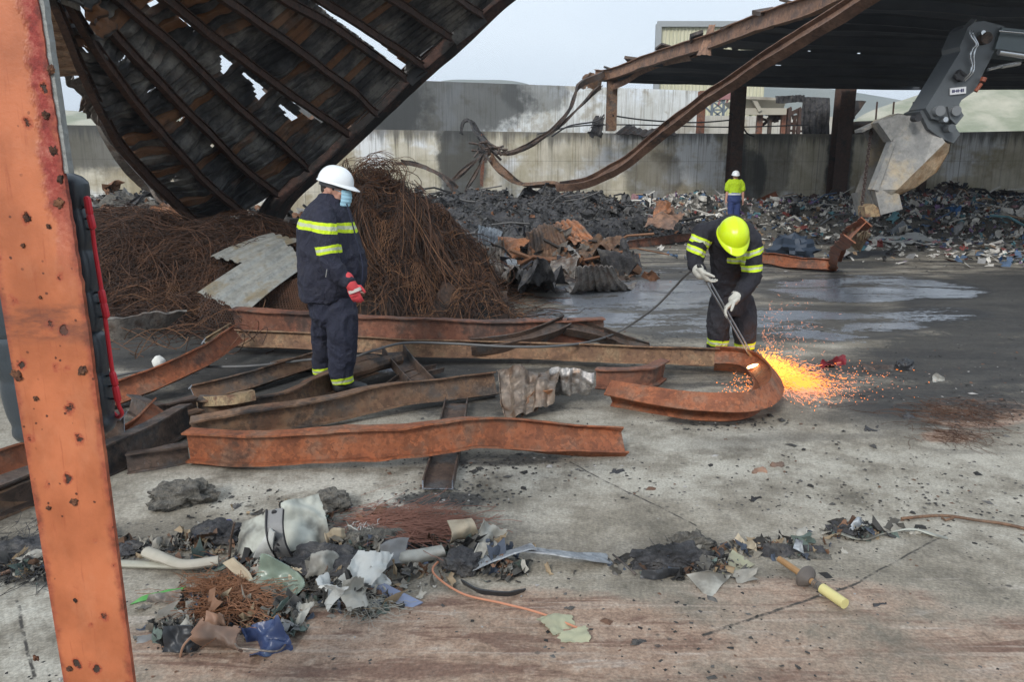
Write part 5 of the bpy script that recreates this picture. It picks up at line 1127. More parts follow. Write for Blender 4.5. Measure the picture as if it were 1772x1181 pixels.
def strap():
    mb = MB(); P = [q + Vector((0, -.05, 0)) for q in (W(500, 958, .02), W(487, 935, .12), W(481, 905, .2), W(482, 874, .26))]
    sweep(mb, rprof(.006, .075), P, 20, [0, 8, 0, -5], up=(0, 1, .3)); o = mb.build('perforated_strap', M['grey_plastic'], label='upright grey plastic strap with black slots in the debris pile', cat='strap', group=GF, smooth=0)
    mb = MB(); 
    for t in (-1, 1): sweep(mb, rprof(.009, .006), [p + Vector((t * .038, -.002, .001)) for p in P], 20, 0, up=(0, 1, .3))
    b = mb.build('border', M['rubber'], o, smooth=0)
    for (x, y, z, s) in [(482, 878, .25, .013), (483, 922, .16, .010), (489, 930, .13, .010), (484, 940, .1, .010)]:
        mb = MB(); c = W(x, y, z) + Vector((0, -.062, 0)); mb.ell(c, (s, .003, s * 1.3), 12, 6); mb.build('slot', M['rubber'], o)
strap()
mb = MB(); mb.tube([W(397, 968, .01), W(400, 930, .12), W(406, 905, .2)], .006, 6); mb.build('rod', M['rust_dark'], label='thin dark rod standing up left of the pale board', cat='rod', group=GF)
mb = MB(); mb.tube([W(195, 976, .02), W(290, 979, .02), W(345, 981, .02)], [.022, .021, .019], 10, flat=.7); mb.build('pipe', plain('off_white_pipe', (.34, .33, .27), .6, .15, 20, dirt=(.3, .28, .22)), label='straight off white pipe beside the column', cat='pipe', group=GF)
mb = MB(); mb.tube([Vector(p) for p in cr([W(254, 956, .06), W(285, 968, .06), W(320, 978, .05), (W(378, 971, .05))], 16)], [.03] * 5 + [.026] * 12, 12, flat=.8); mb.build('pipe', plain('chalky_bent_pipe', (.38, .35, .29), .7, .15, 20, dirt=(.32, .3, .24)), label='chalky bent pipe lying over the straight one', cat='pipe', group=GF)
fs([(226, 1048, .0), (300, 1028, .03), (318, 1012, .05), (250, 1034, .02)], 'green_strip', 'bright green plastic strip left of the wire tangle', 'plastic_strip', 'plastic', nz=.02, ns=8)
fs([(250, 1050, .0), (325, 1042, .0), (318, 1015, .05), (258, 1034, .03)], 'galvdark', 'brown grey flake under the green strip', 'flake', 'scrap', nz=.04, ns=8, sd=2, ragged=.05)
fs([(386, 975, .08), (440, 1018, .03), (434, 1002, .07), (402, 966, .12)], 'beige', 'tan wedge lying on top of the wire tangle', 'wood_chip', 'scrap', nz=.02, ns=6, thick=.01)
fs([(432, 1005, .05), (500, 1045, .0), (528, 1010, .05), (462, 962, .14)], 'green_film', 'crumpled greenish bottle film in the pile', 'bottle_film', 'plastic', nz=.08, ns=7, fold=.06, sd=4, ragged=.02)
fs([(490, 1020, .02), (530, 1040, .0), (528, 985, .08), (486, 975, .12)], 'beige', 'beige crumpled scrap right of the greenish film', 'crumpled_scrap', 'scrap', nz=.08, ns=7, sd=14, ragged=.03)
fs([(340, 1125, .01), (412, 1135, .01), (418, 1085, .08), (345, 1075, .12)], 'hide', 'brown wavy hide like sheet in front of the tangle', 'hide_piece', 'scrap', nz=.06, ns=8, bend=.04, sd=5, ragged=.05)
fs([(345, 1090, .06), (385, 1095, .06), (375, 1065, .12), (350, 1062, .1)], 'hide', 'small brown curled strip on the hide like sheet', 'hide_strip', 'scrap', nz=.06, ns=9, sd=15)
fs([(280, 1128, .0), (338, 1128, .0), (330, 1085, .1), (290, 1085, .08)], 'black_plastic', 'black crumpled box beside the hide like sheet', 'crushed_box', 'box', nz=.07, ns=8, sd=6, fold=.06)
fs([(308, 1085, .06), (345, 1110, .05), (350, 1090, .09), (318, 1062, .12)], 'grey_light', 'grey flap over the black crumpled box', 'metal_flap', 'scrap', nz=.05, ns=8, sd=7)
fs([(232, 1118, .0), (290, 1100, .0), (300, 1085, .02), (235, 1098, .03)], 'grey_plastic', 'grey flat scrap beside the column base', 'plastic_scrap', 'plastic', nz=.03, ns=7, sd=17, ragged=.04)
fs([(434, 1146, .0), (492, 1126, .01), (480, 1072, .08), (414, 1084, .05)], 'blue_film', 'crumpled blue printed wrapper in front of the pile', 'wrapper', 'wrapper', nz=.07, ns=10, fold=.07, sd=8, thick=.002, ragged=.015)
mb = MB(); mb.tube([Vector(p) for p in cr([W(405, 1095, .04), W(410, 1120, .06), W(440, 1125, .06), (W(480, 1128, .05)), W(495, 1115, .02)], 20)], .0035, 6); mb.build('wire', M['galvdark'], label='bent wire lying over the blue wrapper', cat='wire', group=GF)
mb = MB(); mb.tube([Vector(p) for p in cr([W(312, 1138, .0), W(318, 1118, .05), W(336, 1098, .08), (W(345, 1085, .1))], 20)], .0045, 6); mb.build('wire', M['hide'], label='brown wire hook in front of the black box', cat='wire', group=GF)
fs([(498, 1088, .0), (520, 1085, .0), (545, 1040, .06), (515, 1035, .06)], 'grey_light', 'grey feathery flake right of the blue wrapper', 'flake', 'scrap', nz=.04, ns=14, sd=9, ragged=.05)
fs([(475, 1100, .0), (510, 1105, .0), (505, 1080, .03), (480, 1076, .05)], 'grey_plastic', 'dark grey crumpled scrap behind the blue wrapper', 'plastic_scrap', 'plastic', nz=.06, ns=12, sd=10)
for k, (c, lab) in enumerate([([(545, 1020, .04), (590, 1045, .02), (615, 1010, .12), (560, 1000, .13)], 'left wing of the torn white bag pointing forward'), ([(598, 1060, .0), (645, 1050, .0), (632, 1005, .1), (590, 1010, .1)], 'grey white crumpled bag end in front of the torn white bag'), ([(590, 1000, .1), (640, 1015, .04), (680, 960, .1), (620, 950, .17)], 'large upper sheet of the torn white plastic bag'), ([(620, 1010, .06), (668, 1035, .0), (685, 1010, .03), (640, 975, .13)], 'right tail of the torn white bag above the blue strip'), ([(525, 1010, .03), (570, 1000, .02), (580, 960, .08), (535, 965, .1)], 'grey crinkled film left of the torn white bag')]):
    fs(c, 'white_bag' if k in (0, 2, 3) else 'grey_light', lab, 'torn_bag', 'plastic bag', nz=.07, ns=8, fold=.08, sd=20 + k, ragged=.03, thick=.002)
fs([(640, 1020, .02), (705, 1055, .0), (732, 1042, .01), (665, 1010, .05)], 'blue_pale', 'pale blue flat strip in front of the torn white bag', 'plastic_strip', 'plastic', nz=.01, ns=5)
fs([(705, 982, .0), (742, 975, .0), (740, 962, .02), (708, 966, .03)], 'blue_pale', 'small blue scrap beneath the long grey strip', 'plastic_scrap', 'plastic', nz=.01)
fs([(670, 985, .02), (770, 965, .02), (762, 945, .07), (690, 955, .08)], 'grey_light', 'wavy grey sheet joining the bag and the beige cup', 'plastic_sheet', 'plastic', nz=.03, ns=7, bend=.03, sd=31)
fs([(660, 990, .02), (700, 975, .04), (705, 945, .08), (665, 950, .08)], 'grey_plastic', 'grey folded scrap at the top of the torn bag', 'plastic_scrap', 'plastic', nz=.06, ns=7, sd=32)
fs([(775, 945, .03), (828, 935, .03), (812, 898, .13), (776, 905, .13)], 'beige', 'beige crumpled cup near the end of the wire mat', 'crushed_cup', 'cup', nz=.04, ns=8, bend=.06, sd=33)
fs([(775, 955, .02), (815, 945, .03), (818, 935, .05), (778, 942, .05)], 'white_bag', 'cream scrap lying under the beige cup', 'paper_scrap', 'paper', nz=.03, ns=10, sd=34)
fs([(558, 945, .03), (608, 940, .03), (600, 915, .1), (562, 920, .08)], 'beige', 'cream crumpled scrap between the board and the wire mat', 'paper_scrap', 'paper', nz=.06, ns=9, sd=35)
fs([(818, 945, .03), (888, 940, .0), (880, 915, .05), (830, 905, .1)], 'grey_light', 'olive grey sheet behind the long grey strip', 'plastic_sheet', 'plastic', nz=.06, ns=7, sd=36, ragged=.04)
fs([(808, 980, .01), (830, 975, .02), (850, 940, .1), (825, 942, .1)], 'grey_light', 'grey green folded piece left of the long grey strip', 'folded_scrap', 'scrap', nz=.05, ns=8, sd=37)
def longstrip(pts, w_, lab, mat, name='long_strip', tw=0):
    mb = MB(); sweep(mb, rprof(.006, w_), [W(*p) for p in pts], 50, tw, crum=.008, cs=6); return mb.build(name, M[mat], label=lab, cat='strip', group=GF)
longstrip([(805, 985, .02), (850, 968, .05), (900, 950, .09), (925, 946, .09)], .09, 'left half of the long blue grey curled strip', 'galvblue', tw=[0, 10, 20, 10])
longstrip([(905, 948, .08), (950, 956, .07), (1000, 962, .06), (1056, 968, .01)], .085, 'right half of the long blue grey strip tapering to a point', 'galvblue', tw=[15, 15, 10, 0])
longstrip([(800, 1008, .01), (830, 1022, .03), (870, 1028, .03), (908, 1020, .005)], .03, 'dark curved strip lying in front of the long grey strip', 'black_plastic', tw=60)
mb = MB(); mb.tube([Vector(p) for p in cr([W(790, 958, .03), W(756, 975, .03), W(752, 995, .02), W(800, 1028, .01), W(870, 1045, .01), (W(935, 1062, .01)), W(1010, 1092, .006)], 50)], .0048, 7); mb.build('copper_cable', M['copper'], label='orange copper cable curving to the yellow green scrap', cat='cable', group=GF)
fs([(952, 1112, .0), (1028, 1118, .0), (1018, 1085, .02), (972, 1095, .01)], 'leaf', 'lower right half of the yellow green scrap', 'leaf_scrap', 'scrap', nz=.02, ns=10, sd=41, ragged=.08, thick=.003)
fs([(958, 1105, .0), (1005, 1092, .005), (990, 1062, .02), (928, 1070, .01)], 'leaf', 'upper left half of the yellow green scrap', 'leaf_scrap', 'scrap', nz=.02, ns=10, sd=42, ragged=.06, thick=.003)
def tangle(region, n, r, mat, lab, name='wire_tangle', ln=(.08, .3), zmax=.09, sd=1, a0=None, wob=5, cat='wire tangle'):
    rnd = random.Random(sd); mb = MB(); cx, cy, rx, ry = region
    for k in range(n):
        px = cx + rnd.gauss(0, rx * .45); py = cy + rnd.gauss(0, ry * .45); p = W(px, py, rnd.uniform(.005, zmax) * max(.15, 1 - ((px - cx) / rx) ** 2)); a = rnd.uniform(0, 6.3) if a0 is None else a0 + rnd.gauss(0, .35); L_ = rnd.uniform(*ln) / 8; P = []; b = rnd.gauss(0, wob)
        for q in range(9): P.append(p.copy()); a += b * L_ + rnd.gauss(0, .15); p = p + Vector((cos(a) * L_, sin(a) * L_, rnd.gauss(0, .003))); p.z = max(.003, p.z)
        mb.tube(P, r * rnd.uniform(.7, 1.2), 3)
    return mb.build(name, mat, label=lab, cat=cat, group=GF, smooth=0)
wl = plain('bright_rusty_wire', (.22, .10, .05), .8, .4, 9)
tangle((402, 1030, 72, 38), 1000, .0014, wl, 'tangle of fine rusty wire in the front of the debris pile', sd=2, zmax=.075, ln=(.06,.22))
tangle((678, 910, 110, 30), 900, .0014, plain('red_brown_fibres', (.22, .10, .07), .85, .4, 9), 'flat mat of red brown wire behind the white bag', sd=3, a0=.1, zmax=.08, wob=2)
tangle((645, 915, 50, 9), 90, .0022, M['white_bag'], 'white stringy fibres on the red brown wire mat', sd=4, zmax=.07, ln=(.03,.09), wob=14, name='fibre_tuft', cat='fibres')
tangle((560, 985, 60, 30), 420, .0014, plain('grey_fibres', (.12, .11, .10), .85, .5, 9), 'grey fibre tangle in the middle of the debris pile', sd=5, zmax=.05, ln=(.05,.15), name='fibre_tangle')
tangle((630, 1040, 50, 30), 300, .0012, plain('pale_fibres', (.3, .29, .25), .85, .5, 9), 'pale fibre tangle at the front of the torn white bag', sd=6, zmax=.04, ln=(.04,.13), name='fibre_tangle')
tangle((1185, 962, 60, 20), 260, .0014, M['char'], 'black burnt fibre tangle on the charred clump', sd=7, zmax=.05, ln=(.04,.12), name='fibre_tangle')
tangle((50, 965, 90, 40), 260, .0014, M['char'], 'black fibre tangle at the left edge of the picture', sd=8, zmax=.05, name='fibre_tangle')
tangle((1660, 715, 120, 26), 260, .0014, M['wire'], 'thin scatter of rusty brown wire on the slab at right', sd=9, zmax=.02, name='wire_scatter', wob=3)
tangle((1655, 755, 60, 14), 110, .0013, M['wire'], 'small reddish wire scatter on the slab nearer the front', sd=10, zmax=.02, name='wire_scatter', wob=3)
lump(1165, 975, (.17, .08, .05), 'char', 'charred black clump left of the beige folded sheet', 'char_clump', 'char clump', nz=.4, ns=1.7, sd=55, rot=.1)
lump(1195, 955, (.10, .07, .055), 'ash', 'brown grey clump on top of the charred black clump', 'char_clump', 'char clump', nz=.4, ns=2, sd=56)
fs([(1104, 1002, .0), (1190, 1000, .0), (1180, 985, .05), (1108, 985, .04)], 'black_plastic', 'blue black curled edge in front of the charred clump', 'curled_edge', 'scrap', nz=.03, ns=9, sd=57)
fs([(1192, 995, .03), (1232, 1034, .0), (1262, 992, .03), (1225, 985, .07)], 'grey_light', 'left half of the pale folded sheet beside the charred clump', 'folded_sheet', 'scrap', nz=.03, ns=6, sd=58, fold=.03, thick=.003)
fs([(1240, 998, .02), (1282, 990, .01), (1308, 978, .02), (1268, 950, .05)], 'leaf', 'right half of the pale folded sheet beside the charred clump', 'folded_sheet', 'scrap', nz=.02, ns=6, sd=59, thick=.003)
fs([(1218, 968, .0), (1262, 972, .0), (1250, 945, .02), (1222, 940, .03)], 'char', 'black flake behind the pale folded sheet', 'char_flake', 'scrap', nz=.03, ns=9, sd=60, ragged=.04)
fs([(1300, 962, .0), (1438, 972, .0), (1420, 940, .04), (1290, 940, .05)], 'char', 'long charred strip behind the yellow handle', 'char_strip', 'scrap', nz=.05, ns=7, sd=61, ragged=.05)
fs([(1265, 940, .01), (1310, 960, .02), (1305, 945, .05), (1280, 925, .03)], 'beige', 'cream and grey scrap at the left end of the long charred strip', 'paper_scrap', 'paper', nz=.03, ns=9, sd=62)
fs([(1365, 968, .0), (1442, 972, .0), (1438, 958, .02), (1370, 956, .02)], 'ash', 'flat dark flake in front of the long charred strip', 'char_flake', 'scrap', nz=.02, ns=9, sd=63, ragged=.05)
fs([(1372, 950, .05), (1390, 958, .04), (1388, 935, .1), (1378, 932, .09)], 'galvblue', 'small upright blue white shard on the long charred strip', 'shard', 'scrap', nz=.02, ns=9, sd=64)
# float valve / torch like tool with yellow handle
T = thing('tool', W(1408, 1012), 'bronze rod with round disc and pale yellow handle lying on the slab', 'tool', GF)
a, b = W(1348, 968, .035), W(1462, 1046, .035); ax = (b - a).normalized()
mb = MB(); mb.tube([a, a.lerp(b, .2), a.lerp(b, .6)], [.014, .015, .013], 10); mb.build('rod', M['brass'], T)
mb = MB(); c = a.lerp(b, .44); mb.tube([c - ax * .006, c + ax * .004, c + ax * .03], [.052, .05, .018], 24); mb.build('disc', plain('dark_steel_disc', (.10, .085, .075), .55, .3, 30), T)
mb = MB(); c2 = a.lerp(b, .68); mb.tube([a.lerp(b, .5), c2], [.012, .012], 10); [mb.tube([a.lerp(b, .56 + k * .022), a.lerp(b, .568 + k * .022)], [.0175, .0175], 12) for k in range(6)]; mb.build('thread', M['galvdark'], T)
mb = MB(); mb.tube([c2, b], [.022, .022], 16); mb.build('handle', M['yellow_handle'], T)
lump(1470, 922, (.10, .05, .03), 'char', 'small black clump left of the curved white strip', 'char_clump', 'char clump', nz=.4, ns=1.7, sd=71)
fs([(1468, 930, .0), (1512, 925, .0), (1510, 905, .05), (1478, 905, .04)], 'galvblue', 'blue black folded flake on the small black clump', 'metal_flake', 'scrap', nz=.05, ns=9, sd=72, fold=.04)
longstrip([(1455, 925, .012), (1495, 934, .012), (1530, 922, .015), (1580, 917, .02), (1640, 932, .005)], .035, 'thin curved white strip lying on the slab at right', 'pale_panel', tw=[10, 20, 30, 20, 0])
mb = MB(); mb.tube([Vector(p) for p in cr([W(1560, 898, .01), W(1630, 893, .015), W(1690, 901, .015), (W(1750, 910, .012)), W(1850, 935, .01)], 30)], .008, 7); mb.tube([W(1630, 897, .01), W(1636, 901, .01), W(1650, 897, .01)], .006, 6); mb.build('reinforcing_bar', M['rust_brown'], label='long bent rusty reinforcing bar lying at the right edge', cat='rod', group=GF)
mb = MB(); mb.tube([W(1060, 960, .06), W(1082, 978, .03), W(1100, 995, .01)], .005, 6); mb.build('rod', M['rust_dark'], label='short thin rod sticking out left of the charred clump', cat='rod', group=GF)
mb = MB(); mb.tube([Vector(p) for p in cr([W(-20, 1000, .01), W(30, 985, .02), W(75, 968, .03)], 12)], .008, 7); mb.build('rod', M['hide'], label='pinkish rod lying left of the column foot', cat='rod', group=GF)
lump(40, 960, (.16, .10, .04), 'char', 'black soot clump at the left edge behind the column', 'ash_clump', 'ash clump', nz=.4, ns=1.7, sd=81)
lump(160, 930, (.10, .06, .03), 'ash', 'grey ash clump peeking out left of the column', 'ash_clump', 'ash clump', nz=.4, ns=1.7, sd=82)
lump(230, 955, (.10, .05, .03), 'char', 'flat black clump between the column and the pipes', 'ash_clump', 'ash clump', nz=.4, ns=1.7, sd=83)
mb = MB(); mb.ell(W(396, 906, .025), (.02, .02, .02), 12, 8, nz=.3); mb.build('plastic_lump', plain('deep_blue', (.03, .05, .3), .3), label='tiny deep blue plastic lump by the upright rod', cat='plastic', group=GF)
mb = MB(); mb.tube([W(664, 944, .1), W(676, 952, .085)], [.03, .03], 14); mb.build('rubber_plug', M['rubber'], label='black round plug above the torn white bag', cat='plug', group=GF)
# mid right bits
fs([(1416, 640, .0), (1470, 636, .0), (1462, 618, .05), (1424, 622, .07)], 'red_rag', 'dark red crumpled scrap right of the sparks', 'red_scrap', 'scrap', nz=.09, ns=6, sd=91, bend=-.05, ragged=.04)
lump(1566, 640, (.08, .05, .06), 'black_plastic', 'small blue black lump right of the dark red scrap', 'small_lump', 'lump', nz=.35, ns=1.6, sd=92)
fs([(1490, 644, .0), (1550, 642, .0), (1548, 632, .03), (1492, 630, .03)], 'rust_dark', 'thin dark strip between the red scrap and the black lump', 'dark_strip', 'strip', nz=.04, ns=6, sd=93, ragged=.05)
fs([(1612, 662, .0), (1640, 660, .0), (1632, 648, .03), (1615, 650, .03)], 'grey_light', 'pale grey flake on the sooty slab at right', 'flake', 'scrap', nz=.03, ns=9, sd=94, ragged=.05)
for (x, y, s, lab) in [(1315, 815, .04, 'brown flake on the slab below the hook beam'), (1345, 803, .035, 'second brown flake beside the first on the slab'), (1068, 815, .03, 'black crumb right of the front orange beam end'), (1310, 864, .025, 'black crumb alone near the middle right'), (1104, 1110, .02, 'black crumb right of the yellow green scrap'), (1525, 1047, .03, 'grey curl right of the yellow handle'), (1575, 722, .05, 'black scrap near the rusty wire scatter'), (1510, 742, .04, 'dark twig like bit on the open slab'), (330, 800, .03, 'dark crumb near the grey offcut')]:
    fs([(x - 14, y + 5, .0), (x + 14, y + 5, .0), (x + 10, y - 5, .01), (x - 10, y - 5, .02)], 'hide' if 'brown' in lab else 'char', lab, 'flake', 'flake', nu=14, nv=8, nz=.025, ns=12, sd=x, ragged=.08)
# ================================================================ GAS HOSE
mb = MB(); P = cr([W(180, 656, .10), W(260, 640, .12), W(330, 636, .14), W(430, 634, .15), W(500, 627, .16), W(545, 622, .17), W(600, 621, .20), W(650, 606, .27), W(700, 594, .28), W(780, 595, .27), W(870, 600, .26), W(950, 600, .25), W(1020, 592, .22), D(1075, 572, 7.3), D(1130, 535, 7.0), D(1165, 500, 6.8), D(1185, 478, 6.6), D(1202, 467, 6.42), D(1213, 478, 6.3)], 200)
mb.tube([Vector(p) for p in P], .011, 8); mb.build('gas_hose', M['hose'], label='grey gas hose running from the column over the beams to the worker', cat='hose')

# ================================================================ EXCAVATOR
T = thing('excavator_arm', D(1650, 250, 14.5), 'dark grey excavator arm reaching in from the right with its worn bucket', 'excavator'); T.location.z = 0
ED = 14.0
def prism(mb, pts, d0, V, mi=0):
    a = [D(x, y, d0) for x, y in pts]; b = [p + V for p in a]; n = len(a)
    mb.add(a + b, [tuple(range(n)), tuple(range(2 * n - 1, n - 1, -1))] + [(i, n + i, n + (i + 1) % n, (i + 1) % n) for i in range(n)], mi)
V2 = Vector((-.04, .5, 0))
mb = MB(); prism(mb, [(1602, 187), (1662, 88), (1661, 80), (1675, 47), (1686, 38), (1703, 36), (1738, 45), (1734, 63), (1721, 88), (1700, 130), (1687, 157), (1664, 173), (1655, 190), (1640, 212), (1612, 205)], 13.8, V2)
mb.build('stick', M['exc_grey'], T, smooth=0)
mb = MB(); mb.tube([D(1599, 187, 13.95), D(1659, 90, 13.95), D(1658, 80, 13.95), D(1671, 48, 13.95), D(1684, 35, 13.95)], .05, 4, flat=2.2, up=(0, 1, 0)); mb.build('stick_edge', M['exc_light'], T, smooth=0)
mb = MB(); prism(mb, [(1734, 47), (1800, 54), (2000, 66), (2000, 112), (1760, 92), (1722, 84)], 13.72, Vector((0, .66, 0))); mb.build('boom', M['exc_boom'], T, smooth=0)
for (y0, y1, r, nm) in [(90, 112, .055, 'cylinder_rod'), (53, 62, .02, 'edge_rail')]:
    mb = MB(); mb.tube([D(1728, y0, 13.6), D(1980, y1 + 14, 13.6)], r, 12); mb.build(nm, M['chrome'], T)
for (x, y, r, m_) in [(1705, 66, .10, 'rust_dark'), (1699, 57, .04, 'chrome'), (1625, 192, .09, 'exc_light'), (1653, 192, .085, 'exc_light'), (1634, 207, .045, 'chrome'), (1587, 204, .065, 'rubber'), (1645, 222, .07, 'exc_grey')]:
    mb = MB(); c = D(x, y, 13.72); mb.tube([c + Vector((0, -.05, 0)), c + Vector((0, .12, 0))], [r, r], 18); mb.build('pin', M[m_], T)
for off in (0, 5):
    mb = MB(); mb.tube([Vector(p) for p in cr([D(1679 + off, 52, 13.72), D(1680 + off, 62, 13.7), D(1689 + off * .6, 76, 13.7), D(1683 + off, 84, 13.7), D(1679 + off * 1.2, 98, 13.7), D(1682 + off * .7, 112, 13.72), D(1678 + off, 126, 13.72), (D(1664 + off, 140, 13.75))], 40)], .014, 6); mb.build('hydraulic_pipe', M['chrome'], T)
mb = MB(); mb.box(D(1661, 131, 13.74), (.16, .1, .14), Euler((0, .6, 0)).to_matrix()); mb.tube([D(1652, 128, 13.7), D(1658, 138, 13.68)], .03, 8); mb.tube([D(1662, 124, 13.7), D(1670, 130, 13.68)], .03, 8); mb.build('valve_block', M['rubber'], T, smooth=0)
mb = MB(); mb.box(D(1657.5, 157, 13.77), (.28, .02, .115), Euler((0, -.10, 0)).to_matrix()); lb = mb.build('number_plate', plain('white_label', (.75, .76, .78), .4, .03), T, smooth=0)
mb = MB()
for k, (dx, w_, h_) in enumerate([(-9, .02, .05), (-6.5, .02, .05), (-4, .03, .012), (-1.5, .02, .045), (1, .015, .05), (3.5, .03, .012), (6.5, .025, .055), (9.5, .02, .055)]): mb.box(D(1657.5 + dx, 157 - dx * .1, 13.755), (w_, .004, h_), Euler((0, -.10, 0)).to_matrix())
mb.build('lettering', plain('blue_black_print', (.05, .05, .14)), lb, smooth=0)
mb = MB(); mb.tube([D(1688, 158, 13.7), D(1698, 145, 13.7)], .035, 8); mb.tube([D(1700, 141, 13.7), D(1703, 134, 13.7)], .05, 8); mb.build('link_joint', plain('red_brown_paint', (.3, .08, .04)), T)
mb = MB(); mb.tube([D(1710, 120, 13.7), D(1730, 115, 13.7), D(1765, 110, 13.7)], .03, 8); mb.tube([D(1733, 115, 13.68), D(1765, 109, 13.68)], .04, 8); mb.build('ram', M['chrome'], T)
mb = MB(); prism(mb, [(1592, 193), (1612, 182), (1660, 180), (1662, 200), (1652, 218), (1662, 232), (1650, 248), (1630, 240), (1606, 222)], 13.9, V2); prism(mb, [(1640, 184), (1660, 186), (1668, 200), (1655, 216), (1644, 205)], 13.75, Vector((0, .2, 0))); mb.build('linkage', M['exc_grey'], T, smooth=0)
# bucket
bm_ = steel('worn_bucket_steel', (.22, .22, .215), (.31, .305, .29), (.42, .35, .25), 2.2, .6, sootamt=.35, soot=(.06, .06, .062), metal=.15, flk=.15)
bt = steel('sandy_bucket_steel', (.30, .17, .08), (.46, .33, .21), (.54, .42, .28), 4, .65, sootamt=.15, soot=(.2, .12, .07), flk=.3)
VB = D(1491, 225, 15.3) - D(1526, 210, 14.0)
mb = MB()
up_ = [(1526, 209), (1546, 240), (1513, 328), (1536, 342), (1553, 328), (1600, 282), (1636, 246), (1618, 222), (1592, 200), (1569, 200), (1554, 197)]
a = [D(x, y, 13.85 if i in (4, 5, 6) else 14.0) for i, (x, y) in enumerate(up_)]
mb.add(a, [(0, 1, 10), (1, 9, 10), (1, 8, 9), (1, 7, 8), (1, 5, 7), (5, 6, 7), (1, 4, 5), (1, 2, 4), (2, 3, 4)], 0)
low = [(1636, 246), (1645, 250), (1643, 263), (1622, 298), (1585, 325), (1553, 340), (1536, 343), (1536, 342), (1553, 328), (1600, 282)]
b_ = [D(x, y, 13.85 if i in (0, 8, 9) else 14.15) for i, (x, y) in enumerate(low)]
mb.add(b_, [(0, 1, 2, 9), (9, 2, 3), (9, 3, 4, 8), (8, 4, 5), (8, 5, 6, 7)], 1)
mb.build('side_plate', [bm_, bt], T, smooth=0)
shell = [(1526, 209), (1554, 196), (1569, 199), (1600, 210), (1640, 240), (1645, 250), (1643, 263), (1622, 298), (1585, 325), (1553, 340), (1513, 329)]
mb = MB(); rings = [];
rows = []
for (x, y) in shell: p = D(x, y, 14.1); rows.append([p, p + VB * .5, p + VB])
mb.loft(rows, False, closed=False); mb2 = MB(); mb.build('bucket_shell', steel('bucket_inside', (.11, .10, .085), (.16, .145, .12), (.10, .07, .05), 3, .75, sootamt=.4, soot=(.05, .045, .04)), T, smooth=25)
mb = MB(); fp = [D(x, y, 14.1) + VB for x, y in [(1526, 209), (1554, 196), (1640, 240), (1643, 263), (1585, 325), (1513, 329), (1543, 245)]]; mb.add(fp, [(0, 1, 6), (1, 2, 6), (2, 3, 6), (3, 4, 6), (4, 5, 6)]); mb.build('far_side_plate', bm_, T, smooth=0)
mb = MB(); prism(mb, [(1513, 326), (1522, 322), (1556, 336), (1562, 362), (1548, 366), (1524, 372)], 13.95, VB * .25); prism(mb, [(1505, 330), (1515, 330), (1532, 366), (1514, 372)], 14.2, VB); mb.build('cutting_edge', bm_, T, smooth=0)
mb = MB(); prism(mb, [(1497, 358), (1512, 353), (1527, 366), (1522, 375), (1498, 376)], 14.0, Vector((0, .3, 0))); mb.build('tooth', M['rust_tan'], T, smooth=0)
mb = MB(); prism(mb, [(1543, 245), (1546, 238), (1527, 205), (1520, 212)], 13.9, Vector((0, .3, 0))); prism(mb, [(1543, 245), (1550, 245), (1520, 330), (1510, 328)], 13.9, Vector((0, .2, 0))); mb.build('front_edge', bm_, T, smooth=0)
mb = MB(); prism(mb, [(1491, 224), (1530, 206), (1554, 196), (1556, 200), (1530, 212), (1492, 229)], 14.3, Vector((0, .3, 0))); mb.build('top_lip', bm_, T, smooth=0)
# chain
T = thing('lifting_chain', D(1488, 385, 14.15), 'rusty chain hanging from the bucket down to the bent beam', 'chain')
A_, B_ = D(1508, 222, 14.5), D(1487, 392, 14.15); nlk = 34
for k in range(nlk):
    c = A_.lerp(B_, (k + .5) / nlk); dz = (B_ - A_).normalized(); L_ = (B_ - A_).length / nlk * .66; s_ = Vector((1, 0, 0)) if k % 2 else Vector((0, 1, 0)); mb = MB()
    mb.tube([c + dz * L_ * cos(2 * pi * q / 10) + s_ * .026 * sin(2 * pi * q / 10) for q in range(11)], .013, 5); mb.build('link', M['chain'], T)

# ================================================================ SPARKS
rnd = random.Random(99)
S = W(1306, 634, .14)
def spark(mb, p, d, r): mb.tube([p, p + d], r, 3)
mbs = [MB(), MB(), MB()]
for k in range(3600):
    t = rnd.random() ** 1.0; ph = rnd.gauss(0, 1)
    px = 1314 + 90 * t + rnd.gauss(0, 5 + 12 * t); py = 638 + 34 * t + ph * (5 + 13 * t * (1.15 - t * .45)); z = max(.004, abs(rnd.gauss(0, .03 + .05 * (1 - t))))
    if py > 698: py = 698 - rnd.random() * 12
    p = W(px, py, 0); p.z = z; d = (p - S).normalized() + Vector((rnd.gauss(0, .3), rnd.gauss(0, .3), rnd.gauss(0, .3))); heat = t + abs(ph) * .35
    i = 1 if heat < .62 else (0 if heat < 1.15 else 2); spark(mbs[i], p, d * rnd.uniform(.006, .045), rnd.uniform(.0011, .0024))
for k in range(700):
    u = abs(rnd.gauss(0, 1)); px = 1385 + u * 65 + rnd.gauss(0, 25); py = rnd.gauss(672 - u * 6, 16)
    if px > 1700: continue
    spark(mbs[2 if rnd.random() < .7 else 0], W(px, max(625, py), rnd.uniform(.003, .03)), Vector((rnd.gauss(0, .008), rnd.gauss(0, .006), rnd.gauss(0, .003))), rnd.uniform(.0014, .0028))
for k in range(260):
    h = abs(rnd.gauss(0, 1)); px = 1318 + abs(rnd.gauss(20, 40)); py = 616 - h * 45
    spark(mbs[2], D(px, py, rnd.uniform(5.8, 6.6)), Vector((rnd.gauss(0, .01), 0, rnd.gauss(0, .012))), rnd.uniform(.0009, .0015))
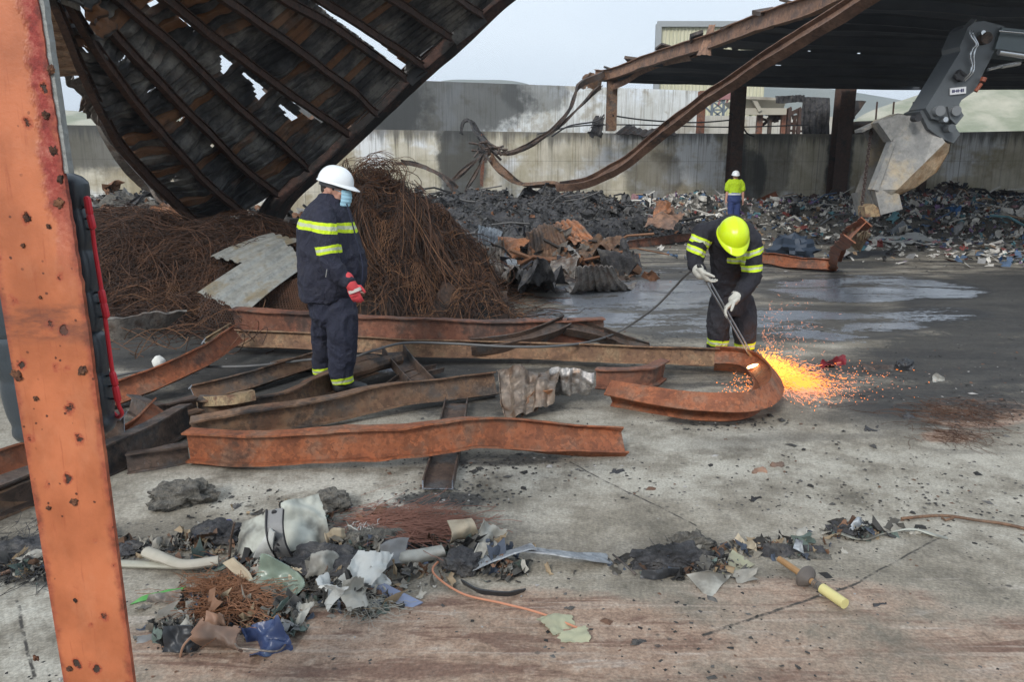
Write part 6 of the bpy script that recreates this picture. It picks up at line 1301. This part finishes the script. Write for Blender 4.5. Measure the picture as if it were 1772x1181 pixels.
for k in range(260):
    spark(mbs[0 if rnd.random() < .6 else 2], W(rnd.gauss(1290, 20), rnd.gauss(678, 16), rnd.uniform(.003, .1)), Vector((rnd.gauss(0, .01), rnd.gauss(0, .01), rnd.gauss(0, .005))), rnd.uniform(.0014, .0028))
mb = MB()
for i, q in enumerate(mbs):
    o = len(mb.v); mb.v += q.v; mb.c += q.c; mb.f += [[o + a for a in f] for f in q.f]; mb.m += [i] * len(q.f)
mb.build('sparks', [M['spark'], M['spark2'], M['spark3']], label='shower of orange sparks spraying from the cut onto the slab', cat='sparks', kind='stuff', smooth=0)
mb = MB(); mb.ell(W(1306, 634, .15) + Vector((-.02, 0, 0)), (.05, .02, .012), 12, 8, Euler((0, -.35, 0)).to_matrix(), nz=.3); mb.build('molten_metal', M['hot'], label='glowing molten spot on the hooked beam where it is being cut', cat='molten metal')

# ---------------------------------------------------------------- shredded litter that fills the foreground pile
def shreds():
    rnd = random.Random(321); mb = MB()
    C_ = [(300, 1100, 50, 24, 5), (380, 1060, 90, 30, 8), (460, 1000, 80, 34, 10), (560, 1000, 90, 40, 12), (620, 1040, 60, 24, 8), (480, 1075, 60, 22, 5), (640, 955, 120, 20, 8), (800, 955, 70, 20, 6), (860, 990, 60, 18, 3), (360, 945, 80, 26, 6), (240, 955, 60, 16, 3), (50, 985, 60, 25, 3),
          (1170, 975, 90, 22, 7), (1340, 955, 100, 14, 5), (1480, 925, 60, 10, 4), (700, 1000, 90, 26, 3), (520, 900, 90, 30, 5), (1240, 990, 60, 20, 3)]
    pal = [(.02, .02, .02), (.035, .034, .033), (.06, .058, .055), (.10, .095, .085), (.15, .14, .12), (.22, .20, .17), (.32, .30, .26), (.45, .43, .38), (.16, .09, .055), (.24, .13, .08), (.36, .27, .17), (.08, .10, .14), (.12, .16, .14)]
    tot = sum(c[4] for c in C_)
    for (cx, cy, rx, ry, wt) in C_:
        for k in range(int(2300 * wt / tot)):
            a, b = rnd.gauss(0, .5), rnd.gauss(0, .5); px = cx + a * rx; py = cy + b * ry
            if px < 215 and px > 100: continue
            s = rnd.uniform(.006, .03) * (1 if rnd.random() < .85 else 1.8); h = max(0, 1 - a * a * 2 - b * b * 2) * .055 * rnd.random() + s * .3; p = W(px, py, 0); p.z = h
            R = Euler((rnd.gauss(0, .8), rnd.gauss(0, .8), rnd.uniform(0, 6.3))).to_matrix(); sx, sy = rnd.uniform(.6, 2.2), rnd.uniform(.3, 1.1); n = 5; o = rnd.random() * 90; P = []
            for j in range(n):
                for i in range(n):
                    u, v = i / (n - 1) * 2 - 1, j / (n - 1) * 2 - 1; ro = .8 + .6 * noise.noise(Vector((u * 1.6 + o, v * 1.6, 1)))
                    q = p + R @ Vector((u * sx * ro, v * sy * ro, .8 * noise.noise(Vector((u * 1.2 + o, v * 1.2, 5))) + .35 * noise.noise(Vector((u * 4 + o, v * 4, 9))))) * s; q.z = max(q.z, .002); P.append(q)
            mb.add(P, [(j * n + i, j * n + i + 1, (j + 1) * n + i + 1, (j + 1) * n + i) for j in range(n - 1) for i in range(n - 1)], 0, rnd.choice(pal))
    mb.build('shredded_litter', M['scrap'], label='small dirty shreds of plastic, ash and metal filling the foreground debris', cat='litter', kind='stuff', smooth=60)
shreds()
# dark skirt of matted mesh at the right foot of the wire heap
mb = MB(); quad(mb, [W(735, 572, .0), W(880, 558, .0), D(868, 505, 9.3), D(760, 500, 9.1)], 60, 40, 0, 0, .10, 2.5, 3, bend=.12, ragged=.02, thick=.02); mb.build('matted_mesh', steel('matted_dark_rust', (.03, .017, .012), (.05, .028, .018), (.07, .045, .03), 5, .85, sootamt=.4, soot=(.012, .01, .009)), label='dark matted mesh skirt at the right foot of the rusty wire heap', cat='wire mesh')
# ================================================================ PEOPLE
def fuse(mb, name, mat, root, vox, smooth_it=2, disp=None, label=None):
    """merge all closed pieces of mb into one continuous skin"""
    me = bpy.data.meshes.new(name); org = Vector(root.location)
    me.from_pydata([p - org for p in mb.v], [], mb.f); o = bpy.data.objects.new(name, me); COL.objects.link(o)
    md = o.modifiers.new('r', 'REMESH'); md.mode = 'VOXEL'; md.voxel_size = vox; md.use_smooth_shade = True
    if smooth_it: sm = o.modifiers.new('s', 'SMOOTH'); sm.iterations = smooth_it; sm.factor = .5
    dg = bpy.context.evaluated_depsgraph_get(); dg.update()
    nm = bpy.data.meshes.new_from_object(o.evaluated_get(dg)); bpy.data.objects.remove(o); bpy.data.meshes.remove(me)
    if disp:
        nn = [v.normal.copy() for v in nm.vertices]
        for v, n_ in zip(nm.vertices, nn): v.co = v.co + n_ * disp(v.co + org, n_)
    nm.name = name; nm.materials.clear(); nm.materials.append(mat)
    nm.polygons.foreach_set('use_smooth', [True] * len(nm.polygons))
    q = bpy.data.objects.new(name, nm); COL.objects.link(q); q.parent = root; q['worg'] = list(org)
    if label: q['label'] = label
    return q
def rings(mb, rows, n=24, tilt=None):
    """rows = (centre, rx, ry[, dirx]) elliptical sections"""
    R = []
    for row in rows:
        c, rx, ry = Vector(row[0]), row[1], row[2]; ax = Vector(row[3]) if len(row) > 3 else Vector((1, 0, 0)); ay = Vector(row[4]) if len(row) > 4 else Vector((0, 1, 0))
        R.append([c + ax * cos(2 * pi * j / n) * rx + ay * sin(2 * pi * j / n) * ry for j in range(n)])
    mb.loft(R)
def limb(mb, pts, rr, n=24, flat=1.0, up=(0, 1, 0)):
    Q = cr([tuple(p) + (r,) for p, r in zip(pts, rr)], len(pts) * 5)
    mb.tube([Vector(q[:3]) for q in Q], [q[3] for q in Q], 16, flat=flat, up=up, round_=True)
def folds(amp, sc, stretch=(1, 1, 1), seed=0):
    def f(p, n_):
        q = Vector((p.x * stretch[0], p.y * stretch[1], p.z * stretch[2])) * sc + Vector((seed, seed, 0)) + noise.noise_vector(p * 4) * .8
        r = 1 - abs(noise.noise(q)) * 2.4; r2 = 1 - abs(noise.noise(q * 2.1 + Vector((5, 5, 5)))) * 2
        return amp * (r * .7 + r2 * .35 - .4)
    return f
def hand(mb, wrist, dirv, palmn, side, s=1.0, curl=.5, thumb=.6):
    """glove/hand: palm, four bent fingers of different lengths and a thumb; side = direction towards the thumb"""
    d = Vector(dirv).normalized(); s_ = Vector(side); s_ = (s_ - d * s_.dot(d)).normalized(); n_ = s_.cross(d); n_ = n_ if n_.dot(Vector(palmn)) > 0 else -n_
    w = Vector(wrist)
    rings(mb, [(w - d * .02 * s, .028 * s, .022 * s, s_, n_), (w + d * .02 * s, .036 * s, .022 * s, s_, n_), (w + d * .06 * s, .044 * s, .020 * s, s_, n_), (w + d * .095 * s, .043 * s, .016 * s, s_, n_), (w + d * .103 * s, .038 * s, .010 * s, s_, n_)], 18)
    for k, ln in enumerate((.070, .080, .074, .058)):
        b = w + d * .092 * s + s_ * (.031 - k * .0205) * s; dd = d.copy(); P = [b - d * .02 * s, b]; R = [.0105 * s, .0105 * s]
        for q in range(3):
            a = curl * (.5 + .28 * q) * (1 + .12 * k); dd = (dd * cos(a) + n_ * sin(a)).normalized(); P.append(P[-1] + dd * ln * s * (.42, .33, .25)[q]); R.append((.0100, .0092, .0080)[q] * s)
        mb.tube(P, R, 10, round_=True)
    b = w + d * .03 * s + s_ * .03 * s; t1 = (d * .5 + s_ * .75 + n_ * thumb * .5).normalized(); t2 = (d * .85 + s_ * .2 + n_ * thumb).normalized()
    mb.tube([b - s_ * .012 * s, b + t1 * .035 * s, b + t1 * .035 * s + t2 * .03 * s, b + t1 * .035 * s + t2 * .052 * s], [.014 * s, .0125 * s, .0115 * s, .0095 * s], 10, round_=True)

def head(mb, c, r, fwd, up, rt):
    """skull, jaw, nose, ears, brow; r = half head height"""
    F, U, R_ = Vector(fwd), Vector(up), Vector(rt); c = Vector(c)
    M3 = Matrix((F, R_, U)).transposed()
    mb.ell(c + U * r * .12 - F * r * .06, (r * .80, r * .66, r * .86), 24, 16, M3)
    mb.ell(c - U * r * .35 + F * r * .22, (r * .52, r * .50, r * .62), 20, 14, M3)
    mb.ell(c - U * r * .78 + F * r * .42, (r * .26, r * .30, r * .20), 14, 10, M3)
    mb.tube([c + F * r * .74 + U * r * .12, c + F * r * .90 - U * r * .10, c + F * r * .98 - U * r * .26], [r * .07, r * .10, r * .13], 8, round_=True)
    mb.tube([c + F * r * .70 + U * r * .22 - R_ * r * .4, c + F * r * .80 + U * r * .20, c + F * r * .70 + U * r * .22 + R_ * r * .4], [r * .10] * 3, 8, round_=True)
    mb.tube([c + F * r * .74 - U * r * .50 - R_ * r * .2, c + F * r * .80 - U * r * .50, c + F * r * .74 - U * r * .50 + R_ * r * .2], [r * .07, r * .09, r * .07], 8, round_=True)
    for s in (-1, 1):
        e = c + R_ * s * r * .66 - F * r * .06 - U * r * .05
        mb.tube([e + U * r * .22 + F * r * .02, e + U * r * .26 - F * r * .12, e + U * r * .05 - F * r * .18, e - U * r * .20 - F * r * .06, e - U * r * .22 + F * r * .04], [r * .06, r * .07, r * .07, r * .06, r * .05], 8, round_=True)
        mb.ell(e, (r * .10, r * .07, r * .18), 10, 8, M3)
        mb.ell(c + F * r * .52 + R_ * s * r * .34 - U * r * .18, (r * .22, r * .18, r * .18), 12, 8, M3)
def helmet(T, c, r, fwd, up, rt, mat, harness=True, ridges=3):
    F, U, R_ = Vector(fwd), Vector(up), Vector(rt); c = Vector(c); mb = MB(); n = 40; rows = []
    for i in range(15):
        th = i / 14 * (pi / 2 - .02); rg = []
        for j in range(n):
            a = 2 * pi * j / n; q = Vector((cos(a), sin(a), 0)); k = cos(th) ** .82; hgt = sin(th) * .98
            lat = q.y * k; rid = .035 * max(0, cos(lat * 3.14 * 2.6)) ** 3 * (1 if abs(lat) < .62 else 0) * (1 if th > .5 else sstep(.25, .5, th))
            fl = 1.07 if q.x > 0 else 1.05
            rg.append(c + (F * q.x * fl * k + R_ * q.y * .84 * k + U * (hgt * .95 + rid)) * r)
        rows.append(rg)
    inner = [[c + (p - c) * .955 - U * .002 for p in rg] for rg in rows]
    mb.loft(rows[::1], False); mb.loft([rows[0], inner[0]] + inner[1:], False)
    mb.f.append([len(mb.v) - 1 - k for k in range(n)][::-1]); mb.m.append(0)
    o = len(mb.v); mb.add(rows[-1], [tuple(range(n))])
    # brim (peak at the front, small lip around)
    B0, B1 = [], []
    for j in range(n):
        a = 2 * pi * j / n; q = Vector((cos(a), sin(a), 0)); pk = max(0, q.x) ** 1.6
        B0.append(c + (F * q.x * 1.04 + R_ * q.y * .84 + U * .03) * r)
        B1.append(c + (F * q.x * (1.10 + .40 * pk) + R_ * q.y * (.90 + .03 * pk) - U * (.03 + .13 * pk)) * r)
    mb.loft([B0, B1, [p - U * .006 for p in B1], [p - U * .008 for p in B0]], False)
    h = mb.build('helmet', mat, T, smooth=60)
    if harness:
        mb = MB(); A_ = []; 
        for zz in (-.02, -.30): A_.append([c + (F * cos(2 * pi * j / 28) * .92 + R_ * sin(2 * pi * j / 28) * .76 + U * (zz + (.0 if zz > -.1 else .10 * max(0, cos(2 * pi * j / 28))))) * r for j in range(28)])
        A2 = [[c + (p - c) * .95 for p in rg] for rg in A_[::-1]]
        mb.loft(A_ + A2 + [A_[0]], False); mb.build('harness', M['rubber'], h)
    return h
def boot(mb, ankle, toe, s=1.0, w=.052):
    a, t = Vector(ankle), Vector(toe); d = (t - a); d.z = 0; L_ = d.length; d = d.normalized(); sd = Vector((-d.y, d.x, 0)); g = Vector((0, 0, 1)); z0 = t.z
    b = Vector((a.x, a.y, z0))
    rings(mb, [(b - d * .055 + g * .035, .012, .02, sd, g), (b - d * .045 + g * .045, w * .75, .045, sd, g), (b + d * .01 + g * .055, w * .85, .055, sd, g), (b + d * L_ * .5 + g * .045, w * .95, .045, sd, g), (b + d * L_ * .8 + g * .036, w, .036, sd, g), (b + d * L_ * .98 + g * .028, w * .7, .028, sd, g), (b + d * L_ * 1.03 + g * .025, w * .2, .012, sd, g)], 16)
    mb.tube([b + g * .05 - d * .01, a + g * .06], [w * .98, w * .98], 14, round_=True)

# ---------------------------------------------------------------- man in the white helmet (profile, facing right)
d1 = 5.74
T = thing('person', W(592, 682), 'man in navy fire jacket, white helmet, face mask and red glove, standing by the beams', 'person')
F_ = Vector((.985, -.17, 0)); Rt = Vector((-.17, -.985, 0)) * 1.0; U_ = Vector((0, 0, 1))   # Rt = his right side, towards the camera
def Q(px, py, dd=0.0): return D(px, py, d1 + dd)
# body (skin): head, neck, trunk core, arms and legs as one surface
hc = Q(579, 327); hr = .122
fw = Vector((.975, -.08, -.16)).normalized(); rt = Vector((-.08, -.99, 0)).normalized(); uu = fw.cross(rt); uu = uu if uu.z > 0 else -uu
mb = MB(); head(mb, hc, hr, fw, uu, rt)
limb(mb, [Q(572, 338), Q(566, 356), Q(563, 380)], [.066, .07, .08])
rings(mb, [(Q(563, 370), .08, .12, F_, Rt), (Q(566, 420), .13, .16, F_, Rt), (Q(572, 480), .15, .16, F_, Rt), (Q(576, 520), .12, .14, F_, Rt)])
for sg, off in ((-1, -.12), (1, .14)):
    limb(mb, [Q(585, 525, -.06), Q(592, 590, -.11), Q(591, 645, -.07)] if sg < 0 else [Q(568, 525, .08), Q(560, 595, .19), Q(557, 632, .28)], [.06, .045, .03])
limb(mb, [Q(563, 380, -.2), Q(572, 450, -.28), Q(603, 486, -.30)], [.05, .045, .035])
limb(mb, [Q(568, 380, .22), Q(585, 450, .27), Q(606, 480, .28)], [.05, .045, .035])
hand(mb, Q(606, 482, .28), (.5, 0, -1), (1, 0, 0), (0, 1, 0), 1.0, .4)
fuse(mb, 'body', M['skin'], T, .0075, 2)
# jacket
mb = MB()
rows = [(345, 549, 590, .11), (352, 541, 594, .16), (362, 533, 600, .22), (376, 525, 605, .25), (395, 520, 611, .265), (415, 519, 618, .27), (437, 519, 627, .275), (458, 519, 632, .275), (480, 519, 632, .27), (498, 521, 628, .26), (510, 522, 618, .25), (518, 526, 612, .235)]
rings(mb, [(Q((l + r) / 2, y), (r - l) / 2 * .00455 / .985, la, F_, Rt) for y, l, r, la in rows], 36)
limb(mb, [Q(557, 374, -.16), Q(562, 392, -.23), Q(567, 425, -.28), Q(572, 455, -.30), Q(586, 474, -.31), Q(603, 487, -.31)], [.10, .098, .090, .080, .072, .056])
limb(mb, [Q(562, 374, .16), Q(572, 395, .22), Q(584, 430, .26), Q(592, 455, .28), Q(603, 476, .28)], [.09, .09, .08, .075, .058])
rings(mb, [(Q(570, 336), .070, .080, F_, Rt), (Q(568, 344), .082, .094, F_, Rt), (Q(566, 356), .10, .13, F_, Rt)], 24)
o1 = Vector(T.location)
def ob(px, py, dd=0.0): return tuple(Q(px, py, dd) - o1)
jk = bands('navy_jacket_with_bands', (.020, .022, .042), [
    (ob(560, 395, -.3), (.10, 0, 1), .036, .50), (ob(572, 432, -.30), (-.12, 0, 1), .030, .115)], .85)
fuse(mb, 'jacket', jk, T, .0095, 2, folds(.015, 6.5, (1, 1, .8), 3))
mb = MB(); P = [Q(604, 352, -.13), Q(612, 380, -.13), Q(620, 410, -.13), Q(628, 440, -.12), Q(632, 465, -.12), Q(629, 495, -.12)]
mb.tube([Vector(p) + Vector((-.012, -.03, 0)) for p in cr(P, 20)], .009, 8, flat=.6); mb.build('zip_placket', M['navy_trousers'], T)
mb = MB(); mb.bar(Q(566, 466, -.395), Q(564, 480, -.39), .006); mb.build('pocket_zip', M['chrome'], T, smooth=0)
# trousers
mb = MB()
rings(mb, [(Q(571, 500), .16, .20, F_, Rt), (Q(573, 520), .165, .205, F_, Rt), (Q(577, 545), .165, .20, F_, Rt), (Q(579, 560), .12, .16, F_, Rt)], 30)
def leg(pts, rr): limb(mb, [Q(*p) for p in pts], rr, flat=.92)
leg([(588, 530, -.10), (592, 565, -.12), (593, 600, -.10), (591, 630, -.08), (590, 652, -.06)], [.125, .122, .112, .098, .088])
leg([(564, 530, .10), (561, 565, .14), (560, 600, .20), (558, 625, .26), (556, 640, .30)], [.115, .105, .092, .082, .076])
tr = bands('navy_trousers_with_bands', (.018, .021, .042), [(ob(591, 658, -.06), (-.14, 0, 1), .030, .14), (ob(556, 640, .30), (-.08, 0, 1), .027, .12)], .85)
rings(mb, [(Q(591, 650, -.06), .086, .086, F_, Rt), (Q(592, 664, -.05), .085, .084, F_, Rt)], 20); rings(mb, [(Q(556, 636, .29), .076, .078, F_, Rt), (Q(556, 647, .32), .076, .076, F_, Rt)], 20)
fuse(mb, 'trousers', tr, T, .0095, 2, folds(.018, 6.5, (1, 1, .55), 8))
mb = MB(); a_ = W(588, 678); boot(mb, Vector((a_.x, a_.y, .10)), W(642, 676, .0) - Vector((.03, 0, 0)), w=.056); fuse(mb, 'boot', M['boot'], T, .007, 2)
mb = MB(); a_ = W(557, 656); boot(mb, Vector((a_.x, a_.y, .10)), W(598, 655, .0), w=.052); fuse(mb, 'boot', M['boot'], T, .007, 2)
# glove
mb = MB(); hand(mb, Q(606, 490, -.32), (.36, 0, -1), (-.3, .9, 0), (1, 0, -.1), 1.02, .42, .2)
limb(mb, [Q(600, 482, -.31), Q(606, 491, -.32), Q(611, 498, -.32)], [.050, .046, .040]); fuse(mb, 'glove', bands('red_glove_with_band', (.56, .05, .06), [(ob(615, 502, -.32), (-.32, 0, 1), .011, .09)], .75) if False else M['glove_red'], T, .0055, 1)
mb = MB(); c_ = Q(614, 503, -.325); rings(mb, [(c_ - Vector((.36, 0, -1)).normalized() * .012, .050, .030, Vector((1, 0, .36)).normalized(), (0, 1, 0)), (c_ + Vector((.36, 0, -1)).normalized() * .012, .050, .030, Vector((1, 0, .36)).normalized(), (0, 1, 0))], 20); mb.build('glove_band', M['glove_red_palm'], T)
# mask, hair, eye, helmet
mb = MB()
def mk(u, v):
    a = (v - .5) * 1.75; h = (u - .5); rr_ = hr * (.86 + .26 * cos(a) ** 2 * (1 - (h * 1.3) ** 2) + .02 * sin(u * 26))
    return hc + fw * (cos(a) * rr_ * 1.02) + rt * (sin(a) * rr_ * .74) + uu * (-hr * .44 + h * hr * .98)
mb.grid(mk, 20, 24, thick=.003); mb.build('face_mask', M['mask'], T, smooth=80)
for s in (1, -1):
    mb = MB(); mb.tube([mk(.85, .5 + .46 * s), hc + rt * s * hr * .68 - fw * hr * .15 + uu * hr * .1], .0018, 5); mb.build('mask_loop', M['mask'], T)
mb = MB(); M3 = Matrix((fw, rt, uu)).transposed(); mb.ell(hc + uu * hr * .28 - fw * hr * .26, (hr * .66, hr * .675, hr * .66), 28, 16, M3, nz=.05, ns=6)
mb.ell(hc - uu * hr * .05 - fw * hr * .50, (hr * .36, hr * .52, hr * .42), 20, 12, M3, nz=.05, ns=6)
for s in (1, -1): mb.tube([hc + rt * s * hr * .64 + fw * hr * .10 + uu * hr * .3, hc + rt * s * hr * .64 + fw * hr * .12 - uu * hr * .02], [hr * .1, hr * .05], 6, round_=True)
mb.build('hair', M['hair'], T, smooth=80)
for s in (1, -1):
    e = hc + fw * hr * .74 + rt * s * hr * .30 + uu * hr * .06
    mb = MB(); mb.ell(e, (.008, .013, .006), 10, 8, M3); mb.build('eye', M['hair'], T)
    mb = MB(); mb.tube([e + uu * .018 - rt * s * .014, e + uu * .022 + fw * .004, e + uu * .017 + rt * s * .018 - fw * .008], .0045, 6); mb.build('eyebrow', M['hair'], T)
hf = Vector((.965, -.08, -.24)).normalized(); hu = hf.cross(rt); hu = hu if hu.z > 0 else -hu
helmet(T, hc + hu * hr * .40 - hf * hr * .02, .131, hf, hu, rt, M['helmet_white'])

# ---------------------------------------------------------------- cutting worker (bent forward, facing the camera)
d2 = 6.75
T = thing('person', W(1264, 620), 'worker in yellow helmet and banded black jacket bending over to cut a beam', 'person')
def Q(px, py, dd=0.0): return D(px, py, d2 + dd)
o1 = Vector(T.location)
def ob(px, py, dd=0.0): return tuple(Q(px, py, dd) - o1)
k2 = .00515
X_ = Vector((1, 0, 0)); Fd = Vector((0, -1, 0))
hc = Q(1267, 412, -.55); hr = .118
fw = Vector((0, -.55, -.83)).normalized(); rt = Vector((-1, 0, 0)); uu = Vector((0, -.83, .55)).normalized()
mb = MB(); head(mb, hc, hr, fw, uu, rt)
limb(mb, [hc - uu * .06, Q(1266, 395, -.32), Q(1266, 400, -.22)], [.06, .065, .08])
rings(mb, [(Q(1265, 400, -.22), .15, .09, X_, (0, .5, .86)), (Q(1263, 445, -.1), .15, .11), (Q(1264, 500, 0), .14, .11), (Q(1265, 530, 0), .13, .1)])
limb(mb, [Q(1248, 520), Q(1246, 560, -.02), Q(1242, 605, .02)], [.07, .055, .045]); limb(mb, [Q(1282, 520), Q(1287, 560, -.04), Q(1286, 610, 0)], [.07, .055, .045])
limb(mb, [Q(1222, 402, -.25), Q(1205, 445, -.35), Q(1216, 476, -.5)], [.055, .045, .034]); limb(mb, [Q(1298, 412, -.25), Q(1298, 480, -.35), Q(1268, 522, -.5)], [.055, .045, .034])
fuse(mb, 'body', M['skin'], T, .009, 2)
mb = MB()
rows = [(382, 1240, 1288, .10, -.30), (390, 1226, 1298, .13, -.28), (402, 1218, 1306, .15, -.25), (420, 1222, 1306, .165, -.20), (440, 1228, 1306, .17, -.14), (462, 1229, 1305, .17, -.07), (485, 1230, 1303, .165, -.02), (505, 1230, 1303, .16, 0), (516, 1233, 1302, .14, 0)]
rings(mb, [(Q((l + r) / 2, y, dd), (r - l) / 2 * k2 * .95, la, X_, (0, .93, .36)) for y, l, r, la, dd in rows], 36)
limb(mb, [Q(1232, 402, -.25), Q(1216, 408, -.28), Q(1206, 430, -.34), Q(1203, 452, -.38), Q(1210, 470, -.46)], [.105, .100, .084, .072, .055])
limb(mb, [Q(1290, 405, -.25), Q(1298, 422, -.28), Q(1300, 455, -.33), Q(1300, 482, -.36), Q(1286, 502, -.42), Q(1273, 516, -.47)], [.10, .100, .088, .080, .072, .055])
rings(mb, [(Q(1267, 392, -.42), .09, .07, X_, (0, .6, .8)), (Q(1267, 388, -.34), .12, .10, X_, (0, .6, .8))], 20)
jk = bands('black_jacket_with_bands', (.016, .016, .024), [
    (ob(1209, 416, -.30), (.42, 0, 1), .030, .115), (ob(1203, 433, -.36), (.45, 0, 1), .030, .10), (ob(1230, 440, -.33), (.62, 0, 1), .024, .085),
    (ob(1275, 452, -.33), (.02, 0, 1), .026, .085), (ob(1299, 438, -.35), (-.30, 0, 1), .030, .125), (ob(1299, 465, -.38), (-.06, 0, 1), .028, .12)], .85)
fuse(mb, 'jacket', jk, T, .010, 2, folds(.020, 6.5, (1, 1, .9), 13))
mb = MB()
rings(mb, [(Q(1266, 498), .165, .15), (Q(1266, 515), .18, .15), (Q(1266, 532), .185, .145), (Q(1266, 545), .15, .12)], 30)
limb(mb, [Q(1247, 525, -.0), Q(1244, 560, -.05), Q(1242, 585, -.02), Q(1240, 606, .02)], [.11, .105, .098, .09]); limb(mb, [Q(1285, 525, 0), Q(1288, 560, -.05), Q(1288, 590, -.03), Q(1287, 612, .0)], [.11, .105, .098, .092])
tr = bands('black_trousers_with_bands', (.026, .025, .032), [(ob(1241, 592, 0), (.06, 0, 1), .030, .14), (ob(1286, 597, 0), (-.12, 0, 1), .032, .14)], .85)
fuse(mb, 'trousers', tr, T, .010, 2, folds(.02, 6, (1, 1, .55), 18))
for x, y in ((1240, 622), (1286, 628)):
    mb = MB(); a_ = W(x, y); boot(mb, Vector((a_.x, a_.y, .10)), a_ + Vector((.02, -.20, 0)), w=.056); fuse(mb, 'boot', M['boot'], T, .008, 2)
hA, hB = Q(1222, 482, -.52), Q(1262, 530, -.52); LB = W(1302, 620, .17); ld = (LB - hA).normalized()
mb = MB(); hand(mb, hA - ld * .055 + Vector((-.025, .01, .03)), Vector((.55, -.1, -.8)), (.8, -.3, .4), (.2, -1, 0), 1.15, .95, .5); limb(mb, [Q(1209, 468, -.46), Q(1213, 474, -.48)], [.055, .05]); fuse(mb, 'glove', M['glove_grey'], T, .006, 1)
mb = MB(); hand(mb, hB + Vector((.055, .0, .055)), Vector((-.75, -.1, -.6)), (-.5, -.2, -.9), (-.3, -1, .1), 1.15, .9, .5); limb(mb, [Q(1275, 513, -.47), Q(1270, 519, -.49)], [.055, .048]); fuse(mb, 'glove', M['glove_grey'], T, .006, 1)
M3 = Matrix((fw, rt, uu)).transposed()
mb = MB(); mb.ell(hc + uu * hr * .2 - fw * hr * .13, (hr * .8, hr * .68, hr * .74), 24, 14, M3, nz=.05); mb.build('hair', M['hair'], T, smooth=80)
hu = Vector((0, -.62, .78)).normalized(); hf = Vector((0, -.78, -.62)).normalized()
helmet(T, hc + hu * hr * .30 + Vector((0, 0, .0)), .150, hf, hu, rt, M['helmet_yellow'])
# cutting lance (held, so a thing of its own)
T = thing('cutting_torch', LB, 'long steel cutting torch held in both hands, its tip on the hooked beam', 'cutting torch')
sd = Vector((.012, 0, .008)); a_ = hA - ld * .07
for s in (-1, 1):
    mb = MB(); mb.tube([a_ + sd * s, LB - ld * .05 + sd * s * .8], .0085, 8); mb.build('gas_tube', plain('steel_torch_tube', (.30, .30, .31), .3, .15, 20, .8), T)
mb = MB(); mb.tube([a_ - ld * .06, a_ + ld * .05], [.018, .02], 10, round_=True); mb.build('grip', M['rubber'], T)
mb = MB(); mb.tube([LB - ld * .07, LB - ld * .01, LB + Vector((-.01, -.03, -.02))], [.017, .015, .008], 10, round_=True); mb.build('nozzle', M['brass'], T)

# ---------------------------------------------------------------- far man in the yellow vest
d3 = 22.6
T = thing('person', D(1271, 392, d3), 'far man in fluorescent yellow shirt and white helmet before the dark column', 'person'); T.location.z = 0
def Q(px, py, dd=0.0): return D(px, py, d3 + dd)
zf = 0.32; k3 = d3 / 1280
hc = Q(1273, 305); hr = .115; fw = Vector((-.1, -.99, -.05)).normalized(); rt = Vector((-.99, .1, 0)); uu = Vector((0, 0, 1))
mb = MB(); head(mb, hc, hr, fw, uu, rt); limb(mb, [hc - uu * .08, Q(1272, 316)], [.06, .08])
rings(mb, [(Q(1272, 316), .16, .10), (Q(1272, 330), .14, .11), (Q(1270, 345), .14, .10)])
for s in (-1, 1):
    limb(mb, [Q(1272 + s * 11, 316), Q(1272 + s * 13.5, 332), Q(1271 + s * 14.5, 346)], [.055, .045, .032])
    hand(mb, Q(1271 + s * 14.6, 346), (s * .1, -.1, -1), (-s, 0, 0), (0, -1, 0), 1.0, .4)
    limb(mb, [Q(1270 + s * 5, 345), Q(1270 + s * 5, 390)], [.07, .05])
fuse(mb, 'body', M['skin'], T, .013, 1)
mb = MB(); rings(mb, [(Q(1272.5, 310), .08, .08), (Q(1272.5, 313), .17, .11), (Q(1272.5, 318), .215, .13), (Q(1272, 328), .20, .14), (Q(1271, 338), .19, .14)], 24)
for s in (-1, 1): limb(mb, [Q(1272 + s * 8.5, 315), Q(1272 + s * 12, 320), Q(1272 + s * 13.2, 328)], [.085, .085, .08])
o1 = Vector(T.location)
fuse(mb, 'shirt', bands('fluorescent_shirt', (.50, .72, .01), [], .8), T, .016, 1, folds(.012, 7, (1, 1, .6), 4))
mb = MB(); rings(mb, [(Q(1271, 333), .196, .145), (Q(1270.5, 341), .20, .15), (Q(1270, 348), .20, .15), (Q(1270, 352), .15, .12)], 24)
for s in (-1, 1): limb(mb, [Q(1270 + s * 5, 350), Q(1270 + s * 5.5, 368), Q(1270 + s * 5.5, 390)], [.105, .09, .08])
fuse(mb, 'trousers', M['blue_trousers'], T, .016, 1, folds(.012, 7, (1, 1, .6), 5))
mb = MB(); rings(mb, [(Q(1271, 334.5), .205, .155), (Q(1271, 337.5), .207, .157)], 24); mb.build('reflective_belt', plain('silver_white_tape', (.6, .64, .66), .5, .05), T)
for s in (-1, 1):
    mb = MB(); a_ = Q(1270 + s * 5.5, 392); a_.z = max(a_.z, .1); boot(mb, a_, a_ + Vector((0, -.2, -.1))); fuse(mb, 'boot', M['boot'], T, .014, 1)
helmet(T, hc + uu * hr * .35, .135, fw, uu, rt, M['helmet_white'])
for o in bpy.data.objects:
    if 'worg' in o.keys(): del o['worg']
